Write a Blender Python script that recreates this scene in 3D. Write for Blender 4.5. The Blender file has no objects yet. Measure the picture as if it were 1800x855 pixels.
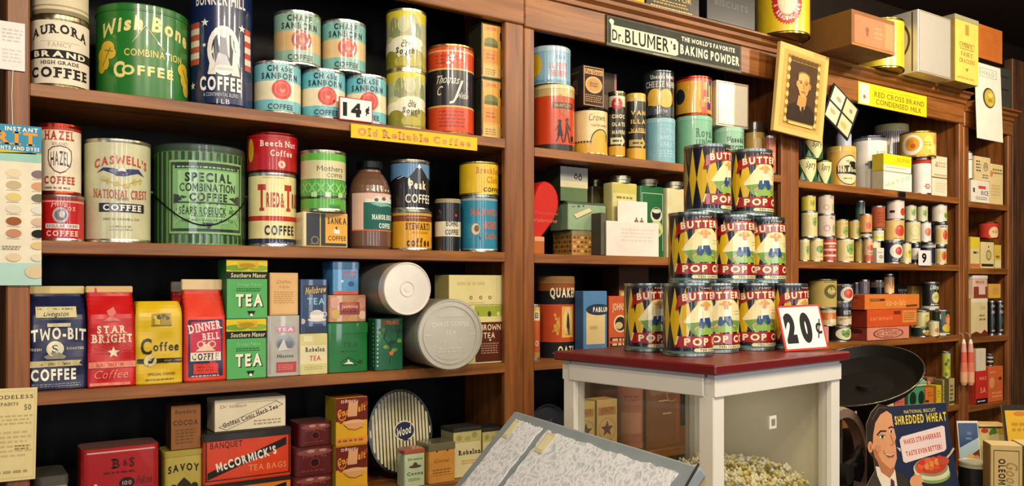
import bpy, math, random
from mathutils import Vector, Matrix
from mathutils.geometry import tessellate_polygon

# ------------------------------------------------------------------ camera
# World: x runs along the shelving, y=0 is its front plane (y grows into it), z is up.
CAMX, CAMY, CAMZ = 0.0, -1.9, 1.45
TH = math.radians(56.25)             # heading of the view, measured from +x
F, CX, HY = 1450.0, 900.0, 501.0     # focal length, principal point, horizon (1800x855 frame)
SC = bpy.context.scene
COL = SC.collection
cam_d = bpy.data.cameras.new('camera')
cam = bpy.data.objects.new('camera', cam_d)
COL.objects.link(cam)
cam.location = (CAMX, CAMY, CAMZ)
cam.rotation_euler = (math.pi / 2, 0, TH - math.pi / 2)
cam_d.sensor_width = 36
cam_d.lens = 36 * F / 1800
cam_d.shift_y = (HY - 427.5) / 1800
cam_d.clip_start = 0.02
SC.camera = cam
# ------------------------------------------------------------------ light
SC.view_settings.view_transform = 'Standard'
SC.view_settings.look = 'None'
SC.view_settings.gamma = 1
SC.view_settings.use_curve_mapping = False
SC.view_settings.exposure = 0.12
W = bpy.data.worlds.new('world')
SC.world = W
W.use_nodes = True
W.node_tree.nodes['Background'].inputs[0].default_value = (1.0, 0.86, 0.68, 1)
W.node_tree.nodes['Background'].inputs[1].default_value = 0.035


def area(name, loc, aim, power, sx, sy, col=(1, 0.84, 0.62)):
    l = bpy.data.lights.new(name, 'AREA')
    l.shape = 'RECTANGLE'
    l.size, l.size_y = sx, sy
    l.energy = power
    l.color = col
    o = bpy.data.objects.new(name, l)
    COL.objects.link(o)
    o.location = loc
    o.rotation_euler = (Vector(aim) - Vector(loc)).to_track_quat('-Z', 'Y').to_euler()
    return o


# row of shop lamps under the ceiling, in front of the shelves
area('shop_lamp', (-0.35, -1.75, 2.62), (0.5, 0.1, 1.45), 12.5, 0.10, 0.16)
area('shop_lamp', (0.35, -2.1, 2.62), (0.8, 0.1, 1.4), 12.5, 0.10, 0.16)
area('shop_lamp', (0.95, -1.75, 2.66), (1.0, 0.1, 1.4), 11, 0.10, 0.16)
area('shop_lamp', (1.75, -1.8, 2.66), (1.8, 0.1, 1.4), 12.5, 0.10, 0.16)
area('shop_lamp', (2.55, -1.5, 2.66), (2.8, 0.1, 1.6), 18, 0.10, 0.16)
area('shop_lamp', (3.3, -1.3, 2.62), (3.3, 0.1, 1.8), 18, 0.10, 0.16)
# broad cool daylight from the shop front behind the camera
for wx in (-1.7, -0.5, 0.7, 1.9, 3.1):
    area('shop_window', (wx, -3.9, 1.72), (wx + .4, 0, 1.5), 11, 0.30, 1.35, (0.93, 0.95, 0.98))


area('added_left_fill', (-2.6, -1.9, 1.45), (1.5, -0.5, 1.15), 8, 0.9, 1.5, (0.90, 0.94, 1.0))  # added fill from the left to brighten the inside of the glass case


# ------------------------------------------------------------------ helpers
def lin(h):
    h = h.lstrip('#')
    r = []
    for i in (0, 2, 4):
        c = int(h[i:i + 2], 16) / 255
        r.append(c / 12.92 if c <= 0.04045 else ((c + 0.055) / 1.055) ** 2.4)
    return (r[0], r[1], r[2], 1.0)


def nt(name):
    m = bpy.data.materials.new(name)
    m.use_nodes = True
    t = m.node_tree
    return m, t, t.nodes['Principled BSDF']


def colour_mat(name, rough, metal=0.0, coat=0.0, wear=0.16, scale=26, bump=0.0, spec=0.5):
    """finish shared by many things; the plain colour of each face is in the mesh's Col attribute"""
    m, t, b = nt(name)
    N, L = t.nodes, t.links
    a = N.new('ShaderNodeAttribute'); a.attribute_name = 'Col'
    tc = N.new('ShaderNodeTexCoord')
    n = N.new('ShaderNodeTexNoise'); n.inputs['Scale'].default_value = scale; n.inputs['Detail'].default_value = 5
    L.new(tc.outputs['Object'], n.inputs['Vector'])
    r = N.new('ShaderNodeMapRange')
    r.inputs['From Min'].default_value = 0.3; r.inputs['From Max'].default_value = 0.72
    r.inputs['To Min'].default_value = 1 - wear; r.inputs['To Max'].default_value = 1.0
    L.new(n.outputs['Fac'], r.inputs['Value'])
    x = N.new('ShaderNodeVectorMath'); x.operation = 'SCALE'
    L.new(a.outputs['Color'], x.inputs[0]); L.new(r.outputs['Result'], x.inputs['Scale'])
    L.new(x.outputs['Vector'], b.inputs['Base Color'])
    r2 = N.new('ShaderNodeMapRange')
    r2.inputs['To Min'].default_value = rough * 1.25; r2.inputs['To Max'].default_value = rough * 0.8
    L.new(n.outputs['Fac'], r2.inputs['Value']); L.new(r2.outputs['Result'], b.inputs['Roughness'])
    b.inputs['Metallic'].default_value = metal
    b.inputs['Specular IOR Level'].default_value = spec
    b.inputs['Coat Weight'].default_value = coat
    b.inputs['Coat Roughness'].default_value = 0.05
    if bump:
        bp = N.new('ShaderNodeBump'); bp.inputs['Strength'].default_value = bump; bp.inputs['Distance'].default_value = 0.004
        L.new(n.outputs['Fac'], bp.inputs['Height']); L.new(bp.outputs['Normal'], b.inputs['Normal'])
    return m


def wood_mat(name, axis, dark, light, rough=0.42):
    m, t, b = nt(name)
    N, L = t.nodes, t.links
    tc = N.new('ShaderNodeTexCoord')
    mp = N.new('ShaderNodeMapping')
    s = [22, 22, 22]; s[axis] = 1.6
    mp.inputs['Scale'].default_value = s
    L.new(tc.outputs['Object'], mp.inputs['Vector'])
    n = N.new('ShaderNodeTexNoise'); n.inputs['Scale'].default_value = 2.2; n.inputs['Detail'].default_value = 7; n.inputs['Distortion'].default_value = 0.8
    L.new(mp.outputs['Vector'], n.inputs['Vector'])
    n2 = N.new('ShaderNodeTexNoise'); n2.inputs['Scale'].default_value = 3.0; n2.inputs['Detail'].default_value = 2
    L.new(tc.outputs['Object'], n2.inputs['Vector'])
    cr = N.new('ShaderNodeValToRGB')
    cr.color_ramp.elements[0].color = lin(dark); cr.color_ramp.elements[0].position = 0.33
    cr.color_ramp.elements[1].color = lin(light); cr.color_ramp.elements[1].position = 0.68
    L.new(n.outputs['Fac'], cr.inputs['Fac'])
    mx = N.new('ShaderNodeMix'); mx.data_type = 'RGBA'; mx.blend_type = 'MULTIPLY'; mx.inputs['Factor'].default_value = 0.35
    L.new(cr.outputs['Color'], mx.inputs['A']); L.new(n2.outputs['Color'], mx.inputs['B'])
    mr = N.new('ShaderNodeMapRange'); mr.inputs['To Min'].default_value = 0.75; mr.inputs['To Max'].default_value = 1.25
    L.new(n2.outputs['Fac'], mr.inputs['Value'])
    vm = N.new('ShaderNodeVectorMath'); vm.operation = 'SCALE'
    L.new(cr.outputs['Color'], vm.inputs[0]); L.new(mr.outputs['Result'], vm.inputs['Scale'])
    L.new(vm.outputs['Vector'], b.inputs['Base Color'])
    b.inputs['Roughness'].default_value = rough
    bp = N.new('ShaderNodeBump'); bp.inputs['Strength'].default_value = 0.25; bp.inputs['Distance'].default_value = 0.002
    L.new(n.outputs['Fac'], bp.inputs['Height']); L.new(bp.outputs['Normal'], b.inputs['Normal'])
    return m


def lace_mat():
    m, t, b = nt('lace')
    N, L = t.nodes, t.links
    tc = N.new('ShaderNodeTexCoord')
    n0 = N.new('ShaderNodeTexNoise'); n0.inputs['Scale'].default_value = 30
    L.new(tc.outputs['Object'], n0.inputs['Vector'])
    va = N.new('ShaderNodeVectorMath'); va.operation = 'MULTIPLY_ADD'
    va.inputs[1].default_value = (0.05, 0.05, 0.05)
    L.new(n0.outputs['Color'], va.inputs[0]); L.new(tc.outputs['Object'], va.inputs[2])
    v = N.new('ShaderNodeTexVoronoi'); v.feature = 'DISTANCE_TO_EDGE'; v.inputs['Scale'].default_value = 58
    L.new(va.outputs['Vector'], v.inputs['Vector'])
    v2 = N.new('ShaderNodeTexVoronoi'); v2.inputs['Scale'].default_value = 210
    L.new(tc.outputs['Object'], v2.inputs['Vector'])
    ad = N.new('ShaderNodeMath'); ad.operation = 'MULTIPLY_ADD'; ad.inputs[1].default_value = 0.16
    L.new(v2.outputs['Distance'], ad.inputs[0]); L.new(v.outputs['Distance'], ad.inputs[2])
    cr = N.new('ShaderNodeValToRGB')
    e = cr.color_ramp.elements
    e[0].color = lin('eef0f4'); e[0].position = 0.08
    e[1].color = lin('c8cfd6'); e[1].position = 0.36
    L.new(ad.outputs[0], cr.inputs['Fac'])
    L.new(cr.outputs['Color'], b.inputs['Base Color'])
    b.inputs['Roughness'].default_value = 0.85
    bp = N.new('ShaderNodeBump'); bp.inputs['Strength'].default_value = 0.5; bp.inputs['Distance'].default_value = 0.003; bp.invert = True
    L.new(ad.outputs[0], bp.inputs['Height']); L.new(bp.outputs['Normal'], b.inputs['Normal'])
    return m


def glass_mat():
    m, t, b = nt('pane_glass')
    N, L = t.nodes, t.links
    tr = N.new('ShaderNodeBsdfTransparent'); tr.inputs[0].default_value = (0.93, 0.93, 0.9, 1)
    gl = N.new('ShaderNodeBsdfGlossy'); gl.inputs['Roughness'].default_value = 0.04
    fr = N.new('ShaderNodeLayerWeight'); fr.inputs['Blend'].default_value = 0.12
    mr = N.new('ShaderNodeMath'); mr.operation = 'MULTIPLY_ADD'; mr.inputs[1].default_value = 0.5; mr.inputs[2].default_value = 0.025
    L.new(fr.outputs['Facing'], mr.inputs[0])
    mx = N.new('ShaderNodeMixShader')
    L.new(mr.outputs[0], mx.inputs[0]); L.new(tr.outputs[0], mx.inputs[1]); L.new(gl.outputs[0], mx.inputs[2])
    L.new(mx.outputs[0], N['Material Output'].inputs[0])
    return m


M = {
    'tin': colour_mat('printed_tin', 0.30, coat=0.55),
    'paper': colour_mat('paper', 0.62, wear=0.13, scale=18, spec=0.25),
    'gloss': colour_mat('glossy_paper', 0.36, wear=0.12, bump=0.25, scale=14),
    'metal': colour_mat('bare_metal', 0.26, metal=0.92, wear=0.3, scale=30),
    'dull': colour_mat('dull_metal', 0.45, metal=0.55, wear=0.15, scale=12),
    'paint': colour_mat('gloss_paint', 0.34, wear=0.07, scale=6),
    'iron': colour_mat('black_iron', 0.6, metal=0.0, spec=0.3, wear=0.25, scale=14),
    'woodx': wood_mat('shelf_wood_along', 0, '70401a', '9a6029'),
    'woodz': wood_mat('shelf_wood_upright', 2, '683a18', '925826'),
    'woody': wood_mat('shelf_wood_deep', 1, '4e220b', '854419'),
    'panel': wood_mat('wall_panelling', 2, '2e180c', '5d3819', 0.6),
    'lace': lace_mat(),
    'glass': glass_mat(),
}
MK = list(M)
R = random.Random(7)


class MB:
    """collects faces, then links them as ONE mesh object"""

    def __init__(s):
        s.v, s.f, s.c, s.m, s.s = [], [], [], [], []

    def face(s, pts, col, mat='tin', smooth=False):
        k = len(s.v)
        s.v += [tuple(p) for p in pts]
        s.f.append(tuple(range(k, k + len(pts)))); s.c.append(col); s.m.append(mat); s.s.append(smooth)

    def lathe(s, prof, n=36, org=(0, 0, 0)):
        """prof: (r, z, colour, mat) — the colour and finish of the segment that starts there"""
        ox, oy, oz = org
        cs = [(math.cos(2 * math.pi * i / n), math.sin(2 * math.pi * i / n)) for i in range(n)]
        for (r0, z0, col, mat), p1 in zip(prof, prof[1:]):
            r1, z1 = p1[0], p1[1]
            k = len(s.v)
            if r0 < 1e-6 or r1 < 1e-6:
                r, z = (r1, z1) if r0 < 1e-6 else (r0, z0)
                if abs(z0 - z1) < 1e-6:
                    s.v += [(ox + r * c, oy + r * q, oz + z) for c, q in cs]
                    f = tuple(range(k, k + n))
                    s.f.append(f if r1 < 1e-6 else f[::-1])
                    s.c.append(col); s.m.append(mat); s.s.append(False)
                    continue
                s.v += [(ox + r * c, oy + r * q, oz + z) for c, q in cs] + [(ox, oy, oz + (z0 if r0 < 1e-6 else z1))]
                for i in range(n):
                    j = (i + 1) % n
                    s.f.append((k + i, k + j, k + n) if r1 < 1e-6 else (k + j, k + i, k + n))
                    s.c.append(col); s.m.append(mat); s.s.append(True)
                continue
            s.v += [(ox + r0 * c, oy + r0 * q, oz + z0) for c, q in cs] + [(ox + r1 * c, oy + r1 * q, oz + z1) for c, q in cs]
            for i in range(n):
                j = (i + 1) % n
                s.f.append((k + i, k + j, k + n + j, k + n + i)); s.c.append(col); s.m.append(mat); s.s.append(True)

    def loft(s, rings, cols, mat='tin', smooth=False, cap=True, capcol=None):
        """rings: equal-length closed loops (counter-clockwise from above), bottom to top"""
        n = len(rings[0])
        if not isinstance(cols, list):
            cols = [cols] * (len(rings) - 1)
        for a, b, col in zip(rings, rings[1:], cols):
            k = len(s.v)
            s.v += [tuple(p) for p in a] + [tuple(p) for p in b]
            for i in range(n):
                j = (i + 1) % n
                c = col[i % len(col)] if isinstance(col, list) else col
                s.f.append((k + i, k + j, k + n + j, k + n + i)); s.c.append(c); s.m.append(mat); s.s.append(smooth)
        if cap:
            c0 = cols[0] if not isinstance(cols[0], list) else cols[0][0]
            c1 = capcol or (cols[-1] if not isinstance(cols[-1], list) else cols[-1][0])
            s.face(rings[0][::-1], c0, mat); s.face(rings[-1], c1, mat)

    def box(s, x0, x1, y0, y1, z0, z1, col, mat='tin', b=0.0015):
        """bevelled block; col may be a dict front/back/left/right/top"""
        b = min(b, (x1 - x0) / 3, (y1 - y0) / 3, (z1 - z0) / 3)

        def ring(i, z):
            return [(x0 + i, y0 + b, z), (x0 + b, y0 + i, z), (x1 - b, y0 + i, z), (x1 - i, y0 + b, z),
                    (x1 - i, y1 - b, z), (x1 - b, y1 - i, z), (x0 + b, y1 - i, z), (x0 + i, y1 - b, z)]
        if isinstance(col, dict):
            fr = col['front']; g = lambda k: col.get(k, fr)
            cl = [g('left'), fr, fr, g('right'), g('right'), g('back'), g('left'), g('left')]
            top = g('top')
        else:
            cl, top = [col] * 8, col
        s.loft([ring(b, z0), ring(0, z0 + b), ring(0, z1 - b), ring(b, z1)], [cl, cl, cl], mat, capcol=top)

    def tube(s, pts, r, col, mat='metal', n=8):
        rings = []
        P = [Vector(p) for p in pts]
        up = Vector((0.13, 0.31, 0.94))
        for i, p in enumerate(P):
            d = (P[min(i + 1, len(P) - 1)] - P[max(i - 1, 0)]).normalized()
            a = d.cross(up)
            if a.length < 1e-3:
                a = d.cross(Vector((1, 0, 0)))
            a.normalize(); bb = a.cross(d)
            rr = r[i] if isinstance(r, (list, tuple)) else r
            rings.append([p + (a * math.cos(-2 * math.pi * k / n) + bb * math.sin(-2 * math.pi * k / n)) * rr for k in range(n)])
        s.loft(rings, col, mat, True)

    def xf(s, mtx):
        s.v = [tuple(mtx @ Vector(p)) for p in s.v]
        return s

    def build(s, name, parent=None, loc=None, rz=0.0):
        me = bpy.data.meshes.new(name)
        me.from_pydata(s.v, [], s.f)
        used = []
        for k in s.m:
            if k not in used:
                used.append(k)
        for k in used:
            me.materials.append(M[k])
        ix = {k: i for i, k in enumerate(used)}
        me.polygons.foreach_set('material_index', [ix[k] for k in s.m])
        me.polygons.foreach_set('use_smooth', s.s)
        at = me.color_attributes.new('Col', 'FLOAT_COLOR', 'CORNER')
        buf = []
        for f, c in zip(s.f, s.c):
            buf += list(lin(c)) * len(f)
        at.data.foreach_set('color', buf)
        me.update()
        o = bpy.data.objects.new(name, me)
        COL.objects.link(o)
        if parent is not None:
            o.parent = parent
        if loc is not None:
            o.location = loc
            o.rotation_euler = (0, 0, rz)
        return o


def tag(o, label, cat, group=None):
    o['label'] = label; o['category'] = cat
    if group:
        o['group'] = group
    return o


def thing(name, label, cat, loc, rz=0.0, group=None, rot=None):
    o = bpy.data.objects.new(name, None)
    o.empty_display_size = 0.05
    COL.objects.link(o)
    o.location = loc
    o.rotation_euler = rot or (0, 0, rz)
    return tag(o, label, cat, group)


# ------------------------------------------------------------------ lettering
FONT = {}
WEIGHTS = (0.0, 0.018, 0.04, 0.075)


def load_font():
    chars = "ABCDEFGHIJKLMNOPQRSTUVWXYZabcdefghijklmnopqrstuvwxyz0123456789&'.-!\u00a2"
    tmp = []
    for w in range(4):
        for ch in chars:
            c = bpy.data.curves.new('glyph', 'FONT')
            c.body = ch; c.resolution_u = 3 if w < 3 else 6; c.offset = WEIGHTS[w]; c.fill_mode = 'FRONT'
            o = bpy.data.objects.new('glyph', c)
            COL.objects.link(o)
            tmp.append((w, ch, o))
    bpy.context.view_layer.update()
    dg = bpy.context.evaluated_depsgraph_get()
    raw = {}
    for w, ch, o in tmp:
        e = o.evaluated_get(dg)
        me = e.to_mesh()
        me.calc_loop_triangles()
        vs = [(v.co.x, v.co.y) for v in me.vertices]
        raw[w, ch] = [[vs[i] for i in t.vertices] for t in me.loop_triangles]
        e.to_mesh_clear()
    for w, ch, o in tmp:
        c = o.data
        bpy.data.objects.remove(o); bpy.data.curves.remove(c)
    for w, q in enumerate((.15, .19, .24, .29)):      # M and W do not take the outline offset: drawn as polygons
        H = [p[1] for tr in raw[w, 'H'] for p in tr]
        lo, cap = min(H), max(H) - min(H)
        for ch, wd in (('M', 1.0), ('W', 1.3)):
            P = [(0, 0), (0, 1), (q, 1), (wd / 2, .44), (wd - q, 1), (wd, 1), (wd, 0), (wd - q, 0), (wd - q, 1 - 1.4 * q), (wd / 2, .44 - 1.4 * q), (q, 1 - 1.4 * q), (q, 0)]
            if ch == 'W':
                P = [(wd / 2 + (x - wd / 2) * (1 - .30 * y), 1 - y) for x, y in P]
            P = [(x * cap, lo + y * cap) for x, y in P]
            raw[w, ch] = [[P[k] for k in tri] for tri in tessellate_polygon([[Vector((x, y, 0)) for x, y in P]])]
    for w in range(4):
        hy = [p[1] for t in raw[w, 'H'] for p in t]
        lo, cap = min(hy), max(hy) - min(hy)
        for ch in chars:
            tr = raw[w, ch]
            xs = [p[0] for t in tr for p in t]
            x0 = min(xs)
            out = []
            for t in tr:
                q = [((p[0] - x0) / cap, (p[1] - lo) / cap) for p in t]
                a = (q[1][0] - q[0][0]) * (q[2][1] - q[0][1]) - (q[1][1] - q[0][1]) * (q[2][0] - q[0][0])
                if abs(a) > 1e-7:
                    out.append(q if a > 0 else q[::-1])
            FONT[w, ch] = (out, (max(xs) - x0) / cap)


load_font()
SERIF = {'A': ('', '08'), 'B': ('1', '1'), 'D': ('1', '1'), 'E': ('1', '1'), 'F': ('1', '1'), 'H': ('19', '19'), 'I': ('5', '5'),
         'K': ('19', '19'), 'L': ('1', '1'), 'M': ('09', '09'), 'N': ('19', '1'), 'P': ('1', '1'), 'R': ('1', '19'), 'T': ('', '5'),
         'U': ('19', ''), 'V': ('09', ''), 'W': ('09', ''), 'X': ('19', '19'), 'Y': ('09', '5'), 'n': ('', '19'), 'h': ('1', '19'),
         'i': ('', '5'), 'l': ('5', '5'), 'r': ('', '1'), 'f': ('', '4'), 'm': ('', '159')}


def text_tris(s, weight=1, serif=0):
    out, x = [], 0.0
    for ch in s:
        if ch == ' ':
            x += 0.42; continue
        tr, w = FONT[weight, ch]
        for t in tr:
            out.append([(p[0] + x, p[1]) for p in t])
        if serif and ch in SERIF:
            th, hw = 0.05 + 0.035 * weight, 0.15 + 0.05 * weight
            for pos, y in zip(SERIF[ch], (1 - th, 0.0)):
                for d in pos:
                    cx = x + w * int(d) / 10 + 0.02
                    a, b = cx - hw, cx + hw
                    out.append([(a, y), (b, y), (b, y + th), (a, y + th)])
        x += w + 0.13 + 0.05 * weight + (0.06 if serif else 0)
    return out, max(x - 0.15, 0.1)


# art ops: u is across (can: radians from the label centre; flat: -.5 to .5 of the width), v is up (0 to 1 of the height)
def t(s, u, v, w, h, c, b=1, sf=0, rise=0, sh=0, rot=0): return ('t', s, u, v, w, h, c, b, sf, rise, sh, rot)
def r(u, v, w, h, c): return ('r', u, v, w, h, c)
def e(u, v, rx, ry, c): return ('e', u, v, rx, ry, c)
def ci(u, v, rad, c): return ('c', u, v, rad, c)
def ring(u, v, rad, wd, c): return ('o', u, v, rad, wd, c)
def pg(pts, c): return ('p', pts, c)
def st(u, v, rad, c): return ('s', u, v, rad, c)
def ln(pts, wd, c): return ('l', pts, wd, c)
def gk(u, v, w, h, n, c, seed=1): return ('g', u, v, w, h, n, c, seed)


def canvas(ops, su, sv):
    """-> list of (convex polygon in metres, colour, layer)"""
    out = []
    for k, o in enumerate(ops):
        kd = o[0]

        def put(pts, c):
            a = sum(p[0] * q[1] - q[0] * p[1] for p, q in zip(pts, pts[1:] + pts[:1]))
            if abs(a) > 1e-12:
                out.append((pts if a > 0 else pts[::-1], c, k))

        def circ(u, v, rx, ry, c, n=24):
            put([(u * su + rx * math.cos(2 * math.pi * i / n), v * sv + ry * math.sin(2 * math.pi * i / n)) for i in range(n)], c)
        if kd == 't':
            _, s, u, v, w, h, c, b, sf, rise, sh, rot = o
            tr, wn = text_tris(s, b, sf)
            hh = h * sv
            sx = hh if w is None else w * su / wn
            cr, sr = math.cos(math.radians(rot)), math.sin(math.radians(rot))
            for tri in tr:
                q = []
                for x, y in tri:
                    tt = x / wn - 0.5
                    X = (x - wn / 2) * sx + sh * (y - 0.5) * hh
                    Y = (y - 0.5) * hh + rise * sv * (1 - 4 * tt * tt)
                    q.append((u * su + X * cr - Y * sr, v * sv + X * sr + Y * cr))
                put(q, c)
        elif kd == 'r':
            _, u, v, w, h, c = o
            a, bb, w, h = u * su, v * sv, w * su / 2, h * sv / 2
            put([(a - w, bb - h), (a + w, bb - h), (a + w, bb + h), (a - w, bb + h)], c)
        elif kd == 'e':
            circ(o[1], o[2], o[3] * su, o[4] * sv, o[5])
        elif kd == 'c':
            circ(o[1], o[2], o[3] * sv, o[3] * sv, o[4])
        elif kd == 'o':
            _, u, v, ra, wd, c = o
            n = 28
            for i in range(n):
                a0, a1 = 2 * math.pi * i / n, 2 * math.pi * (i + 1) / n
                r0, r1 = (ra - wd / 2) * sv, (ra + wd / 2) * sv
                put([(u * su + q * math.cos(a), v * sv + q * math.sin(a)) for q, a in ((r0, a0), (r1, a0), (r1, a1), (r0, a1))], c)
        elif kd == 'p':
            P = [(a * su, b * sv) for a, b in o[1]]
            for tri in tessellate_polygon([[Vector((a, b, 0)) for a, b in P]]):
                put([P[i] for i in tri], o[2])
        elif kd == 's':
            _, u, v, ra, c = o
            P = []
            for i in range(10):
                q = ra * sv * (1 if i % 2 == 0 else 0.42)
                a = math.pi / 2 + i * math.pi / 5
                P.append((u * su + q * math.cos(a), v * sv + q * math.sin(a)))
            for i in range(10):
                put([(u * su, v * sv), P[i], P[(i + 1) % 10]], c)
        elif kd == 'l':
            P = [Vector((a * su, b * sv)) for a, b in o[1]]
            w = o[2] * sv / 2
            for a, b in zip(P, P[1:]):
                d = b - a
                if d.length < 1e-7:
                    continue
                d.normalize(); nn = Vector((-d.y, d.x)) * w; d = d * w * 0.6
                put([tuple(a - d - nn), tuple(b + d - nn), tuple(b + d + nn), tuple(a - d + nn)], o[3])
        elif kd == 'g':
            _, u, v, w, h, n, c, seed = o
            rg = random.Random(seed)
            for i in range(n):
                y = (v + h / 2 - (i + 0.5) * h / n) * sv
                hh = h / n * 0.24 * sv
                x = (u - w / 2) * su
                end = (u + w / 2) * su - (rg.random() * 0.12 * w * su)
                while x < end - hh:
                    lw = min(hh * rg.uniform(2.5, 6.5), end - x)
                    put([(x, y - hh), (x + lw, y - hh), (x + lw, y + hh), (x, y + hh)], c)
                    x += lw + hh * 1.5
    return out


def clip(poly, ax, lim, keep_less):
    out = []
    n = len(poly)
    for i in range(n):
        p, q = poly[i], poly[(i + 1) % n]
        ip = (p[ax] <= lim) if keep_less else (p[ax] >= lim)
        iq = (q[ax] <= lim) if keep_less else (q[ax] >= lim)
        if ip:
            out.append(p)
        if ip != iq:
            f = (lim - p[ax]) / (q[ax] - p[ax])
            out.append((p[0] + f * (q[0] - p[0]), p[1] + f * (q[1] - p[1])))
    return out


def print_mb(ops, su, sv, fmap, ulim, vlim, step=None, mat='tin', vstep=None):
    mb = MB()
    for poly, c, k in canvas(ops, su, sv):
        for ax, lim, less in ((0, ulim[0], False), (0, ulim[1], True), (1, vlim[0], False), (1, vlim[1], True)):
            poly = clip(poly, ax, lim, less)
            if len(poly) < 3:
                break
        if len(poly) < 3:
            continue
        lift = 0.0003 + 0.00007 * k
        parts = [poly]
        for ax, stp in ((0, step), (1, vstep)):
            if not stp:
                continue
            nxt = []
            for pl in parts:
                a, b = min(p[ax] for p in pl), max(p[ax] for p in pl)
                i0, i1 = math.floor(a / stp + 1e-6), math.ceil(b / stp - 1e-6)
                if i1 - i0 < 2:
                    nxt.append(pl); continue
                for i in range(i0, i1):
                    q = clip(pl, ax, i * stp, False)
                    if len(q) >= 3:
                        q = clip(q, ax, (i + 1) * stp, True)
                    if len(q) >= 3:
                        nxt.append(q)
            parts = nxt
        for q in parts:
            mb.face([fmap(x, y, lift) for x, y in q], c, mat, False)
    return mb


# ------------------------------------------------------------------ where things stand
def ray(px):
    a = (px - CX) / F
    return math.cos(TH) + math.sin(TH) * a, math.sin(TH) - math.cos(TH) * a


def onp(px, Y):
    """x on the plane y=Y seen at column px, and its depth along the view"""
    dx, dy = ray(px)
    q = (Y - CAMY) / dy
    return CAMX + q * dx, q


def zat(py, Z): return CAMZ + (HY - py) / F * Z


def cpt(px, py, Z):
    dx, dy = ray(px)
    return Vector((CAMX + dx * Z, CAMY + dy * Z, zat(py, Z)))


class Info:
    pass


def place_round(x0, x1, Yf=0.012, Yc=None):
    a0, a1 = math.atan((x0 - CX) / F), math.atan((x1 - CX) / F)
    ph, de = (a0 + a1) / 2, (a1 - a0) / 2
    dx, dy = math.cos(TH - ph), math.sin(TH - ph)
    d = (Yc - CAMY) / dy if Yc is not None else (Yf - CAMY) / (dy - math.sin(de))
    return CAMX + d * dx, CAMY + d * dy, d * math.sin(de), d * math.cos(ph), ph


SIL, GOLD, DARKM = 'c9c6bd', 'cfae62', '4a4742'


def shelf_z(on, zb):
    if on is None:
        return zb + 0.0006
    if isinstance(on, (list, tuple)):
        return max(i.top for i in on) + 0.0008
    return on.top + 0.0008


def can(name, label, cat, x0, x1, yt, zb=None, on=None, Yf=0.012, Yc=None, bands='ffffff', art=(), top='key', lidc=SIL, group=None,
        face=None, rot=0, mat='tin', h=None, seg=40, rim=SIL, lidh=0.09, pm=None, r_fix=None):
    if on is not None and Yc is None:
        o1 = on[0] if isinstance(on, (list, tuple)) else on
        Yc = o1.y
    x, y, rad, Z, ph = place_round(x0, x1, Yf, Yc)
    rad = r_fix or rad
    zb = shelf_z(on, zb)
    if h is None:
        h = zat(yt, Z - rad if yt < HY else Z + rad * 0.9) - zb
    rz = math.radians(rot) if face is None else (TH - ph + math.pi) + math.radians(face) + math.pi / 2
    root = thing(name, label, cat, (x, y, zb), rz, group)
    if isinstance(bands, str):
        bands = [(1, bands)]
    rb = min(0.004, h * 0.03)
    b = MB()
    z0, z1 = rb, h - rb
    if top == 'slip':
        z1 = h * (1 - lidh)
    prof, v0 = [(0, 0, rim, 'metal'), (rad, 0, bands[0][1], mat)], 0.0
    prof[1] = (rad, 0, bands[0][1], mat)
    for vt, c in bands:
        prof.append((rad, z0 + (z1 - z0) * v0, c, mat))
        v0 = vt
    prof.append((rad, z1, bands[-1][1], mat))
    prof.append((0, z1, bands[-1][1], mat))
    b.lathe(prof, seg)
    b.build('body', root)
    q = MB()
    if top == 'slip':
        R1 = rad * 1.018
        q.lathe([(rad * 0.9, z1, lidc, mat), (R1, z1, lidc, mat), (R1, z1 + (h - z1) * 0.16, lidc, mat), (R1 * 0.985, z1 + (h - z1) * 0.24, lidc, mat),
                 (R1 * 0.985, h - 0.003, lidc, mat), (R1 * 0.95, h, lidc, mat), (R1 * 0.88, h - 0.002, lidc, mat), (0, h - 0.002, lidc, mat)], seg)
        q.build('lid', root)
    else:
        q.lathe([(rad, z1 - rb, rim, 'metal'), (rad * 1.012, z1, rim, 'metal'), (rad * 1.012, h, rim, 'metal'), (rad * 0.975, h, rim, 'metal'),
                 (rad * 0.965, h - 0.004, rim, 'metal'), (rad * 0.95, h - 0.004, rim, 'metal')], seg)
        q.build('rim', root)
        q = MB()
        if top == 'plug':
            q.lathe([(rad * 0.955, h - 0.0045, lidc, 'metal'), (rad * 0.80, h - 0.0045, lidc, 'metal'), (rad * 0.78, h + 0.002, lidc, 'metal'),
                     (rad * 0.72, h + 0.003, lidc, 'metal'), (rad * 0.66, h - 0.002, lidc, 'metal'), (0, h - 0.002, lidc, 'metal')], seg)
        else:
            q.lathe([(rad * 0.955, h - 0.0045, lidc, 'metal'), (rad * 0.84, h - 0.0045, lidc, 'metal'), (rad * 0.82, h - 0.003, lidc, 'metal'),
                     (0, h - 0.003, lidc, 'metal')], seg)
        q.build('lid', root)
        q = MB()
        q.lathe([(rad * 0.95, 0, rim, 'metal'), (rad * 1.012, 0, rim, 'metal'), (rad * 1.012, rb, rim, 'metal'), (rad, rb * 1.8, rim, 'metal')], seg)
        q.build('bottom_rim', root)
    if art:
        pr = print_mb(list(art), rad, h, lambda u, v, l: ((rad + l) * math.sin(u / rad), -(rad + l) * math.cos(u / rad), v),
                      (-3.0 * rad, 3.0 * rad), (rb, z1 - rb * 0.5), rad * 0.16, pm or mat)
        if pr.f:
            pr.build('printed_label', root)
    i = Info()
    i.o, i.x, i.y, i.r, i.top, i.zb, i.h = root, x, y, rad, zb + h, zb, h
    return i


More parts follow.
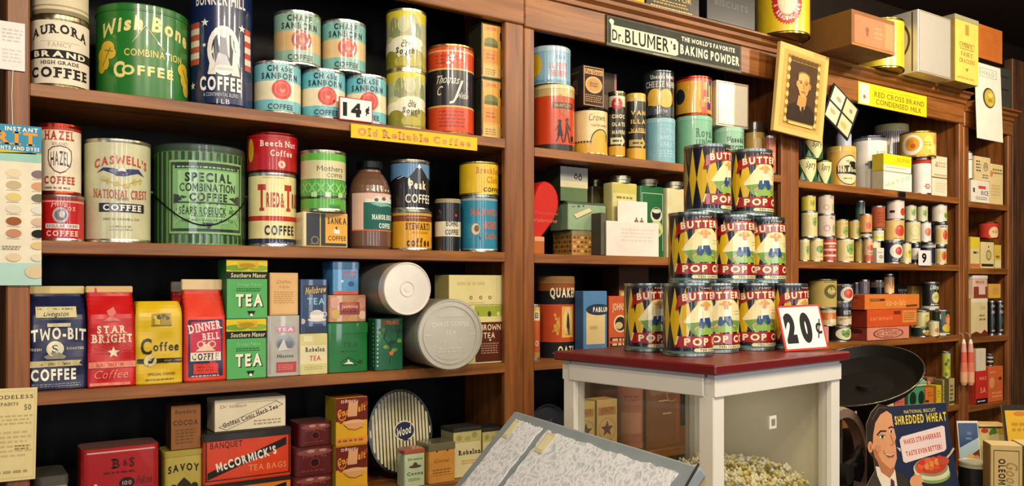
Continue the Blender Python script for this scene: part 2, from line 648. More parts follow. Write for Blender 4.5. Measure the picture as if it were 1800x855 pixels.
def rrect(w, d, r_, z, n=4, ins=0.0):
    w2, d2 = w / 2 - ins, d / 2 - ins
    r_ = max(min(r_, w2 * 0.95, d2 * 0.95), 1e-4)
    pts = []
    for cx, cy, a0 in ((w2 - r_, -d2 + r_, -90), (w2 - r_, d2 - r_, 0), (-w2 + r_, d2 - r_, 90), (-w2 + r_, -d2 + r_, 180)):
        for i in range(n + 1):
            a = math.radians(a0 + 90 * i / n)
            pts.append((cx + r_ * math.cos(a), cy + r_ * math.sin(a), z))
    return pts


def bx(name, label, cat, x0, x1, yt, zb=None, on=None, Y0=0.015, d=0.08, col='ffffff', side=None, topc=None, art=(), sart=(), tin=0.0,
       lid=None, group=None, rot=0, mat='paper', h=None, trim=None):
    """box or square tin; x0..x1 are the columns of its front face on the plane y=Y0. lid=(share of height, colour)"""
    xa, Za = onp(x0, Y0)
    xb, Zb = onp(x1, Y0)
    w = xb - xa
    zb = shelf_z(on, zb)
    if h is None:
        h = zat(yt, (Za + Zb) / 2) - zb
    root = thing(name, label, cat, ((xa + xb) / 2, Y0 + d / 2, zb), math.radians(rot), group)
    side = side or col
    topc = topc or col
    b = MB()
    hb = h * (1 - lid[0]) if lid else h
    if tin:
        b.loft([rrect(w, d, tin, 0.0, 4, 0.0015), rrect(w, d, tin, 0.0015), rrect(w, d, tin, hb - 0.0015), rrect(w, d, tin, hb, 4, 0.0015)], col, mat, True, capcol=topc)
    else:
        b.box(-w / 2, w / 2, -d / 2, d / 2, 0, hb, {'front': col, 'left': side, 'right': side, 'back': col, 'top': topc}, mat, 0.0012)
    b.build('body', root)
    if lid:
        q = MB()
        W2, D2, rr = w + 0.003, d + 0.003, max(tin, 0.002) + 0.001
        q.loft([rrect(W2, D2, rr, hb - 0.002), rrect(W2, D2, rr, h - 0.003), rrect(W2, D2, rr, h, 4, 0.003)], lid[1], mat, bool(tin), capcol=lid[1])
        q.build('lid', root)
    if art:
        pr = print_mb(list(art), w, h, lambda u, v, l: (u, -d / 2 - l, v), (-w / 2 + tin * 0.6, w / 2 - tin * 0.6), (0.0008, (hb if lid else h) - 0.0008), None, mat)
        if pr.f:
            pr.build('printed_front', root)
    if sart:
        pr = print_mb(list(sart), d, h, lambda u, v, l: (-w / 2 - l, -u, v), (-d / 2, d / 2), (0.0008, h - 0.0008), None, mat)
        if pr.f:
            pr.build('printed_side', root)
    i = Info()
    i.o, i.x, i.y, i.r, i.top, i.zb, i.w, i.h = root, (xa + xb) / 2, Y0 + d / 2, w / 2, zb + h, zb, w, h
    return i


def bag(name, label, x0, x1, yt, zb, Y0=0.015, d=0.07, col='ffffff', fold='e8d9a8', art=(), shoulder=0.72, foldh=0.09, sag=0.004, seed=1, lean=0.0, group=None, round_top=False):
    """gusseted paper coffee bag with a flat folded top"""
    xa, Za = onp(x0, Y0)
    xb, Zb = onp(x1, Y0)
    w = xb - xa
    zb += 0.0006
    h = zat(yt, (Za + Zb) / 2 + d * 0.3) - zb
    root = thing(name, label, 'coffee bag', ((xa + xb) / 2, Y0 + d / 2, zb), 0, group)
    rg = random.Random(seed)
    ph = [rg.uniform(0, 6) for _ in range(6)]

    def hd(v):      # half depth at height share v
        if v < shoulder:
            return d / 2 * (1 - 0.06 * v)
        if round_top:
            q = (v - shoulder) / (1 - shoulder)
            return d / 2 * (0.94 - 0.5 * q * q)
        q = (v - shoulder) / max(1 - shoulder - foldh, 0.01)
        return max(d / 2 * 0.94 * (1 - q), 0.004)

    def hw(v):
        if round_top:
            q = max(0, (v - shoulder) / (1 - shoulder))
            return w / 2 * (1 - 0.10 * q ** 3)
        return w / 2 * (1 + 0.02 * math.sin(5 * v + ph[0]) - 0.015)

    def wob(x, v, s):
        return sag * s * (math.sin(26 * x / w + 9 * v + ph[1]) * 0.3 + math.sin(17 * v + 5 * x / w + ph[2]) * 0.4 + math.sin(9 * x / w - 22 * v + ph[3]) * 0.3)

    vs = [0, 0.015] + [i / 22 for i in range(1, 22)] + [0.985, 1.0]
    nx, ny = 10, 4
    b = MB()
    rings, cols = [], []
    for k, v in enumerate(vs):
        W2, D2 = hw(v), hd(v)
        if k == 0:
            W2, D2 = W2 * 0.97, D2 * 0.94
        z = v * h
        off = lean * v
        rg_ = []
        for i in range(nx):
            x = -W2 + 2 * W2 * i / nx
            rg_.append((x, -D2 + off + wob(x, v, 1), z))
        for i in range(ny):
            q = i / ny
            pin = 0.0 if v < shoulder else min(1, (v - shoulder) / 0.12) * 0.006
            rg_.append((W2 - pin * math.sin(math.pi * q), -D2 + 2 * D2 * q + off, z))
        for i in range(nx):
            x = W2 - 2 * W2 * i / nx
            rg_.append((x, D2 + off, z))
        for i in range(ny):
            q = i / ny
            pin = 0.0 if v < shoulder else min(1, (v - shoulder) / 0.12) * 0.006
            rg_.append((-W2 + pin * math.sin(math.pi * q), D2 - 2 * D2 * q + off, z))
        rings.append(rg_)
    b.loft(rings, col, 'gloss', True, capcol=col)
    b.build('body', root)
    if fold:
        q = MB()
        zt = h * (1 - foldh)
        q.box(-w / 2 * 1.0, w / 2 * 1.0, -0.007, 0.007, zt, h + 0.002, fold, 'paper', 0.002)
        q.xf(Matrix.Translation((0, lean * 0.95, 0)))
        q.build('folded_top', root)
    if art:
        def fm(u, v, l):
            q = min(max(v / h, 0), 1)
            return (u, -hd(q) + lean * q + wob(u, q, 1) - l - 0.0012, v)
        ops = list(art)
        mb = print_mb(ops, w, h, fm, (-w / 2 * 0.985, w / 2 * 0.985), (0.004, h * 0.985), w / 12, 'gloss', h / 24)
        mb.build('printed_front', root)
    i = Info()
    i.o, i.x, i.y, i.top = root, (xa + xb) / 2, Y0 + d / 2, zb + h
    return i


def plate(name, label, cat, x0, x1, yt, yb, Y=-0.004, th=0.003, col='ffffff', art=(), roll=0.0, lean=0.0, edge=None, group=None, mat='paper', parts=True, yaw=0.0):
    """flat card or sign parallel to the shelves; x0,x1 columns, yt,yb rows of its left edge, on the plane y=Y"""
    xa, Za = onp(x0, Y)
    xb, Zb = onp(x1, Y)
    w = xb - xa
    z1, z0 = zat(yt, Za), zat(yb, Za)
    h = z1 - z0
    root = thing(name, label, cat, ((xa + xb) / 2, Y, z0), 0, group)
    root.rotation_euler = Matrix.Rotation(math.radians(yaw), 3, 'Z').to_euler()
    A = Matrix.Translation((0, 0, h / 2)) @ Matrix.Rotation(math.radians(lean), 4, 'X') @ Matrix.Rotation(math.radians(roll), 4, 'Y') @ Matrix.Translation((0, 0, -h / 2))
    b = MB()
    b.box(-w / 2, w / 2, 0, th, 0, h, edge or col, mat, 0.0006)
    b.xf(A).build('board', root)
    ops = list(art)
    if edge:
        m = 0.045 * h
        ops = [r(0, 0.5, 1 - 2 * m / w, 1 - 2 * m / h, col)] + ops
    if ops:
        pr = print_mb(ops, w, h, lambda u, v, l: (u, -l, v), (-w / 2, w / 2), (0, h), None, mat)
        pr.xf(A).build('printed_face', root)
    i = Info()
    i.o, i.w, i.h, i.x, i.z0, i.z1 = root, w, h, (xa + xb) / 2, z0, z1
    return i


# ------------------------------------------------------------------ room and shelving
def structure(name, mb):
    o = mb.build(name)
    o['kind'] = 'structure'
    return o


WX = '7a4218'
b = MB(); b.box(-3.0, 5.40, -4.6, 0.42, -0.05, 0.0, '3a2818', 'paint', 0.001); structure('floor', b)
b = MB(); b.box(-3.0, 5.40, -4.6, 0.42, 2.78, 2.83, '35251a', 'paper', 0.001); structure('ceiling', b)
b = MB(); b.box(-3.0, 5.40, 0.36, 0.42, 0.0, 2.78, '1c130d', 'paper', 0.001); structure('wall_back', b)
SEAM = [onp(10, 0)[0], onp(921, 0)[0], onp(1391, 0)[0], onp(1694, 0)[0], onp(1778, 0)[0]]
ZS = [(.403, .0894, -.2165, -.52), (.389, .0875, -.2165, -.52), (.378, .086, -.2185, -.52), (.368, .074, -.233, -.536)]
ZS = [[CAMZ + q for q in row] for row in ZS]
HDR = [CAMZ + .727, CAMZ + .722, CAMZ + .703, CAMZ + .694]
TOPZ = [CAMZ + .86, CAMZ + .855, CAMZ + .83, CAMZ + .80]
b = MB(); b.box(SEAM[4] + .002, 5.40, -.004, .036, 0.0, 2.505, WX, 'panel', .003); structure('wall_end', b)
b = MB(); b.box(5.30, 5.40, -4.6, -.005, 0.0, 2.78, '1c130d', 'paper', .001); structure('wall_right', b)
ULAB = ['long brown wooden shelf unit at the left, holding coffee cans', 'brown wooden shelf unit in the middle behind the pyramid of popcorn cans',
        'brown wooden shelf unit packed with small food cans', 'narrow brown wooden shelf unit against the end wall']
DEP = 0.29
for k in range(4):
    xa, xb = SEAM[k] + 0.0008, SEAM[k + 1] - 0.0008
    root = thing('shelf_unit', ULAB[k], 'shelf unit', ((xa + xb) / 2, 0, 0), 0, 'shelf units along the wall')
    cx = (xa + xb) / 2
    xa -= cx; xb -= cx
    sl = onp(52, 0)[0] - SEAM[0] if k == 0 else [0, .036, .043, .043][k]
    sr = [.062, .052, .034, .03][k]
    for s0, s1 in ((xa, xa + sl), (xb - sr, xb)):
        b = MB(); b.box(s0, s1, 0.0, 0.02, 0.0, HDR[k], WX, 'woodz', 0.003); b.build('stile', root)
    for s0, s1 in ((xa, xa + 0.02), (xb - 0.02, xb)):
        b = MB(); b.box(s0, s1, 0.02, DEP, 0.0, TOPZ[k] - 0.02, WX, 'woodz', 0.001); b.build('side_panel', root)
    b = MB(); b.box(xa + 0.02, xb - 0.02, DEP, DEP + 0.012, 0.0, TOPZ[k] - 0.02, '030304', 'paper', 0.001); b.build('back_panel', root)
    for z in ZS[k] + [0.52, 0.10]:
        b = MB(); b.box(xa + 0.02, xb - 0.02, 0.002, DEP, z - 0.026, z, WX, 'woodx', 0.002)
        b.box(xa + sl, xb - sr, 0.0, 0.004, z - 0.026, z, WX, 'woodx', 0.0015); b.build('shelf', root)
    b = MB(); b.box(xa, xb, -0.004, 0.02, HDR[k], TOPZ[k] - 0.03, WX, 'woodx', 0.003); b.build('header', root)
    b = MB()
    pr = [(-0.004, -0.045), (-0.012, -0.042), (-0.014, -0.03), (-0.028, -0.022), (-0.03, -0.012), (-0.045, -0.006), (-0.045, 0.0), (0.02, 0.0), (0.02, -0.045)]
    b.loft([[(xa, y, TOPZ[k] + z) for y, z in pr[::-1]], [(xb, y, TOPZ[k] + z) for y, z in pr[::-1]]], WX, 'woodx')
    b.build('cornice', root)
    b = MB(); b.box(xa, xb, 0.021, DEP, TOPZ[k] - 0.02, TOPZ[k] - 0.001, WX, 'woodx', 0.001); b.build('top_board', root)
A1, A2, A3, A4 = ZS[0]
B1, B2, B3, B4 = ZS[1]
C1, C2, C3, C4 = ZS[2]
D1, D2, D3, D4 = ZS[3]
# ================================================================== left unit, top shelf
CRM, BLK, RED = 'efe6cf', '1d1a1a', 'c5281c'
aur = [t('AURORA', 0, .735, 2.15, .13, '2a2320', 2, 1, rise=.09), t('FANCY', 0, .60, .8, .06, 'b9ac95', 0, 1), ln([(-.7, .645), (.7, .645)], .006, 'cabfa8'),
       r(0, .465, 3.1, .125, '1f1b1b'), t('BRAND', 0, .465, 2.0, .085, 'f2ead4', 2), t('HIGH GRADE', 0, .345, 1.35, .05, '3a322c', 1, 1),
       t('COFFEE', 0, .205, 2.25, .145, '231d1c', 2, 1)]
aurora = can('coffee_can', 'cream can with black lettering and a black bar, left end of the top shelf', 'coffee can', 53, 157, 27, A1, bands='eae0c8', art=aur, top='key',
             rim='8f8566', face=0, mat='paper')
can('coffee_can', 'stained cream tin with a tarnished base, standing on the cream can with black lettering', 'tin', 56, 156, 0, on=aurora, h=.10, bands=[(.12, '8d8262'), (1, 'd9ccac')], rim='8f8566',
    art=[r(0, .55, 2.4, .05, 'a08d68'), r(0, .22, 3, .03, 'a8976e')], face=0, mat='paper')
wb = [t('Wish Bone', 0.12, .70, 2.2, .16, 'e8d98c', 2, rise=.09, sh=.1), ln([(-.22, .57), (.0, .72), (.06, .76), (.12, .72), (.46, .52)], .014, '123d16'), ln([(-.22, .575), (.0, .725), (.06, .765), (.12, .725), (.46, .525)], .006, 'c9cf86'),
      t('COMBINATION', .28, .47, 1.35, .075, 'd8c860', 1), t('C', -.50, .285, .28, .17, 'ecdc8a', 2), t('OFFEE', .13, .28, 1.15, .105, 'ecdc8a', 2),
      e(-.82, .52, .2, .075, 'd9b52c'), e(-.95, .44, .2, .085, 'd9b52c'), e(-.72, .46, .14, .06, 'd9b52c'), e(-1.0, .34, .14, .085, 'd9b52c'), e(-.86, .36, .1, .07, 'd9b52c'), e(1.02, .37, .2, .075, 'd9b52c'), e(1.1, .27, .18, .09, 'd9b52c'), e(1.15, .17, .14, .08, 'd9b52c'),
      ln([(-.95, .34), (-.72, .52)], .012, '7b6a1a'), ln([(-.88, .5), (-.66, .48)], .012, '7b6a1a'), ln([(1.0, .38), (1.2, .24)], .012, '7b6a1a')]
can('coffee_pail', 'large green lidded pail with a wishbone and COFFEE in yellow letters', 'coffee can', 168, 331, 3, A1, bands='1f7426', art=wb, top='slip', lidc='226f28', lidh=.085, face=0)
bh = [t('BUNKER HILL', .02, .88, 1.75, .1, 'e9e6dc', 1), ]
for i in range(7):
    bh += [r(-.95, .67 - i * .05, .5, .05, ('c9503a', 'efe3d2')[i % 2]), r(1.02, .65 - i * .05, .34, .05, ('c9503a', 'efe3d2')[i % 2])]
bh += [e(.12, .46, .52, .205, 'f0ece2'), e(.12, .46, .38, .155, '1c2440'), pg([(-.38, .26), (-.28, .42), (-.2, .5), (-.12, .26)], 'f0ece2'), pg([(.36, .26), (.42, .5), (.52, .42), (.64, .26)], 'f0ece2'),
       pg([(-.05, .34), (.02, .55), (.1, .6), (.2, .56), (.28, .34)], '8b8f9c'), ci(.1, .60, .035, 'd8d3c6'), pg([(-.2, .30), (-.05, .44), (.2, .42), (.4, .3)], 'c9cad2'),
       ln([(-.35, .27), (-.05, .33), (.3, .33), (.6, .27)], .02, 'e8e4d8'), st(-.48, .685, .035, 'f0ece2'), st(.72, .665, .035, 'f0ece2'), st(-1.0, .175, .035, 'f0ece2'), st(-.5, .5, .02, 'f0ece2'),
       t('COFFEE', .02, .185, 1.35, .115, 'f2efe6', 2), t('A CONTINENTAL BLEND', .02, .095, 1.1, .03, 'c9cad0', 0), t('1 LB', .1, .04, .4, .04, 'c9cad0', 1)]
can('coffee_can', 'tall navy can with stars, red stripes and a rider, lettered COFFEE', 'coffee can', 334, 444, 0, A1, h=.275, bands='14244f', art=bh, rim='25345c', face=-3)


def chase(teal, cream, red):
    a = [t('CHASE', .05, .855, 1.1, .115, '1c272e', 2), t('SANBORN', .05, .71, 1.66, .12, '1c272e', 2)]
    a += [ring(.12, .455, .165, .05, red), ci(.12, .455, .15, red), pg([(-.12, .25), (-.02, .34), (.10, .26), (.22, .34), (.36, .25), (.28, .42), (-.04, .42)], red)]
    a += [st(.12, .455, .195, red), ring(.12, .46, .125, .010, 'e09080'), e(.14, .45, .11, .085, 'd9705c'), e(.14, .50, .09, .04, 'b5433a'), ln([(.06, .43), (.24, .43)], .012, 'e8b0a0'), t('COFFEE', .08, .125, 1.1, .10, '22303a', 1)]
    return dict(bands=[(.24, teal), (.62, cream), (1, teal)], art=a, face=4)


GC = 'cans of the same coffee stacked in a small pyramid'
c1 = can('coffee_can', 'teal and cream can with a red seal, left of three in the lower row', 'coffee can', 446, 529, 106, A1, group=GC, **chase('7cc4cb', 'f0e3bf', 'd3352b'))
c2 = can('coffee_can', 'teal and cream can with red seal, middle of three behind the 14 cent card', 'coffee can', 529, 607, 120, A1, group=GC, **chase('6fbecb', 'f0e3bf', 'd3352b'))
c3 = can('coffee_can', 'teal and cream can with red seal, right of three in the lower row', 'coffee can', 606, 679, 130, A1, group=GC, **chase('6fbecb', 'efe0b8', 'd3352b'))
can('coffee_can', 'green and tan can, coloured dull as if backlit, with a brown-red seal, upper row of its pyramid', 'coffee can', 481, 564, 17, on=[c1, c2], Yc=c1.y + .005, group=GC, **chase('8fb9a2', 'd9b57c', 'a5402f'))  # backlight put into the print colours, duller than the lower row
can('coffee_can', 'teal and tan can with a red seal, right one on the upper row', 'coffee can', 565, 643, 33, on=[c2, c3], Yc=c2.y + .005, group=GC, **chase('7ab8b2', 'e0c48e', 'c23a2e'))
plate('price_card', 'white price card with a red edge reading 14 cents', 'price card', 596, 655, 169, 210, Y=-.005, col='f4f1ea', edge='c0392b', roll=0,
      art=[t('14', -.09, .48, .60, .60, '1c1a1a', 3), t('\u00a2', .35, .56, .14, .36, '1c1a1a', 2)])


def south(top):
    a = [r(0, .93, 7, .14, 'd8c832'), e(-.6, .78, .3, .14, 'cfc458'), e(-.5, .62, .34, .24, '8d9468'), e(.5, .7, .3, .22, 'a9ad78'), e(.75, .62, .2, .16, '7f8a60'), e(0, .74, .3, .14, 'c8c9a4'),
         e(-.85, .45, .4, .1, 'c7c38a'), e(.2, .45, .9, .1, 'e4e1c4'), e(-.3, .33, 1.3, .13, 'e9e6cc'), e(.6, .2, .6, .14, 'a39a38'), e(-.75, .17, .5, .14, '8a8424'), e(.05, .12, .5, .1, 'b8ac40'), r(0, .03, 7, .06, '8f8726'),
         t('The', .1, .45, .3, .06, '3c3a22', 1, sh=.2), t('Old', .1, .40, .42, .08, '35331f', 2, sh=.15), t('South', .1, .315, .95, .1, '35331f', 2, rise=-.02, sh=.15), t('COFFEE', .12, .225, .55, .04, '4c4a2c', 1)]
    return dict(bands=[(.24, 'a59b3c'), (.8, 'b9b98e'), (1, 'd6c83a')], art=a, rim='cfc7a0', face=-8 if top else 12)


s1 = can('coffee_can', 'tall yellow-green can with a wooded landscape, lower of the two beside the orange can', 'coffee can', 679, 748, 122, A1, group='pair of yellow landscape cans', **south(0))
can('coffee_can', 'tall yellow-green can with a wooded landscape, stacked on its twin', 'coffee can', 679, 749, 14, on=s1, group='pair of yellow landscape cans', **south(1))
can('coffee_can', 'tall orange can with a wide black band and white script', 'coffee can', 750, 833, 77, A1, bands=[(.29, 'd8461c'), (.31, 'd9b46a'), (.72, '1c1a24'), (.74, 'd9b46a'), (.93, 'd8461c'), (.95, 'c8b070'), (1, 'd8461c')], rim='c07a48', face=0,
    art=[t('Thomas', -.12, .6, 1.0, .09, 'e8e2d2', 0, sh=.35, rise=.01), t('J', .3, .50, .22, .2, 'e8e2d2', 0, sh=.4), t('Webb', .55, .435, .55, .07, 'e8e2d2', 0, sh=.3), t('C', -.45, .48, .2, .1, 'e8e2d2', 0, sh=.3),
         gk(0, .83, 1.3, .12, 3, 'a8320f', 3), gk(.1, .17, 1.2, .2, 5, 'a8320f', 4)])


def olive_box(lab, x0, x1, yt, **k):
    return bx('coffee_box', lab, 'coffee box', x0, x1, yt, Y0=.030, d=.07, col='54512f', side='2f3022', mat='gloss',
              art=[r(-.10, .5, .74, .94, 'e6a848'), r(-.12, .9, .56, .09, 'e39a54'), t('JAVA', -.12, .9, .4, .05, 'b54a22', 1), e(-.12, .66, .27, .08, '7b7a3a'), r(-.12, .60, .54, .06, '5c6030'), r(-.12, .40, .56, .24, 'dd8f3c'), r(-.12, .13, .58, .2, 'dcb56a'),
                   gk(-.12, .4, .4, .12, 2, 'b8641f', 2), ln([(-.46, .95), (-.44, .5), (-.46, .06)], .012, '1c1c14'), r(.33, .78, .2, .14, '262a1c'), r(.34, .42, .24, .3, 'bd7f33'), r(.34, .14, .24, .14, 'b6964e'), gk(-.12, .12, .45, .12, 3, 'a07a35', 5)],
              group='olive coffee boxes stacked at the end', **k)


ob = olive_box('olive and orange coffee box, lower of two at the right end of the top shelf', 846, 890, 140, zb=A1)
olive_box('olive and orange coffee box, upper of two at the right end of the top shelf', 846, 890, 42, on=ob)
plate('shelf_sign', 'long yellow shelf strip with tan lettering along the top shelf edge', 'sign', 617, 839, 217, 242, Y=-.006, th=.003, col='edc32a',
      art=[t('Old Reliable Coffee', 0, .5, .9, .55, 'a86a1c', 2, 1), t('Old Reliable Coffee', -.002, .515, .9, .55, 'd69a6a', 1, 1)])

# ================================================================== left unit, second shelf
hz = [t('HAZEL', .05, .83, 1.45, .13, 'b23a1e', 2, 1), t('BRAND', .05, .71, .7, .045, '9a8a72', 0, 1), pg([(-.5, .62), (-.3, .67), (.05, .69), (.4, .67), (.6, .62), (.62, .5), (.55, .4), (.3, .32), (.05, .29), (-.2, .32), (-.45, .4), (-.52, .5)], '7a2a1c'),
      pg([(-.45, .61), (-.27, .655), (.05, .675), (.37, .655), (.55, .61), (.57, .5), (.5, .41), (.28, .335), (.05, .31), (-.18, .335), (-.4, .41), (-.47, .5)], 'efe4cc'), t('HAZEL', .05, .49, .85, .2, '3b2a24', 1, rise=.02), t('COFFEE', .05, .20, 1.5, .11, 'b23a1e', 2, 1), gk(.05, .09, 1.4, .06, 1, '8a7a60', 2)]
rc = can('coffee_can', 'squat red can with white lettering beside the colour chart', 'coffee can', 68, 148, 342, A2, bands=[(.86, 'c3151b'), (.9, 'd8a090'), (1, 'a31a1c')], top='key', face=0,
         art=[t('Hills', -.1, .78, .7, .12, 'e0b0a0', 1, sh=.2, rise=.04), t('oz', .45, .72, .4, .12, 'e0b0a0', 1), e(-.05, .56, .36, .17, 'b9aeb0'), e(-.05, .56, .27, .12, '6f6468'), e(.02, .58, .14, .08, 'c8bcbc'), r(.05, .32, 1.6, .1, 'f0e4dc'),
              t('REGULAR GRIND', .05, .32, 1.45, .06, '3a1a1a', 1), t('COFFEE', .05, .16, 1.5, .12, 'efc9b8', 2, 1)])
can('coffee_can', 'cream can with red top edge and a shield emblem, on a squat red can', 'coffee can', 66, 143, 216, on=rc, bands=[(.93, 'ece0c4'), (1, 'b2281c')], rim='b2402a', art=hz, face=-2)
cw = [t('CASWELL\'S', .08, .745, 1.75, .085, 'bf3b1e', 2, rise=.055), pg([(-.72, .665), (-.5, .72), (-.2, .715), (0, .70), (.3, .715), (.58, .72), (.82, .65), (.55, .675), (.3, .655), (.15, .64), (-.1, .64), (-.2, .66), (-.5, .69)], '2c3164'), e(.06, .685, .12, .035, 'e8e2d0'), e(.06, .665, .18, .025, '3a3f70'),
      e(-.5, .61, .07, .03, 'c9b45c'), e(-.35, .59, .07, .03, 'c9b45c'), e(.45, .59, .08, .03, 'c9b45c'), e(.65, .60, .06, .03, 'c9b45c'), e(-.1, .565, .09, .025, 'c9b45c'), e(.2, .55, .12, .025, 'c9b45c'), ln([(-.55, .6), (.1, .55), (.7, .62)], .006, '9c8f55'),
      t('NATIONAL CREST', .06, .475, 1.75, .085, 'b8422a', 1, 1, rise=-.012), t('BRAND', .08, .415, .35, .02, '8a8468', 0), r(.08, .335, 1.42, .085, '1c1c30'), t('COFFEE', .1, .335, 1.2, .06, 'f0ead8', 2, 1),
      t('GEO W CASWELL CO', .05, .225, 1.1, .02, '7a7458', 1), gk(.05, .14, .7, .06, 2, 'a09a78', 6)]
can('coffee_can', 'large pale sage can with a blue eagle and a COFFEE bar', 'coffee can', 147, 265, 243, A2, bands='cdcba4', art=cw, top='plug', face=4, rim='cfc9b0')
sp = []
for i in range(44):
    a = -3.3 + i * .15
    sp.append(r(a, .5, .075, .96, '2b3b2c'))
sp += [r(.08, .47, 1.66, .72, '86b874'), r(.08, .47, 1.6, .68, '27332a'), r(.08, .47, 1.5, .62, '76ab68'), r(.08, .765, 1.4, .035, '27332a'), gk(.08, .765, 1.3, .03, 1, '8fc07e', 3), pg([(-.55, .73), (.72, .73), (.72, .5), (.62, .43), (-.45, .43), (-.55, .5)], '92c483'),
       pg([(-.65, .5), (-.35, .47), (-.65, .40)], '27332a'), pg([(.82, .5), (.52, .47), (.82, .40)], '27332a'), r(.08, .415, 1.45, .012, '27332a'), e(.08, .31, .73, .11, '27332a'), r(.08, .345, 1.4, .1, '76ab68'), e(.08, .30, .70, .1, '8cbf7c'), r(.08, .355, 1.3, .1, '8cbf7c'),
       t('SPECIAL', .1, .665, 1.0, .09, '1d2a22', 2), t('COMBINATION', .09, .565, 1.2, .08, '1d2a22', 1), t('COFFEE', .09, .47, .8, .08, '1d2a22', 2), t('SEARS ROEBUCK', -.03, .335, .98, .075, '1d2a22', 1), t("AND CO", .64, .335, .24, .05, '1d2a22', 1),
       t('CHICAGO DALLAS SEATTLE', .08, .245, 1.1, .025, '27332a', 1), t('MILLERS BLENDERS', .08, .285, .7, .018, '27332a', 0), pg([(-.06, .22), (.2, .22), (.07, .15)], '27332a'),
       ln([(-.62, .2), (-.5, .27), (-.58, .3)], .012, '86b874'), ln([(.78, .2), (.66, .27), (.74, .3)], .012, '86b874')]
pail = can('coffee_pail', 'wide green striped pail with a dark wire bail and black lettering', 'coffee can', 268, 431, 251, A2, Yf=.03, bands='5f9a56', art=sp, top='slip', lidc='33473a', lidh=.075, face=6)
b = MB()
hx = pail.r * 1.03
arc = [(hx * math.cos(a), -abs(hx) * math.sin(a) * .995 - .003, pail.h * .52 - .075 * math.sin(a) ** 2) for a in [math.pi * i / 24 for i in range(25)]]
b.tube(arc, .0016, '1e2220', 'metal', 6); bail = b.build('wire_bail', pail.o)
for sx in (-1, 1):
    b = MB(); b.lathe([(0, -.004, '3a453c', 'metal'), (.012, -.004, '3a453c', 'metal'), (.012, .004, '3a453c', 'metal'), (0, .004, '3a453c', 'metal')], 12)
    b.xf(Matrix.Translation((sx * pail.r * 1.01, 0, pail.h * .53)) @ Matrix.Rotation(math.pi / 2, 4, 'Y')); b.build('bail_ear', bail)
tt = [r(-.05, .93, .9, .012, 'c8a070'), t('T', -.52, .66, .42, .36, 'b5301c', 2, 1), t('RIED', -.07, .63, .55, .2, 'b5301c', 2), t('&', .32, .63, .16, .2, 'b5301c', 1), t('T', .62, .66, .42, .36, 'b5301c', 2, 1), t('RUE', 1.05, .63, .5, .2, 'b5301c', 2),
      t('COFFEE', .25, .22, 1.35, .13, '1b1c30', 2), gk(.4, .05, 1.2, .05, 1, '7a80a0', 4)]
tr = can('coffee_can', 'pale yellow can with tall red lettering and a navy foot, under a red can', 'coffee can', 436, 521, 303, A2, Yf=.022, bands=[(.09, '1b2146'), (.34, 'ecdf9e'), (.41, 'c5281c'), (1, 'f0e3a4')], art=tt, face=6)
can('coffee_can', 'squat red can with white lettering, stacked on the pale yellow can', 'coffee can', 434, 523, 232, on=tr, bands=[(.88, 'b5121d'), (.91, '8e0f18'), (1, 'b5121d')], rim='8f2a24', lidc='8f2a24', face=10,
    art=[t('Beech Nut', .12, .72, 1.55, .15, 'f2e6dc', 1, 1), t('Coffee', .22, .48, .95, .15, 'f2e6dc', 1, 1), ci(.2, .2, .1, 'e0a890'), ci(.2, .2, .075, 'f0d8c0'), t('B', .2, .2, .12, .09, 'b5121d', 1), e(-1.15, .55, .18, .3, 'd8b020')])
mo = [t('Mothers', .25, .70, 1.25, .085, '56543a', 0, sh=0), t('COFFEE', .45, .59, .8, .06, '6a6848', 0)]
for i in range(9):
    mo += [pg([(-1.6 + i * .4, .46), (-1.5 + i * .4, .46), (-1.2 + i * .4, .31), (-1.3 + i * .4, .31)], '8fd070'), pg([(-1.2 + i * .4, .46), (-1.3 + i * .4, .46), (-1.6 + i * .4, .31), (-1.5 + i * .4, .31)], '8fd070')]
mo += [r(-.5, .275, .26, .08, 'b9dda0'), r(.1, .275, .26, .08, 'b9dda0'), r(.7, .275, .26, .08, 'b9dda0'), t('MOTHERS COFFEE CO', .35, .215, 1.2, .025, 'c8d8a0', 0), r(.45, .09, .5, .045, '4c8a36')]
sk = [r(-.02, .5, .96, .94, '14151a'), r(-.12, .5, .02, 1, 'e3c24a'), r(-.47, .5, .09, .96, 'e8d9a8'), r(.24, .55, .5, .85, 'eaa61c'), t('SANKA', .25, .77, .42, .19, '201a14', 2), e(.24, .48, .07, .08, 'f4e9d8'), pg([(.16, .42), (.24, .55), (.33, .40)], 'f4e9d8'), pg([(.2, .56), (.27, .5), (.24, .62)], '201a14'),
      t('COFFEE', .25, .27, .4, .13, '201a14', 1), ring(-.24, .2, .1, .03, '8a744a'), gk(-.24, .1, .2, .06, 1, '7a6a45', 1), r(0, .03, .9, .03, 'c98f24')]
sb = bx('coffee_tin', 'oblong black and yellow tin under a green and cream can', 'coffee tin', 532, 612, 374, A2, Y0=.0, d=.06, col='e8d9a8', topc='b8a988', tin=.006, art=sk, mat='tin')
can('coffee_can', 'green and cream can with a plaid band, stacked on the black and yellow tin', 'coffee can', 528, 608, 263, on=sb, Yc=sb.y, bands=[(.19, '5db23f'), (.24, '1d2a1a'), (.52, '55aa44'), (.53, '2e4a26'), (.85, 'd9d0a0'), (1, '62b23e')], art=mo, rim='c8c4a4', face=6)
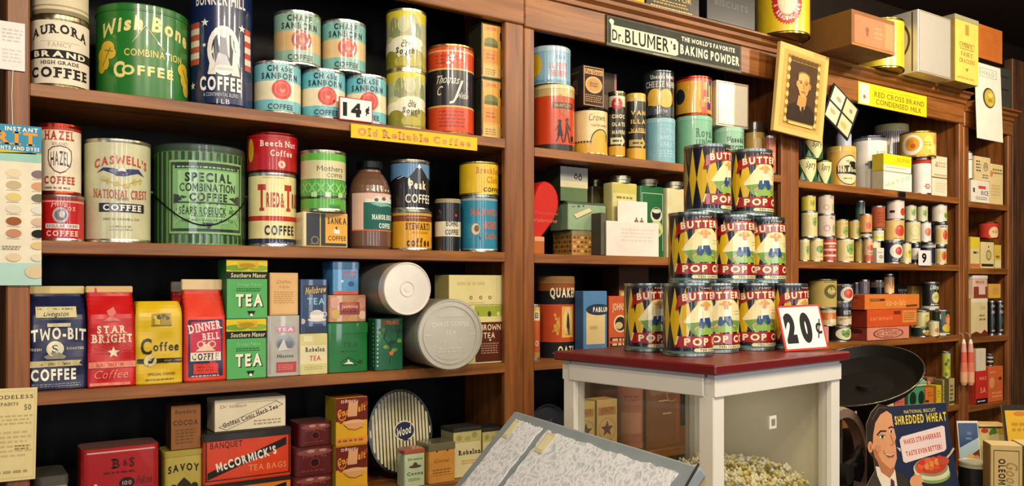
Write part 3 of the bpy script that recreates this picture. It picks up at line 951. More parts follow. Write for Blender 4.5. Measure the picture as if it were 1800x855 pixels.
# brown glass jar of ground coffee
x, y, rad, Z, ph = place_round(612, 687, .012)
ht = zat(279, Z - rad) - A2
jar = thing('coffee_jar', 'round-shouldered glass jar of brown coffee with a pink and green label', 'jar', (x, y, A2 + .0006))
JB = '6b4a38'
b = MB()
b.lathe([(0, 0, JB, 'tin'), (rad * .93, 0, JB, 'tin'), (rad, .008, JB, 'tin'), (rad, ht * .57, JB, 'tin'), (rad * .985, ht * .64, JB, 'tin'), (rad * .93, ht * .71, JB, 'tin'), (rad * .82, ht * .78, JB, 'tin'), (rad * .66, ht * .84, JB, 'tin'), (rad * .54, ht * .87, JB, 'tin'), (rad * .52, ht * .92, JB, 'tin'), (0, ht * .92, JB, 'tin')], 44)
b.build('glass_body', jar)
b = MB()
b.lathe([(rad * .5, ht * .90, '2c2f30', 'metal'), (rad * .6, ht * .90, '2c2f30', 'metal'), (rad * .62, ht * .915, '2c2f30', 'metal'), (rad * .62, ht * .985, '3a3c3c', 'metal'), (rad * .58, ht, '3a3c3c', 'metal'), (0, ht, '3a3c3c', 'metal')], 32)
b.build('screw_cap', jar)
ja = [r(0, .41, 2.7, .42, 'e0b8a8'), pg([(-.6, .56), (-.3, .55), (0, .60), (.3, .57), (.7, .6), (1.2, .56), (1.2, .5), (-.6, .5)], 'd8d8cc'), e(-.1, .545, .1, .02, '4a6a60'), e(.3, .56, .12, .02, '6a5a50'), pg([(.8, .57), (.95, .61), (1.0, .57)], '7a3a30'), r(.28, .365, 1.95, .30, '1f5f55'), pg([(-.4, .50), (.0, .52), (.8, .50), (1.25, .47), (.6, .485), (.1, .47)], '7fb4a8'),
      t('MANOR HOUSE', .38, .355, 1.35, .055, 'e9efe4', 2, 1), t('COFFEE', .4, .26, .75, .055, 'e9efe4', 2, 1), r(0, .205, 2.7, .015, 'c85a48'), ] + [ci(-.5 + i * .22, .655, .011, 'e8d8c8') for i in range(6)]
pr = print_mb(ja, rad, ht, lambda u, v, l: ((rad + l) * math.sin(u / rad), -(rad + l) * math.cos(u / rad), v), (-1.35 * rad, 1.35 * rad), (0, ht * .7), rad * .16, 'paper')
pr.build('paper_label', jar)
st1 = can('coffee_can', 'squat yellow-orange can lettered coffee in brown, under a black can', 'coffee can', 686, 759, 370, A2, bands=[(.74, 'e0a41e'), (.9, '7a3a1c'), (1, 'd0a040')], face=10, lidc='9a9a98',
          art=[t("STEWARTS", .25, .60, 1.35, .17, '4a1c12', 2, 1), t('PRIVATE BLEND', .3, .44, .85, .05, 'a06a1c', 1), t('coffee', .25, .2, 1.25, .22, '4a1c12', 2, 1), gk(.2, .82, 1.2, .06, 1, 'c88a50', 2)])
can('coffee_can', 'black can picturing a snowy peak on blue, on a squat yellow can', 'coffee can', 686, 755, 280, on=st1, bands=[(.6, '15161a'), (.95, '5c8cb8'), (1, '1a1a1e')], lidc='d8c9a0', top='plug', face=14, rim='b8b09a',
    art=[pg([(-1.4, .6), (-.7, .68), (-.35, .63), (0, .78), (.25, .93), (.45, .8), (.8, .66), (1.4, .6), (1.4, .5), (-1.4, .5)], '15161a'), pg([(.1, .83), (.25, .92), (.38, .82), (.3, .85), (.24, .8), (.18, .85)], 'f0efe8'), ln([(-.9, .62), (-.6, .665)], .012, 'e8e8e0'), e(-.28, .55, .06, .09, 'f0e6d0'),
         t('Peak', .2, .50, .95, .17, 'f2e8d0', 2), t('COFFEE', .28, .23, 1.5, .17, 'efe6d0', 1)])
can('coffee_jar', 'small black jar with a cream label and worn gold lid', 'jar', 764, 810, 349, A2, bands=[(.28, '17161a'), (.6, 'd9d2b4'), (1, '17161a')], lidc='9a8a64', top='slip', lidh=.08, face=10, art=[ci(.5, .68, .025, 'd8304a'), t('BOHNS', .2, .52, 1.0, .1, '26241e', 1), t('COFFEE', .2, .36, 1.1, .1, '26241e', 2)])
mx = can('coffee_can', 'teal blue can with orange lettering and a tipped cup, under a yellow can', 'coffee can', 809, 875, 343, A2, bands=[(.03, 'd8d8c8'), (.93, '2f8aa8'), (1, '9ab0b4')], face=14,
         art=[t('MAXWELL', .18, .70, 1.75, .12, 'd8602c', 2), t('HOUSE', .45, .47, .95, .14, 'd8602c', 2), t('Coffee', .5, .28, .9, .12, 'd8602c', 1, 1), e(-.42, .40, .22, .1, 'e6d0a0'), e(-.36, .41, .14, .06, '8a5a30'), pg([(-.3, .3), (-.12, .24), (-.2, .2)], '1c4a60'), t('GOOD TO THE LAST DROP', .4, .015, 1.3, .025, '2a4a58', 1)])
can('coffee_can', 'squat yellow can with orange and black lettering, on the teal can', 'coffee can', 807, 876, 284, on=mx, bands='e4bd1c', face=14, lidc='cfc48a', rim='cfc48a', top='plug', art=[t('Breakfast', .42, .74, 1.55, .2, 'c07818', 2, 1), t('Club', .55, .46, .75, .2, 'c07818', 2, 1), t('COFFEE', .55, .16, 1.1, .13, '2c2416', 2)])

# ================================================================== left unit, third shelf
tb = [r(-.02, .755, .7, .105, 'd9cfa0'), gk(-.02, .785, .64, .03, 1, '8a8060', 3), t('Livingston', -.02, .74, .42, .045, '2a2a34', 0, sh=.3), r(.02, .63, .4, .035, 'd6cda8'), t('TWO-BIT', .02, .525, .95, .115, 'f2ecd2', 2, rise=.022), ci(-.05, .40, .075, 'e6dfbc'), t('S', -.05, .40, .11, .075, '1a1c30', 1),
      pg([(-.24, .325), (-.05, .385), (.14, .325), (.1, .30), (-.2, .30)], '9a967e'), t('FRESH', -.38, .395, .2, .025, 'c9c4ac', 1), t('ROASTED', .30, .40, .3, .025, 'c9c4ac', 1), pg([(-.5, .285), (.4, .285), (.36, .255), (.42, .23), (-.5, .225)], 'c9b884'), t('Southern Blend', -.04, .257, .5, .035, '4a4030', 1, sh=.2),
      t('COFFEE', -.07, .15, .78, .11, 'f4eed6', 2), gk(0, .05, .9, .04, 2, '8a8a94', 5)]
bag('coffee_bag', 'navy paper bag lettered COFFEE in cream, leftmost bag on its shelf', 50, 153, 505, A3, Y0=.024, d=.075, col='191f49', fold='d9c68a', art=tb, seed=1, foldh=.07, lean=.012)
sbr = [t('STAR', .0, .575, .62, .075, 'efd0b0', 2, 1), t('BRIGHT', .02, .485, .86, .085, 'efd0b0', 2, 1), pg([(-.2, .66), (-.05, .70), (-.1, .76), (.05, .80), (.1, .74), (.02, .7), (.2, .66)], 'd8746c')] + \
      [ln([(.03 + .1 * math.cos(a), .345 + .05 * math.sin(a)), (.03 + .42 * math.cos(a), .345 + .18 * math.sin(a))], .006, 'd8503e') for a in [math.pi * i / 10 for i in range(11)]] + \
      [st(.03, .345, .06, 'f0d8b4'), r(0, .225, 1, .06, 'e2876c'), t('BOURBON SANTOS', 0, .225, .86, .035, 'b8201c', 1), t('Coffee', -.02, .13, .7, .08, 'e8876e', 0, sh=.3), r(-.05, .03, .85, .035, 'e2876c')]
bag('coffee_bag', 'bright red paper bag with a star, second bag from the end of its shelf', 155, 239, 505, A3, d=.075, col='c4151a', fold='d8b478', art=sbr, seed=3, foldh=.06, lean=.01)
yb = [r(.05, .79, .42, .13, '9c8420'), r(-.06, .775, .14, .1, 'd8bc30'), ci(.0, .81, .03, '4a4018'), ci(.1, .82, .03, '5a4c18'), ci(.18, .8, .025, '4a4018'), ln([(-.16, .71), (.26, .71)], .012, '6a5a1c'), t('C', -.28, .46, .24, .19, '1c1a10', 1), t('offee', .15, .455, .56, .105, '1c1a10', 1),
      r(.05, .285, 1.05, .055, '201e16'), ci(-.2, .285, .07, 'd8c890'), pg([(-.27, .22), (-.15, .26), (-.1, .33), (-.2, .3)], '3a3424'), t('ALWAYS FRESH', .3, .285, .4, .02, 'd0b840', 0), t('SPECIAL COFFEE', .05, .125, .6, .03, '6a5a14', 1), gk(.05, .06, .7, .03, 1, '7a6814', 2)]
bag('coffee_bag', 'yellow paper bag with rounded shoulders lettered Coffee in black', 239, 320, 530, A3, d=.07, col='d8b312', fold=None, art=yb, seed=5, shoulder=.8, round_top=True, sag=.003)
db = [r(.0, .33, .84, .56, '20284c'), r(0, .33, .76, .52, 'c8274a'), pg([(-.38, .07), (.38, .07), (.38, .2), (0, .28), (-.38, .2)], '20284c'), t('DINNER', -.01, .54, .8, .085, 'f0dcd0', 2, 1, rot=9), t('BELL', .14, .445, .42, .07, 'f0dcd0', 2, 1, rot=4), pg([(-.25, .3), (-.1, .345), (0, .37), (.1, .345), (.25, .3)], 'e8c8a0'), ring(-.12, .365, .03, .012, 'e0c0a0'), ring(.16, .365, .03, .012, 'e0c0a0'), t('54', .02, .365, .14, .05, 'f0dcd0', 1),
      r(.0, .245, .74, .085, 'e9dcc0'), t('COFFEE', 0, .245, .66, .065, '2a2a40', 2, 1), r(0, .125, .6, .1, 'd8321e'), gk(0, .125, .46, .06, 2, 'a81c14', 2), gk(0, .055, .7, .025, 1, 'c8b8c0', 3)]
bag('coffee_bag', 'red-orange gable-top bag with a framed bell label', 325, 397, 493, A3, d=.075, col='dc3a22', fold='dcc398', art=db, seed=8, shoulder=.63, foldh=.10, sag=.0015)
bag('coffee_bag', 'red bag with a pale top, mostly hidden behind the yellow bag', 306, 372, 497, A3, Y0=.125, d=.07, col='c8281e', fold='d8c8b4', seed=9, shoulder=.66, foldh=.1)


def tea_box(lab, x0, x1, yt, **k):
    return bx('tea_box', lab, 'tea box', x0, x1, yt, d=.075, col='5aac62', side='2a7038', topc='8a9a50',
              art=[r(0, .90, 1, .2, 'e0c02a'), e(-.25, .86, .3, .05, '6f9a2c'), e(.28, .86, .26, .05, '88a838'), r(.02, .91, .5, .1, 'd0a830'), e(0, .9, .2, .04, 'a88c20'), r(0, .735, 1, .12, '1b1c18'), t('Southern Manor', .04, .735, .86, .075, 'e0d8b0', 1, sh=.1), t('Orange Pekoe', .05, .58, .6, .05, '9cd49a', 0), gk(.05, .49, .62, .07, 2, '1f6a30', 4),
                   t('TEA', .09, .295, .68, .21, '16381c', 2), t('TEA', .06, .31, .68, .21, 'f0ead0', 2), pg([(.0, .13), (.2, .13), (.16, .07), (.1, .02), (.04, .07)], '16281a'), ci(.1, .06, .025, 'f0e8d0')], group='green tea boxes in a stack', **k)


tbx = tea_box('green and yellow TEA box, lower of the stack of two', 398, 468, 561, zb=A3)
tea_box('green and yellow TEA box, upper of the stack of two', 398, 470, 457, on=tbx)
gt = bx('tea_tin', 'worn silver-grey tin with red panels under a tan carton', 'tea tin', 470, 527, 555, A3, d=.07, col='b4b0a6', topc='8a8a84', tin=.004, mat='tin',
        art=[r(.05, .77, .6, .1, 'a8485a'), t('TEA', .05, .77, .5, .06, 'd8c8c8', 1), e(.05, .55, .3, .13, '84868c'), e(-.05, .52, .14, .1, '5c6068'), e(.18, .56, .1, .1, '6a6e78'), pg([(-.2, .42), (0, .62), (.1, .46), (.3, .44)], 'd0ccc4'), t('Mission', .05, .335, .5, .05, '3c3c44', 1, 1), r(.08, .15, .62, .17, 'b83a38'), gk(.08, .15, .5, .1, 3, 'd88078', 3), r(-.42, .5, .04, .9, '9a968c'), r(.46, .5, .03, .9, '9a968c')])
bx('tea_carton', 'plain tan carton with faint script, on the silver-grey tin', 'tea carton', 474, 524, 480, on=gt, d=.06, col='dcb27a', side='a8824e', art=[r(0, .5, .92, .95, 'd3a66c'), r(0, .5, .87, .91, 'dcb27a'), t('Ceylon', 0, .78, .5, .07, 'a0703c', 0, sh=.3, rise=.02), t('TEA', 0, .66, .4, .05, 'b08048', 0), gk(0, .42, .7, .3, 6, 'c09058', 3)])
rt = bx('tea_box', 'small cream tea box lettered TEA in red, under a navy tin', 'tea box', 527, 576, 587, A3, d=.06, col='e6dbae', side='b8a86c', tin=.003, mat='tin', art=[r(0, .86, 1, .28, 'd6cc84'), r(-.2, .88, .3, .14, 'e6deb0'), t('Robelon', .05, .615, .68, .11, '33301c', 2, 1), t('TEA', .05, .40, .4, .12, 'cc4a30', 1), r(0, .13, 1, .26, 'd2c886'), gk(0, .16, .7, .1, 2, 'b0a45c', 3)])
bx('tea_tin', 'navy tin picturing a white teacup, on a small cream tea box', 'tea tin', 528, 576, 491, on=rt, d=.06, col='26406a', side='14223c', tin=.004, mat='tin', art=[r(.05, .8, .86, .17, '15171e'), t('Mellobrew', .07, .8, .76, .13, 'd8b880', 1, sh=.25, rot=6), t('TEA', .07, .59, .64, .12, '8fc8d8', 1), e(.1, .33, .26, .1, 'f0ece4'), r(.1, .38, .52, .05, '26406a'), e(.1, .375, .26, .035, 'd8d0c4'), e(.1, .25, .34, .035, 'e6e0d6'), ring(.38, .35, .04, .015, 'e6e0d6'), t('Coronation', .1, .2, .5, .04, 'c8d0d8', 0, sh=.2), ci(-.42, .225, .05, 'd0a8a8'), r(.1, .07, .8, .12, '182a48')])
gn = bx('tea_tin', 'square glossy green tin under a flowered tin', 'tea tin', 577, 647, 567, A3, d=.085, col='177032', side='0f4a22', tin=.006, mat='tin', lid=(.2, '1a7836'), art=[t('TEA', .05, .55, .4, .1, '0f5426', 1), gk(.05, .42, .5, .06, 1, '0f5426', 2), ln([(-.2, .2), (.0, .3), (.3, .16)], .02, '0e4a20'), pg([(-.12, .17), (.0, .22), (.08, .2), (.14, .16)], 'e4e8dc'), ci(0, .235, .02, 'e4e8dc'), r(.02, .145, .4, .02, '16301c'), e(.3, .2, .06, .04, '0f3c1c')])
fl = bx('tea_tin', 'small tin printed with pink flowers, in the middle of a stack of three tins', 'tea tin', 578, 645, 519, on=gn, d=.08, col='c88e62', side='7a4a38', tin=.008, mat='tin', art=[e(-.36, .72, .12, .2, 'e0a890'), e(.36, .7, .12, .2, 'd89a84'), e(-.32, .3, .12, .18, 'd8b05c'), e(.38, .25, .1, .16, 'e8c8a0'), e(.12, .14, .12, .12, 'd8a060'), r(.04, .5, .52, .46, '9c3c34'), e(.04, .62, .22, .12, 'c06048'), t('Jasmine', .04, .56, .44, .13, 'e8c0a0', 1, rise=.03), gk(.04, .38, .4, .1, 1, '5a2420', 3)])
bx('tea_tin', 'small blue tin with orange lettering, on top of a stack of three tins', 'tea tin', 585, 631, 459, on=fl, d=.07, col='4d8fc0', side='1c3c5c', tin=.004, mat='tin', lid=(.22, '2c5c84'), art=[t("TENDER", .12, .66, .6, .1, 'c84a3c', 1), t('LEAF', .12, .52, .5, .08, 'c84a3c', 1), r(-.15, .4, .1, .06, 'd8e0e4'), e(.2, .32, .12, .08, '2c5480'), r(0, .06, 1, .1, 'd0523a')])
bx('tea_tin', 'dark green tin with a branch and one orange flower', 'tea tin', 660, 709, 560, A3, Y0=.0, d=.055, col='1c6440', side='2c6a54', tin=.005, mat='tin', art=[r(.04, .92, .6, .09, '96582c'), t('TEA', .04, .92, .3, .06, 'd8a050', 1), ln([(.0, .1), (.04, .45), (-.2, .62), (-.1, .8)], .02, '123c28'), ln([(.04, .45), (.3, .6), (.28, .78)], .02, '123c28')] + [e(.35 * math.cos(i * 2.4), .58 + .2 * math.sin(i * 1.7), .08, .035, ('2f8a52', '8a9a3c', '123c28')[i % 3]) for i in range(14)] + [st(.06, .33, .07, 'd86a2c'), ci(.06, .33, .04, 'e0783a')] + [ci(-.44, .1 + .08 * i, .02, 'b8d0c0') for i in range(10)], sart=[ci(.3, .1 + .08 * i, .02, 'b8d0c0') for i in range(11)])
brn = bx('tea_box', 'cream and dark brown tea box behind the grey round tin, under a cream carton', 'tea box', 822, 883, 537, A3, Y0=.022, d=.07, col='d9cf8e', side='a89c5c', topc='c0b470', art=[r(.1, .90, .8, .18, '9aa838'), e(.12, .85, .05, .05, '33401c'), e(.38, .85, .05, .04, 'd9cf8e'), t('I', -.2, .86, None, .08, '4a4a20', 1), r(.1, .37, .76, .68, '5a2416'), t('BROWN', .16, .62, .58, .1, 'ead9b0', 1), t('TEA', .12, .48, .34, .1, 'ead9b0', 1, 1), e(.14, .40, .03, .015, 'ead9b0'), gk(.14, .26, .52, .2, 5, 'b88a70', 4)])
bx('tea_carton', 'blank cream carton with three small seals, on the cream and brown tea box', 'tea carton', 789, 884, 484, on=brn, Y0=.022, d=.08, col='d6ca92', side='b0a468', topc='e0d6a4', art=[gk(-.05, .72, .6, .2, 1, 'c4b678', 2), ci(-.1, .25, .06, '5c5a34'), ci(.08, .25, .06, '5c5a34'), ci(.25, .25, .06, '5c5a34'), ci(-.1, .25, .035, 'c8bc80'), ci(.08, .25, .035, 'c8bc80'), ci(.25, .25, .035, 'c8bc80'), gk(0, .08, .3, .05, 1, 'b0a468', 1)])


# two round tins lying on their sides, their ends turned to the room
def lying(name, lab, px, py, rx, Z, ln_, rz, col, endc, zb=None, emb=None):
    c = cpt(px, py, Z)
    rad = rx * Z / F
    if zb is not None:
        c.z = zb + rad
    root = thing(name, lab, 'round tin', tuple(c))
    root.rotation_euler = (math.pi / 2, 0, rz)
    b = MB()
    b.lathe([(0, -ln_, col, 'dull'), (rad, -ln_, col, 'dull'), (rad, -ln_ * .14, col, 'dull'), (rad, -.004, col, 'dull')], 48); b.build('body', root)
    b = MB()
    b.lathe([(rad, -ln_ * .16, endc, 'dull'), (rad * 1.012, -ln_ * .15, endc, 'dull'), (rad * 1.012, -.003, endc, 'dull'), (rad * .985, 0, endc, 'dull'), (rad * .95, 0, endc, 'dull'), (rad * .94, -.002, endc, 'dull')] +
            (emb(rad, endc) if emb else [(rad * .32, -.002, endc, 'dull'), (rad * .30, -.0005, endc, 'dull'), (rad * .26, -.0005, endc, 'dull'), (rad * .24, -.002, endc, 'dull'), (rad * .13, -.002, endc, 'dull'), (rad * .12, -.0005, endc, 'dull'), (0, -.0005, endc, 'dull')]), 48)
    b.build('lid', root)
    return root, rad


l1, rr1 = lying('round_tin', 'grey round tin lying on its side, its embossed lid facing out', 793, 587, 62, 2.08, .17, -.10, 'b4b0a2', 'c6c2b4', None,
                lambda R_, c: [(R_ * .86, -.002, c, 'dull'), (R_ * .85, 0, c, 'dull'), (R_ * .80, 0, c, 'dull'), (R_ * .79, -.002, c, 'dull'), (0, -.002, c, 'dull')])
l1.location.z = A3 + rr1 * 1.014 + .0006
ops = [t('CHASE COFFEE', 0, .28, 1.15, .13, 'e0dccf', 1, rise=.03), t('TEA', 0, .06, .34, .12, 'e0dccf', 1), t('CO', 0, -.1, .2, .1, 'cfcbbd', 1), t('NET WT', 0, -.26, .7, .13, 'cfcbbd', 1), gk(0, -.44, .8, .2, 2, 'd2cec0', 2), r(-.72, 0, .25, .02, 'e0dcd0'), r(.72, 0, .25, .02, 'e0dcd0'), pg([(-.45, .5), (.45, .5), (.3, .64), (0, .7), (-.3, .64)], 'cac6b8'), pg([(-.45, -.58), (.45, -.58), (.3, -.68), (0, -.72), (-.3, -.68)], 'cac6b8')]
pm = print_mb(ops, rr1, rr1, lambda u, v, l: (u, v, l - .002), (-rr1, rr1), (-rr1, rr1), None, 'dull'); pm.build('painted_relief_lettering', l1)  # flat letters; light catching the embossing is put into their paler colour
l2, rr2 = lying('round_tin', 'pale round tin lying high on other tins, its plain white end facing out', 717, 508, 46.5, 2.02, .19, .02, '8a8880', 'f0e9dd')

# ================================================================== left unit, bottom shelf in view
bx('biscuit_tin', 'low oblong tin with a dark shiny lid, behind the yellowed notice', 'tin', 62, 120, 838, A4, Y0=.05, d=.12, col='b08a4a', side='6a522c', topc='40403a', tin=.012, mat='tin', lid=(.14, '54524a'), art=[gk(.2, .7, .5, .1, 1, '6a4a20', 2)])
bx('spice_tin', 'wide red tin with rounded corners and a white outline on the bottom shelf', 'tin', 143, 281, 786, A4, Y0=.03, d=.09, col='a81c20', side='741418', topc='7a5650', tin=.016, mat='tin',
   art=[ln([(-.46, .06), (-.46, .90), (-.44, .95), (.44, .95), (.46, .90), (.46, .06)], .018, 'd8a8a0'), t('B', -.06, .80, .11, .12, '4a1010', 2, 1), t('S', .14, .80, .08, .12, '4a1010', 2, 1), t('&', .05, .80, .06, .08, '4a1010', 1), gk(-.0, .69, .46, .05, 1, '5a1414', 2), t('Orange', -.22, .50, .3, .15, 'e8b8a0', 1, sh=.15), e(.07, .55, .1, .07, '2c1414'), t('100', .07, .55, .12, .05, 'b89a90', 1), t('Pekoe', .3, .57, .2, .1, '6a1c1c', 1, sh=.2), gk(.06, .42, .3, .05, 1, '5a1414', 3)])
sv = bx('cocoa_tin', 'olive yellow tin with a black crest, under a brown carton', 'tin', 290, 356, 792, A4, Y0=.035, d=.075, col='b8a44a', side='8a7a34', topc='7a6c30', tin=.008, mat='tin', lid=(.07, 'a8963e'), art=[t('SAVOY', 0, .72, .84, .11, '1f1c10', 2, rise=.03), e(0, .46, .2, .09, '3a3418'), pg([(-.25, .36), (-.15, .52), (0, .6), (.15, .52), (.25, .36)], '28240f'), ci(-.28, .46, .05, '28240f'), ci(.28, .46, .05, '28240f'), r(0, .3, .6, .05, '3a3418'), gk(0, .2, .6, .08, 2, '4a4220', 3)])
bx('cocoa_carton', 'dull brown carton, on the olive yellow tin', 'carton', 300, 353, 713, on=sv, Y0=.04, d=.055, col='8c5c34', side='3c2412', topc='6c4424', art=[t('Bensdorp', 0, .86, .7, .09, '5c3414', 1, sh=.1), t('COCOA', 0, .61, .82, .12, '60361a', 2), gk(0, .3, .7, .36, 5, '744826', 3)])
mc = [r(0, .5, .96, .86, '1c1410'), r(0, .5, .93, .82, 'd8401a'), t('BANQUET', -.25, .76, .36, .12, '3a140c', 1), pg([(-.46, .10), (-.46, .24), (.44, .80), (.44, .64)], '171412'), t("McCORMICK'S", -.02, .445, .7, .17, 'f0e8d8', 2, rot=11.5), t('TEA BAGS', .22, .25, .44, .12, 'e88a58', 1)]
m2 = bx('tea_bag_tin', 'orange tin with a black diagonal stripe, mostly below the picture edge', 'tin', 360, 512, 846, A4, Y0=.025, d=.10, col='e07a1c', side='7a4010', topc='2c2420', tin=.006, mat='tin', lid=(.1, '2a2422'), art=[pg([(-.46, .10), (-.46, .24), (.44, .80), (.44, .64)], '171412')])
m1 = bx('tea_bag_tin', 'orange-red tin with white lettering on a black diagonal stripe, hinged dark lid', 'tin', 358, 512, 757, on=m2, Y0=.025, d=.10, col='cc3c18', side='7a2410', topc='b0705c', tin=.006, mat='tin', lid=(.14, '2c2624'), art=mc)
bx('tea_box', 'cream box with a slanted framed title, on the orange-red tin', 'tea box', 377, 502, 700, on=m1, Y0=.035, d=.07, col='e0d3b4', side='b0a080', art=[t('Dr William', -.24, .78, .36, .1, '8a7c64', 0, sh=.2), ln([(-.44, .14), (.36, .84), (.46, .72), (-.34, .04), (-.44, .14)], .014, '4a4034'), t('Golden Conic Herb Tea', .0, .43, .80, .15, '2c261e', 1, 1, rot=16), gk(.24, .2, .4, .2, 2, 'a09278', 3), gk(.1, .87, .6, .05, 1, 'b0a286', 3)])


def maroon(lab, x0, x1, yt, **k):
    return bx('tea_tin', lab, 'tin', x0, x1, yt, d=.08, col='5a1a1c', side='3a1214', topc='6a4440', tin=.01, mat='tin', art=[e(0, .82, .44, .12, '8a4a44'), e(-.1, .86, .1, .06, 'b88a7c'), e(.2, .86, .1, .05, 'b88a7c'), ring(0, .45, .16, .04, '8a2a24'), e(0, .45, .1, .12, '2a0c10'), t('Fine Tea', 0, .66, .6, .1, '8a5048', 1, rise=.04), gk(0, .18, .7, .12, 1, '7a3a34', 2)], group='maroon tins in a stack', **k)


k3 = maroon('dark red tin with a reddish top edge, lowest of a stack of three maroon tins', 516, 586, 837, zb=A4, Y0=.03)
k2 = maroon('dark maroon tin, middle of a stack of three beside the yellow cocoa boxes', 518, 588, 786, on=k3, Y0=.03)
maroon('maroon tin with a pale floral rim, top of a stack of three', 525, 584, 743, on=k2, Y0=.035)


def cocoa_box(lab, **k):
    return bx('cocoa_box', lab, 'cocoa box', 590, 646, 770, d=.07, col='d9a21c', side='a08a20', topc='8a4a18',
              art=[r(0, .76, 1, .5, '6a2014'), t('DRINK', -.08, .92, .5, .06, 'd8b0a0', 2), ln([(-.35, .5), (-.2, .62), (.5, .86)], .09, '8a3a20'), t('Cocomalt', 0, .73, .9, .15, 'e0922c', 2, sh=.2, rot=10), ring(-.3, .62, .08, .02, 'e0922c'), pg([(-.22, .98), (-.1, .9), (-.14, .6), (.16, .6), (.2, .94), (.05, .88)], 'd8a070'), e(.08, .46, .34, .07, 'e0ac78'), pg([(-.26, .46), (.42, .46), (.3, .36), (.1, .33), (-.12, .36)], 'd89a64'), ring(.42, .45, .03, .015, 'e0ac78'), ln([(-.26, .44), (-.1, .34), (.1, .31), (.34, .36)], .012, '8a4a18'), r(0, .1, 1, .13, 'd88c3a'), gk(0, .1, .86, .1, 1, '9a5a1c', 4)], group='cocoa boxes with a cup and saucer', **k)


q0 = bx('cocoa_box', 'yellow cocoa box at the bottom of its tall stack, mostly out of view', 'cocoa box', 590, 646, 868, A4, d=.07, col='d9a21c', side='a08a20', topc='8a4a18', group='cocoa boxes with a cup and saucer')
q0.o.children[0].name = 'body'
q1 = cocoa_box('yellow and maroon box with cup and saucer, middle of its tall stack', on=q0, h=.118)
cocoa_box('yellow and maroon box with cup and saucer, topmost of its tall stack', on=q1, h=.118)
# striped round tin stood on its edge
c = cpt(711, 765, 2.0)
rad = 65.5 * 2.0 / F
root = thing('round_tin', 'big round tin with vertical cream stripes and a navy oval, stood on edge', 'round tin', (onp(711, .075)[0], .098, A4 + rad * 1.24 * .99 + .016), 0, None, (math.radians(82), 0, -.07))
b = MB(); b.lathe([(0, -.09, '2a2c34', 'dull'), (rad, -.09, '2a2c34', 'dull'), (rad, -.012, '3c3c40', 'dull'), (rad * 1.01, -.012, '4a4a4a', 'metal'), (rad * 1.01, .002, '4a4a4a', 'metal'), (rad * .96, .002, '4a4a4a', 'metal'), (rad * .95, 0, '4a4a4a', 'metal'), (0, 0, '3b3f52', 'tin')], 48)
b.xf(Matrix.Diagonal((1, 1.24, 1, 1))).build('body', root)
ops = []
for i in range(-9, 10):
    x = i * .105
    hh = math.sqrt(max(0, .9 - x * x))
    ops.append(r(x, 0, .068, 2 * hh, 'cfc59a'))
ops += [e(.12, .02, .33, .24, 'd8d0a8'), e(.12, .02, .30, .21, '141c48'), t('Wood', .10, .02, .46, .2, 'f0ead0', 1, sh=.25, rot=10), r(.14, -.20, .18, .03, '141c48')]
pm = print_mb(ops, rad, rad, lambda u, v, l: (u, v * 1.24, l), (-rad, rad), (-rad, rad)); pm.build('printed_lid', root)
i5 = bx('cocoa_tin', 'slim pale green tin lettered Cocoa with a red-brown cap', 'tin', 711, 747, 790, A4, Y0=-.0, d=.045, col='b9c8a0', side='5a3424', topc='a8503c', tin=.004, mat='tin', lid=(.09, 'a4523e'), art=[r(0, .95, 1, .12, '5a7a4c'), t("Droste", .02, .74, .7, .06, '3a4a30', 1), ci(.02, .58, .07, '6a3a30'), e(.02, .54, .3, .04, '4a4a38'), t('Cocoa', .02, .36, .78, .085, '2c3a28', 1, 1), gk(0, .2, .6, .08, 2, '6a7a58', 2)])
bx('spice_tin', 'orange-tan tin with a worn grey lid, in front of cream boxes', 'tin', 754, 800, 779, A4, Y0=.0, d=.07, col='cf9040', side='6a4a24', topc='5c5440', tin=.004, mat='tin', lid=(.16, '6c6650'), art=[pg([(-.2, .98), (.2, .98), (0, .86)], '6c6650'), t('Ginger', 0, .56, .6, .1, 'a0641c', 1), ci(-.2, .8, .03, '6a4420'), ci(.2, .8, .03, '6a4420'), gk(0, .3, .7, .14, 2, '9a6420', 3), ln([(-.44, .2), (.44, .2)], .01, '9a6420')])
for lab, xa_, xb_ in (('cream box with olive pattern, left of the pair behind the orange-tan tin', 797, 846), ('cream box with olive pattern, right of the pair, cut off by the lace display', 848, 886)):
    bx('tea_box', lab, 'tea box', xa_, xb_, 752, A4, Y0=.024, d=.07, col='d8cc98', side='8a8458', topc='262420', lid=(.06, '2c2a26'), group='pair of cream boxes with dark lids', art=[r(0, .82, 1, .24, 'b8b070'), e(-.3, .8, .1, .06, '9a9450'), e(.25, .84, .1, .06, '9a9450'), e(0, .78, .1, .05, 'a49c58'), t('Robelon', .08, .50, .78, .1, '2c2818', 2, 1), gk(.05, .3, .5, .1, 2, 'd0a050', 3)])

# papers fixed to the left post
pn = plate('paper_notice', 'small white paper notice pinned at the top of the left post', 'notice', -30, 44, 31, 117, Y=-.004, th=.001, col='eee9e2', art=[gk(.2, .72, .5, .3, 4, 'cfc8c4', 3), gk(.2, .3, .5, .3, 4, 'd8d2ce', 5)])
sw = ['e8d8b0', '85707a', 'c8b488', 'd8a078', 'e0cc80', '7a7460', 'e2d6bc', 'dfd8cc', '9a5a28', 'd8b898', 'c88a68', '151414']
ch = [r(0, .915, 1, .17, '3f93b4'), r(0, .80, 1, .055, '9fd0c0'), pg([(-.5, .815), (.4, .835), (.43, .825), (.5, .82), (.5, .83), (-.5, .85)], 'd8c24a'), t('INSTANT', .2, .975, .5, .026, 'f4f0e6', 2), t('RIT', .14, .917, .66, .08, 'e8a03c', 2, 1), t('TINTS AND DYES', .14, .855, .66, .024, 'f4f0e6', 2), r(0, .07, 1, .14, 'b4d8cc')]
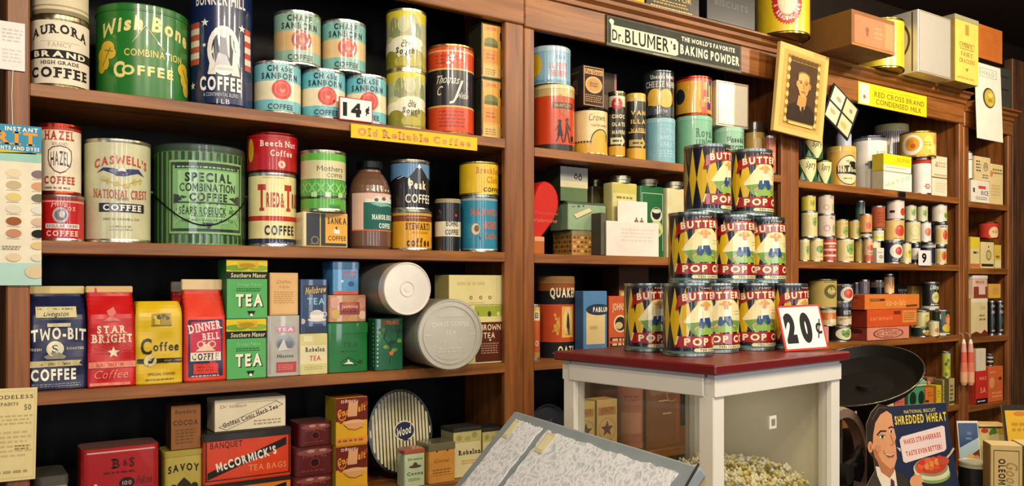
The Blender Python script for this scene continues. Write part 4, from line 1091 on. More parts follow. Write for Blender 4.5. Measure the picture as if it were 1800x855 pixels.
for i in range(6):
    for j in range(2):
        ch.append(e(.16 + .3 * j if j else .08, .70 - i * .075, .115, .026, sw[i * 2 + j]))
        ch.append(gk(.16 + .3 * j if j else .08, .668 - i * .075, .2, .008, 1, 'b8ac98', i + j))
ch += [e(.44, .25, .1, .024, 'e0c48a'), e(.08, .175, .11, .026, 'e2cda4'), e(.44, .175, .1, .024, 'e2d6bc'), e(.40, .085, .15, .042, 'dcc8a0'), gk(.05, .235, .28, .03, 2, '9a9080', 4)]
plate('dye_colour_chart', 'tall dye colour chart with oval swatches under a blue heading', 'colour chart', -46, 73, 213, 502, Y=-.006, th=.002, col='ece2c8', art=[o if o[0] != 'e' else ('e', o[1], o[2], o[3], o[4], o[5]) for o in ch])
plate('printed_notice', 'yellowed printed notice hanging low on the left post', 'notice', -66, 64, 688, 856, Y=-.006, th=.002, col='e4d096', roll=1.2, art=[r(0, .5, .94, .94, 'c9b478'), r(0, .5, .925, .93, 'e4d096'), t('ODELESS', .2, .905, .5, .04, '5a4a28', 1, 1), t('PAINTS', .12, .83, .24, .035, '5a4a28', 1, 1), t('50', .37, .79, .1, .06, '6a5a38', 1), gk(.2, .66, .5, .12, 3, 'c0ac74', 1), gk(.1, .4, .7, .3, 6, 'c8b47c', 2), gk(.3, .36, .2, .06, 2, '8a7848', 4), gk(.1, .1, .6, .06, 1, 'b09c64', 3)])
b = MB(); b.tube([(SEAM[0] + .012 - pn.x, .001, 0.002), (SEAM[0] + .010 - pn.x, .001, -.05), (SEAM[0] + .012 - pn.x, .001, -.13)], .0012, 'd8c8b0', 'paper', 6); b.build('string', pn.o)
# ================================================================== middle unit, top shelf
hh_ = can('cracker_can', 'orange-red can with black silhouettes of walking figures, under a blue can', 'can', 936, 1010, 147, B1, bands=[(.09, '2a2a24'), (.88, 'd1431c'), (1, 'c8b070')], lidc='d8c98c', rim='cfc08a', top='slip', lidh=.07, face=10,
          art=[t('Peek', .35, .80, .55, .09, 'a06428', 0, sh=.3), r(.35, .68, 1.1, .09, '2c2420'), t('HUNTLEYS', .35, .68, .9, .05, 'c8a060', 1), e(.35, .58, .2, .04, 'b85a2c'), gk(.35, .6, .5, .05, 1, 'a06028', 2),
               ci(.12, .44, .03, '1c1410'), pg([(.06, .42), (.18, .42), (.24, .30), (.3, .22), (.0, .22), (.04, .32)], '1c1410'), ln([(.08, .23), (-.04, .14)], .02, '1c1410'), ln([(.2, .23), (.28, .13)], .02, '1c1410'), ln([(.05, .38), (-.08, .30)], .015, '1c1410'),
               ci(.52, .47, .03, '1c1410'), pg([(.45, .44), (.58, .44), (.6, .28), (.42, .28)], '1c1410'), ln([(.46, .29), (.36, .14)], .022, '1c1410'), ln([(.56, .29), (.66, .14)], .022, '1c1410'), ln([(.58, .4), (.72, .32)], .016, '1c1410'), e(.85, .2, .1, .04, '1c1410'), ln([(.8, .18), (.78, .13)], .012, '1c1410'), ln([(.92, .18), (.95, .13)], .012, '1c1410')])
can('cracker_can', 'light blue can with a yellow sun and red lettering, on the orange-red can', 'can', 932, 1003, 79, on=hh_, bands='86b4cc', lidc='a8c8d4', top='slip', lidh=.16, face=14, art=[e(-1.05, .5, .38, .3, 'e0b82c'), t('CRAX', .3, .70, .5, .1, '3c6a9c', 1), t('LU PETIT', .2, .47, 1.0, .16, 'd8543c', 2), t('BEURRE', .25, .27, .9, .16, 'd8543c', 2), r(0, .05, 7, .1, '6a98b4'), r(.9, .5, .06, .9, 'c8dce4'), r(-.5, .5, .05, .9, 'a8c8d8')])
pc = can('cracker_can', 'cream can with brown script and a scalloped yellow lower edge, under a dark carton', 'can', 1004, 1068, 189, B1, Yf=.02, bands=[(.29, 'd9ad3e'), (1, 'e2cd92')], rim='28241f', lidc='4a463c', face=22,
         art=[t('Crown', .1, .80, 1.0, .14, '4a3824', 0, sh=.2), t('TOASTED WAFERS', .2, .63, 1.0, .045, '7a6440', 1), e(.3, .3, .62, .26, '1f1a14'), e(.3, .285, .57, .25, 'd9ad3e'), r(.3, .14, 1.16, .28, 'd9ad3e')] + [ci(-1.5 + i * .17, .285, .022, '1f1a14') for i in range(8)] + [ci(1.0 + i * .17, .285, .022, '1f1a14') for i in range(5)] + [e(-1.3 + i * .35, .04, .1, .02, 'f0e0b0') for i in range(9)])
bx('cracker_carton', 'dark brown carton with a cream medallion, on the cream can', 'carton', 1025, 1062, 117, on=pc, Y0=.02, d=.075, col='3a241c', side='251812', topc='54382a', art=[r(0, .5, .94, .96, 'd0a878'), r(0, .5, .88, .93, '3a241c'), r(0, .86, .84, .13, 'c89a62'), t('Pan Crust', 0, .86, .76, .09, '2c1a14', 1, 1), e(0, .54, .40, .21, 'd9ae74'), e(0, .54, .32, .165, 'c8985c'), t('Ginger', 0, .58, .4, .05, '3a2014', 1), t('Snaps', 0, .52, .36, .05, '3a2014', 1), gk(0, .2, .8, .2, 4, 'b08a60', 3)],
   sart=[t('GOLDEN', 0, .48, .6, .2, '6a4c3c', 1, rot=90), gk(0, .85, .6, .1, 1, '5a4034', 2)])
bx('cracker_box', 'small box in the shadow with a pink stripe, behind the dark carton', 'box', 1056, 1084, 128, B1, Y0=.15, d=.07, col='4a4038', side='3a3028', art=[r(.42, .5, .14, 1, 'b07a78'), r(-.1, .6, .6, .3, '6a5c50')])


def tube(lab, x0, x1, yt, c0, art, **k):
    return can('wafer_tin', lab, 'tin', x0, x1, yt, B1, group='slim wafer tins', art=art, seg=28, **k)


def words(ws, v0, dv, c, bg):
    o = []
    for i, w_ in enumerate(ws):
        o += [r(.15, v0 - i * dv, 2.6, dv * .62, bg), t(w_, .15, v0 - i * dv, 1.7, dv * .5, c, 2)]
    return o


tube('slim black and cream tin with a red disc near its top', 1069, 1099, 160, '', [r(0, .85, 6, .16, 'd9cfa0'), e(-.1, .81, .7, .09, 'b02438'), t('NBC', -.1, .81, .6, .05, 'e8c0b0', 1)] + words(['CHOC', 'OLATE', 'WAFERS'], .62, .12, 'e8dca8', '1d1a18') + [pg([(-.9, .30), (.4, .30), (.4, .34), (1.0, .25), (.4, .16), (.4, .2), (-.9, .2)], 'd9cfa0'), gk(0, .25, 1.2, .06, 1, '2a2420', 2)], bands=[(.16, 'd7a224'), (1, '1d1a18')], face=8, rim='9a8a5c')
tube('slim black tin with rows of yellow lettering and a yellow cap', 1100, 1135, 163, '', words(['VAN', 'ILLA', 'WAFERS'], .70, .13, 'e6b838', '1d1814') + [r(.15, .90, 1.9, .05, 'c8b068'), pg([(-.9, .30), (.4, .30), (.4, .34), (1.0, .25), (.4, .16), (.4, .2), (-.9, .2)], 'c8a850'), gk(.1, .25, 1.2, .06, 1, '2a2420', 2), r(0, .41, 2, .02, 'c8a850')], bands=[(.17, 'dfa820'), (.93, '1d1814'), (1, 'd9b23c')], face=12, top='slip', lidc='d9b23c', lidh=.05)
lb = can('cracker_can', 'light blue can with pale lettering, under a black CHEESE can', 'can', 1131, 1187, 206, B1, bands='82b6c4', top='slip', lidc='93c0c8', lidh=.12, face=16, art=[t('COTTAGE', .3, .70, 1.1, .09, 'b4d6dc', 1), t('WHOLE', .3, .56, 1.1, .11, 'b4d6dc', 1), t('WHEAT', .3, .40, 1.1, .11, 'b4d6dc', 1), gk(.3, .2, 1.2, .18, 3, 'a8ccd4', 3)])
can('cracker_can', 'black can with pale CHEESE lettering over golden wafers, on a light blue can', 'can', 1130, 1185, 123, on=lb, bands=[(.22, '38424a'), (.26, '1c2024'), (1, '23282c')], face=6, rim='4a5058', art=[t('Uneeda', -.15, .86, .95, .09, 'd8d8d0', 1, 1), t('Bakers', .75, .87, .7, .09, 'd8d8d0', 2), t('CHEESE', -.35, .70, 1.3, .13, 'cfcfc8', 1, 1), t('WAFERS', .85, .70, .9, .12, 'd8d8d0', 2), e(-.35, .42, .5, .19, 'dcae3e'), e(.4, .40, .55, .2, 'dcae3e'), r(0, .33, 1.6, .16, 'dcae3e'), t('TASTY THIN', .1, .12, .8, .07, 'c0c4c4', 1)])
gnc = can('cracker_can', 'mint green can with dark lettering, under a yellow can', 'can', 1187, 1252, 202, B1, bands='7fbd98', top='slip', lidc='8cc6a4', lidh=.09, face=28, art=[t('Royal', .2, .66, 1.1, .17, '3f5a48', 1, 1), t('LUNCH', .2, .45, 1.1, .15, '3f5a48', 1, 1), gk(.2, .25, 1, .12, 2, '54705c', 3)])
can('cracker_can', 'golden yellow can with a navy disc and bright patches, on the mint green can', 'can', 1187, 1251, 133, on=gnc, bands=[(.9, 'dba32c'), (1, 'c8402c')], face=24, rim='b8402c', art=[e(-1.25, .5, .36, .2, '1f2c3a'), r(.25, .5, .42, .9, 'c8442c'), r(.3, .75, .3, .2, 'e09848'), r(.62, .5, .4, .7, '3a3f7a'), r(.6, .6, .16, .5, 'd8c83c'), r(.75, .25, .2, .2, 'c8442c'), r(.72, .84, .3, .12, '2a3a8a'), r(.1, .3, .3, .2, 'd0882c'), t('RITZ', .45, .4, .5, .14, 'efe0a0', 1)])
uc = can('cracker_can', 'mint can with black lettering, supporting the shiny square tin', 'can', 1252, 1308, 222, B1, bands='8fc0a0', top='slip', lidc='9ccaae', lidh=.12, face=18, art=[t('Uneeda', .25, .70, 1.2, .13, '22302a', 2, 1), t('BISCUIT', .25, .5, 1.2, .14, '2e4038', 2, 1), gk(.2, .3, 1, .12, 2, '54705c', 3)])
sq = bx('cracker_tin', 'shiny bare metal square tin tilted back on the mint can', 'tin', 1262, 1316, 145, on=uc, Y0=.035, d=.07, col='d9cdb4', side='6a5a44', topc='a89878', tin=.006, mat='dull', rot=-3, art=[r(0, .5, .93, .94, '8a6a42'), r(0, .5, .89, .90, 'e0d6c0')])
ymc = can('cracker_can', 'yellow can with an orange flush and a dark lid, at the back of the shelf', 'can', 1308, 1345, 213, B1, Yf=.045, bands='d9b25a', top='slip', lidc='4a3c30', lidh=.2, face=10, art=[e(.2, .5, .4, .2, 'e8c88a'), r(.1, .2, 1.2, .1, 'c87a3c')])
can('cracker_can', 'dusty pink can at the right end behind the popcorn pyramid', 'can', 1342, 1364, 238, B1, Yf=-.004, bands='bd6d50', face=10, art=[t('PIES', .1, .75, .9, .1, '8a3a2c', 1), r(.1, .45, 1.4, .2, 'd09070')])
# sign across the header
plate('shop_sign', 'long dark enamel sign for baking powder, black on cream and white letters', 'sign', 1066, 1303, 25, 79, Y=-.009, th=.004, col='2c2d26',
      art=[r(0, .5, .985, .93, '8d8b78'), r(0, .5, .98, .91, '3a3b32'), r(.0, .045, 1, .09, '6b6d5c'), pg([(-.47, .12), (-.47, .70), (-.485, .82), (-.47, .90), (-.45, .84), (-.455, .70), (-.02, .70), (0.0, .60), (0.0, .18), (-.02, .12)], 'e3dcc0'), t('Dr.', -.425, .38, .075, .36, '211f1c', 1), t('BLUMER', -.222, .42, .31, .46, '211f1c', 1), t("'s", -.035, .46, .04, .28, '211f1c', 2),
           t('MADE IN U.S.A', -.12, .03, .12, .05, 'd8d2b8', 1), t("THE WORLD'S FAVORITE", .235, .77, .42, .16, 'efe9d4', 2), t('BAKING POWDER', .25, .40, .47, .33, 'efe8cc', 2)])

# ================================================================== middle unit, second shelf
x, Z = onp(961, .03)
root = thing('heart_box', 'flat red heart-shaped candy box on edge, half hidden by the shelf stile', 'candy box', (SEAM[1] + .058, .034, B2 + .0006), math.radians(3))
hs = zat(318, Z) - B2
pts = []
for i in range(48):
    a = 2 * math.pi * i / 48
    hx_ = 16 * math.sin(a) ** 3
    hy_ = 13 * math.cos(a) - 5 * math.cos(2 * a) - 2 * math.cos(3 * a) - math.cos(4 * a)
    pts.append((hx_ / 16 * (.094 if hx_ > 0 else .033), (hy_ + 17) / 29 * hs))
pts = pts[::-1]
b = MB()
fr = [Vector((p[0], 0, p[1])) for p in pts]
ctr = Vector((0, 0, hs * .55))
rings = [[ctr + (p - ctr) * s_ + Vector((0, y_, 0)) for p in fr] for s_, y_ in ((1, .04), (1, .008), (.97, 0), (.90, -.004))]
b.loft(rings, 'c4241a', 'paper', False); b.build('body', root)
pr = print_mb([t('Valentine', .18, .46, .42, .05, 'e0705c', 0, sh=.3), t('Chocolates', .2, .56, .4, .04, 'd85a48', 0, sh=.3)], hs, hs, lambda u, v, l: (u, -.0042 - l, v), (-hs, hs), (0, hs)); pr.build('printed_script', root)
b = MB(); b.box(-.012, .03, -.012, -.005, 0.0, .05, 'b5642c', 'paper'); b.box(-.008, .028, -.0135, -.012, .036, .05, 'dba070', 'paper'); b.build('ribbon_tab', root)
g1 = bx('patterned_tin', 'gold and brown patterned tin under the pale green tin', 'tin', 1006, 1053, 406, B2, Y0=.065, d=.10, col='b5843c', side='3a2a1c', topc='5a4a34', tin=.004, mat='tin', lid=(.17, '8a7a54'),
        art=[e(-.42 + .14 * i, .18 + .18 * j, .05, .05, ('6a4018', 'd8b064', '8a5a24')[(i * 2 + j) % 3]) for i in range(7) for j in range(4)], sart=[e(-.42 + .14 * i, .2 + .18 * j, .05, .05, ('6a3a2c', '8a6a3c')[(i + j) % 2]) for i in range(7) for j in range(4)])
g2 = bx('green_tin', 'pale green hinged tin with a slanting cream tag, on the patterned tin', 'tin', 998, 1065, 356, on=g1, Y0=.065, d=.09, col='7f9a78', side='3c4a38', topc='5a6a54', tin=.003, mat='tin', lid=(.06, '4c5a48'), art=[r(0, .5, .98, .96, '93ab88'), pg([(-.36, .52), (-.28, .38), (.12, .66), (.06, .78)], '4a4a34'), pg([(-.35, .54), (-.27, .41), (.12, .69), (.06, .80)], 'ded3a4'), e(-.22, .84, .04, .05, '5a6a54'), e(-.1, .86, .03, .04, '5a6a54'), gk(-.34, .82, .1, .08, 1, '5a6a54', 2)])
g3 = bx('small_box', 'grey-white card-topped green box with two small figures drawn on it', 'box', 985, 1033, 300, on=g2, Y0=.075, d=.07, col='5a7048', side='2c3424', topc='8a8a84', h=.105, art=[r(0, .76, 1, .48, 'a9a9a2'), r(0, .49, 1, .18, 'cdc49c'), e(.06, .72, .07, .07, '3a3430'), e(.22, .70, .07, .08, '3a3430'), ci(.06, .80, .03, '6a5040'), ci(.22, .80, .03, '6a5040'), e(.06, .72, .035, .035, 'c8a890'), e(.22, .70, .035, .04, 'c8a890')])


def caddy(lab, x0, x1, yt, col, lidx, Y0, art, d=.07, side=None):
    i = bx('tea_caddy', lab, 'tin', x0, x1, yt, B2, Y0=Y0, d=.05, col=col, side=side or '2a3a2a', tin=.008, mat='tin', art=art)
    q = MB(); rr_ = i.w * .30
    q.lathe([(rr_, 0, lidx, 'metal'), (rr_, .009, lidx, 'metal'), (rr_ * 1.1, .010, lidx, 'metal'), (rr_ * 1.1, .022, lidx, 'metal'), (rr_ * .95, .025, lidx, 'metal'), (0, .025, lidx, 'metal')], 24, (0, 0, i.h)); q.build('lid', i.o)
    return i


caddy('cream and yellow tin with a round cap, behind the white card', 1077, 1121, 322, 'd9cf86', 'c9c3a8', .06, [r(0, .92, 1, .12, 'c8bc60'), e(0, .5, .42, .22, 'e8e0b4'), e(0, .5, .34, .17, 'cfc48c'), gk(0, .8, .7, .06, 1, '8a7c3c', 2)], side='5c5a34')
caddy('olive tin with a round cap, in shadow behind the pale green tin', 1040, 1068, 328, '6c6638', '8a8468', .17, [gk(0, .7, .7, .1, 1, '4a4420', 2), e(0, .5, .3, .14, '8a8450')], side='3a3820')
caddy('dark green tin outlined in cream with a round black and white emblem', 1125, 1168, 328, '1f6638', '7c7a6a', .05, [ln([(-.42, .1), (-.42, .9), (.42, .9), (.42, .1)], .008, 'c8d8b8'), ci(.16, .60, .11, 'd8d8c0'), ci(.16, .62, .085, '1c1c18'), e(.16, .655, .16, .03, 'd8d8c0'), e(.16, .40, .26, .12, 'c8cc84'), e(.1, .42, .1, .04, '6a8a3c'), e(.24, .37, .1, .04, '8aa04c')], side='123c22')
caddy('cream tin with a round cap, half hidden behind the popcorn cans', 1173, 1212, 332, 'd9cfa0', 'b0aa94', .05, [e(.1, .55, .34, .12, '2a2a24'), e(.1, .57, .22, .08, 'd9cfa0'), gk(.1, .3, .6, .1, 2, '6a6448', 2)], side='3a3a2c')
plate('show_card', 'white folded card with a raised panel bearing two tiny figures', 'card', 1066, 1158, 388, 449.5, Y=.012, th=.004, col='e9dfd4', art=[gk(.1, .62, .66, .42, 4, 'dccfc2', 3)])
pc2 = plate('show_card', 'narrow white card with two small figures, behind the wide white card', 'card', 1086, 1138, 352, 450, Y=.03, th=.003, col='e9dfd4', art=[e(.12, .63, .07, .045, '8a6450'), e(.30, .62, .07, .05, '8a6450'), ci(.12, .69, .018, '7a5a44'), ci(.30, .69, .018, '7a5a44')])
b = MB(); b.box(-.018, .0, 0, .05, 0, .13, '4a463e', 'paper'); root = thing('dark_block', 'dark upright block beside the white card', 'box', (onp(1066, .02)[0] - .004, .02, B2 + .0006)); b.build('body', root)
b = MB(); b.box(-.0185, -.001, -.0015, 0, .002, .128, '5c574c', 'paper'); b.build('front_label', root)

# ================================================================== middle unit, third shelf
can('oats_canister', 'tall red oats canister with black bands and a golden wheat panel', 'canister', 944, 1010, 486, B3, Yf=.034, bands=[(.20, '14141c'), (.215, 'c8502c'), (.70, 'bf4a22'), (.715, 'c8502c'), (.9, '14141c'), (1, '8a4a1c')], mat='paper', rim='7a5a34', lidc='8a6238', top='slip', lidh=.09, face=14,
    art=[t('QUAKER', .3, .80, 1.7, .12, 'e6d8b4', 2), t('OATS', .42, .095, 1.1, .1, 'e6d8b4', 2), r(.45, .44, .75, .38, 'e0b050'), e(.45, .45, .3, .17, 'e8c880'), pg([(.32, .28), (.38, .5), (.45, .58), (.52, .5), (.6, .28)], '3a2a1c'), ci(.45, .58, .03, 'e0b890')] + [e(-.15 - .07 * (i % 3), .30 + i * .045, .07, .022, 'd9a03c') for i in range(6)] + [ln([(-.4 + .1 * i, .32), (-.05, .5 - .03 * i)], .01, 'd9a84c') for i in range(4)] + [gk(0, .06, .8, .04, 1, '5a6070', 2)])
can('oats_canister', 'small orange tin at the left edge, mostly behind the shelf post', 'canister', 930, 949, 535, B3, Yf=.024, bands=[(.12, 'b08a3c'), (.72, 'bf5a2c'), (.9, 'd9c8a0'), (1, 'd9a860')], mat='paper', face=10, art=[t('ED', .3, .80, .7, .1, '2a2420', 2), t('OI', .3, .3, .7, .1, 'e0d0b0', 1)])
bx('cereal_box', 'blue cereal box with a cream panel and a dark oval', 'cereal box', 1025, 1067, 512, B3, Y0=.0, d=.04, col='4f7fae', side='39618c', topc='6a98c0', art=[r(.02, .42, .78, .6, 'd9bf86'), e(-.28, .70, .06, .05, 'd9bf86'), r(.0, .15, .9, .1, '4f7fae'), pg([(-.38, .16), (0, .10), (.4, .17), (.4, .06), (-.38, .06)], '5f8fbc'), e(.14, .72, .52, .085, '26324a'), t('PABLUM', .24, .72, .66, .075, 'e8e4d4', 2), gk(.02, .45, .5, .1, 1, 'c0a468', 2)])
bx('cereal_box', 'orange-red box with a round black and cream picture', 'cereal box', 1070, 1112, 521, B3, Y0=.03, d=.055, col='c4552c', side='94391c', art=[t("JOHNSON'S", .1, .82, .9, .12, 'e0c8a0', 1), ci(-.02, .53, .15, 'e0c890'), ci(-.02, .53, .12, '2a2420'), e(-.08, .5, .16, .06, 'c8b080'), r(0, .27, .9, .06, '3a2420'), r(0, .17, .9, .06, '3a2420'), gk(0, .22, .7, .16, 2, 'd8b890', 2)])
hb_ = bx('wooden_box', 'brown carton with cream label corners, at the back behind the cereal boxes', 'carton', 1088, 1140, 469, B3, Y0=.11, d=.08, col='b9803c', side='3a2818', topc='4a3420', art=[r(0, .86, 1, .28, '4a3020'), r(-.3, .6, .25, .2, 'd9b478'), r(.3, .6, .25, .2, 'd9b478'), r(0, .62, .25, .03, '3a2818'), r(0, .45, 1, .04, '4a3020')])
# bottom shelf, middle unit
x, Z = onp(965, .05)
rad = 47 * Z / F
root = thing('round_tray', 'round black tray with a thin grey rim and faint script, stood on edge', 'tray', (x, .05, cpt(965, 694, Z).z), 0, None, (math.radians(84), 0, 0))
b = MB(); b.lathe([(0, -.012, '14161c', 'paint'), (rad * .92, -.012, '14161c', 'paint'), (rad, .0, '3a3c44', 'paint'), (rad * .985, .002, '3a3c44', 'paint'), (rad * .90, -.009, '12141c', 'paint'), (0, -.009, '12141c', 'paint')], 48); b.xf(Matrix.Diagonal((1, 1.06, 1, 1))).build('body', root)
pm = print_mb([t('Quality', -.1, .36, .8, .18, '4c4f5c', 0, sh=.3, rot=20), t('BISCUIT', .15, -.02, .6, .08, '4c4f5c', 1), gk(.15, -.18, .5, .06, 1, '3c3f4c', 1), t('NBC', -.05, -.5, .4, .16, '3a3d48', 1)], rad, rad, lambda u, v, l: (u, v, -.009 + l), (-rad, rad), (-rad, rad), None, 'paint'); pm.build('painted_script', root)
zt = cpt(965, 694, Z).z - rad * 1.06
sup = MB()
root.location.z = B4 + rad * 1.06 * math.sin(math.radians(84)) + .003
bst = lambda lab, x0, x1, yt, Y: bx('popcorn_box', lab, 'popcorn box', x0, x1, yt, B4, Y0=Y, d=.06, col='d9b878', side='9a7c48', topc='c8a868', group='popcorn boxes with a star', art=[r(0, .80, .84, .14, 'b8824c'), t('JOLLY', 0, .80, .6, .09, '7a4420', 1, rise=.03), st(0, .48, .15, '4a3a34'), ring(0, .48, .19, .012, 'b8905c'), t('TIME', 0, .24, .5, .09, '8a5a30', 1), gk(0, .1, .7, .08, 2, 'b08850', 2)])
bst('tan box with a dark star seen through the glass case, left one', 1014, 1046, 707, .02)
bst('tan box with a dark star seen through the glass case, right one', 1049, 1085, 703, .02)
pk = can('tall_canister', 'tall dusty pink canister seen through the glass case', 'canister', 1085, 1130, 688, B4, Yf=.02, bands='b06a58', mat='paper', face=8, h=.22, art=[r(0, .4, 1.8, .3, 'c88a70'), gk(0, .75, 1.2, .1, 2, '8a4438', 3)])
bx('brown_carton', 'brown carton with pale lines seen through the glass case', 'carton', 1136, 1196, 692, B4, Y0=.03, d=.09, col='7c4a2c', side='54301c', h=.23, art=[r(.0, .64, .3, .02, 'd8b890'), r(.1, .46, .25, .02, 'd8b890'), ring(.25, .72, .1, .02, 'b08a60'), r(.4, .5, .08, .9, 'a04a34')])
# ================================================================== display counter, glass case, popcorn pyramid
fw = Vector((math.cos(TH), math.sin(TH), 0)); rt = Vector((math.sin(TH), -math.cos(TH), 0)); UP = Vector((0, 0, 1))
CAM0 = Vector((CAMX, CAMY, 0))
CZ = 0.80


def cw(X, Z, z): return CAM0 + rt * X + fw * Z + UP * z


root = thing('display_counter', 'long wooden counter standing in front of the shelves', 'counter', (1.7, -0.73, 0))
b = MB(); b.box(-1.2, 1.2, -.38, .37, CZ - .03, CZ - .0006, WX, 'woodx', .003); b.build('counter_top', root)
for sx in (-1.14, 1.14):
    for sy in (-.32, .31):
        b = MB(); b.box(sx - .03, sx + .03, sy - .03, sy + .03, .0006, CZ - .03, WX, 'woodz', .003); b.build('leg', root)
b = MB(); b.box(-1.14, 1.14, -.33, .32, CZ - .12, CZ - .03, WX, 'woodx', .003); b.build('apron', root)

S1 = 1.5
Fp = cw(358 / F * S1, S1, 0)
Lp = cw(80 / F * S1 * 1.224, S1 * 1.224, 0)
Rp = cw(595 / F * S1 * 1.214, S1 * 1.214, 0)
e1, e2 = (Rp - Fp), (Lp - Fp)
ca, cb = e1.length, e2.length
crz = math.atan2(e1.y, e1.x)
CT = CAMZ - 142 / F * S1
root = thing('glass_case', 'white-framed glass popcorn case with a dark red top slab', 'display case', (Fp.x, Fp.y, CZ), crz)
WH, WH2 = 'e8e4d8', 'd4d6da'
H0 = CT - CZ
b = MB(); b.box(0, ca, 0, cb, H0 - .019, H0, '6f1a1e', 'paint', .003); b.build('top_slab', root)
i1 = .016
for k, (px_, py_) in enumerate(((i1, i1), (ca - i1 - .034, i1), (i1, cb - i1 - .034), (ca - i1 - .034, cb - i1 - .034))):
    b = MB(); b.box(px_, px_ + .034, py_, py_ + .034, .0005, H0 - .06, WH, 'paint', .002); b.build('corner_post', root)
for n_, (x0, x1, y0, y1) in enumerate(((i1, ca - i1, i1 - .004, i1 + .02), (i1, ca - i1, cb - i1 - .02, cb - i1 + .004), (i1 - .004, i1 + .02, i1 + .021, cb - i1 - .021), (ca - i1 - .02, ca - i1 + .004, i1 + .021, cb - i1 - .021))):
    b = MB(); b.box(x0, x1, y0, y1, H0 - .062, H0 - .026, WH, 'paint', .0015)
    b.box(x0 + .003, x1 - .003, y0 + .003, y1 - .003, H0 - .03, H0 - .0195, WH2, 'paint', .001); b.build('top_rail', root)
    b = MB(); b.box(x0, x1, y0, y1, .0005, .09, WH, 'paint', .0015); b.build('bottom_rail', root)
for x0, x1, y0, y1 in ((i1 + .034, ca - i1 - .034, i1 + .012, i1 + .015), (i1 + .012, i1 + .015, i1 + .034, cb - i1 - .034), (i1 + .034, ca - i1 - .034, cb - i1 - .015, cb - i1 - .012)):
    b = MB(); b.box(x0, x1, y0, y1, .09, H0 - .06, 'ffffff', 'glass', .0005); b.build('glass_pane', root)
b = MB(); b.box(ca - i1 - .018, ca - i1 - .012, i1 + .034, cb - i1 - .034, .09, H0 - .06, 'e8e0c8', 'paint', .001); b.build('back_panel', root)
b = MB(); b.box(i1 + .03, ca - i1 - .03, i1 + .03, cb - i1 - .03, .07, .085, 'c9c0a0', 'paint', .001); b.build('case_floor', root)
b = MB(); b.tube([(ca * .5 - .09, cb * .5, H0 - .034), (ca * .5 + .09, cb * .5, H0 - .034)], .011, 'f4ead0', 'paint', 12); b.box(ca * .5 - .10, ca * .5 + .10, cb * .5 - .014, cb * .5 + .014, H0 - .022, H0 - .0192, 'c9c4b8', 'paint', .001); b.build('added_lamp_tube', root)  # unseen fixture, added to go with the fill light inside the case
cl_ = area('added_case_lamp', (0, 0, 0), (0, 0, -1), .32, .16, .03, (1, .93, .78)); cl_.parent = root; cl_.location = (ca * .5, cb * .5, H0 - .048)  # unseen lamp, added to brighten the case interior
sx, sz = .4626 * ca, CAMZ - 245 * 1.648 / F - CZ
b = MB(); b.box(sx - .0125, sx + .0125, i1 + .0095, i1 + .0115, sz - .013, sz + .013, 'e4e0d0', 'paper', .0003); b.box(sx - .006, sx + .006, i1 + .0085, i1 + .0096, sz - .006, sz + .007, '8a8672', 'paper', .0003)
b.build('paper_sticker', root)
# popped corn heaped inside
b = MB()
rg = random.Random(3)
OCT = [(1, 0, 0), (-1, 0, 0), (0, 1, 0), (0, -1, 0), (0, 0, 1), (0, 0, -1)]
OF = [(0, 2, 4), (2, 1, 4), (1, 3, 4), (3, 0, 4), (2, 0, 5), (1, 2, 5), (3, 1, 5), (0, 3, 5)]
for i in range(900):
    x, y = rg.uniform(i1 + .045, ca - i1 - .05), rg.uniform(i1 + .045, cb - i1 - .05)
    top = .262 + .022 * math.sin(9 * x + 1) * math.cos(8 * y) - .12 * abs(y / cb - .35)
    z = top - rg.random() ** 2 * .05
    cc = rg.choice(('f4ecc8', 'eee0ac', 'f6f0dc', 'e6d48c'))
    for q in range(5):
        ox, oy, oz = (rg.uniform(-.006, .006) for _ in range(3))
        s_ = rg.uniform(.004, .0068)
        P = [(x + ox + a_ * s_ * rg.uniform(.8, 1.2), y + oy + b_ * s_, z + oz + c_ * s_) for a_, b_, c_ in OCT]
        for f in OF:
            pass
        k_ = len(b.v); b.v += P
        for f in OF:
            b.f.append(tuple(k_ + j for j in f)); b.c.append(cc); b.m.append('paper'); b.s.append(True)
b.box(i1 + .05, ca - i1 - .055, i1 + .05, cb - i1 - .055, .0856, .20, 'e2d498', 'paper', .004)
o = b.build('popped_corn', None, (Fp.x, Fp.y, CZ), crz)
o['kind'] = 'stuff'; tag(o, 'heap of pale popped corn at the bottom of the glass case', 'popcorn')


def lz(u, w, v0, v1, c, vm=.5): return pg([(u - w, vm), (u - w * .72, vm + (v1 - vm) * .28), (u, v1), (u + w * .72, vm + (v1 - vm) * .28), (u + w, vm), (u + w * .72, vm - (vm - v0) * .28), (u, v0), (u - w * .72, vm - (vm - v0) * .28)], c)


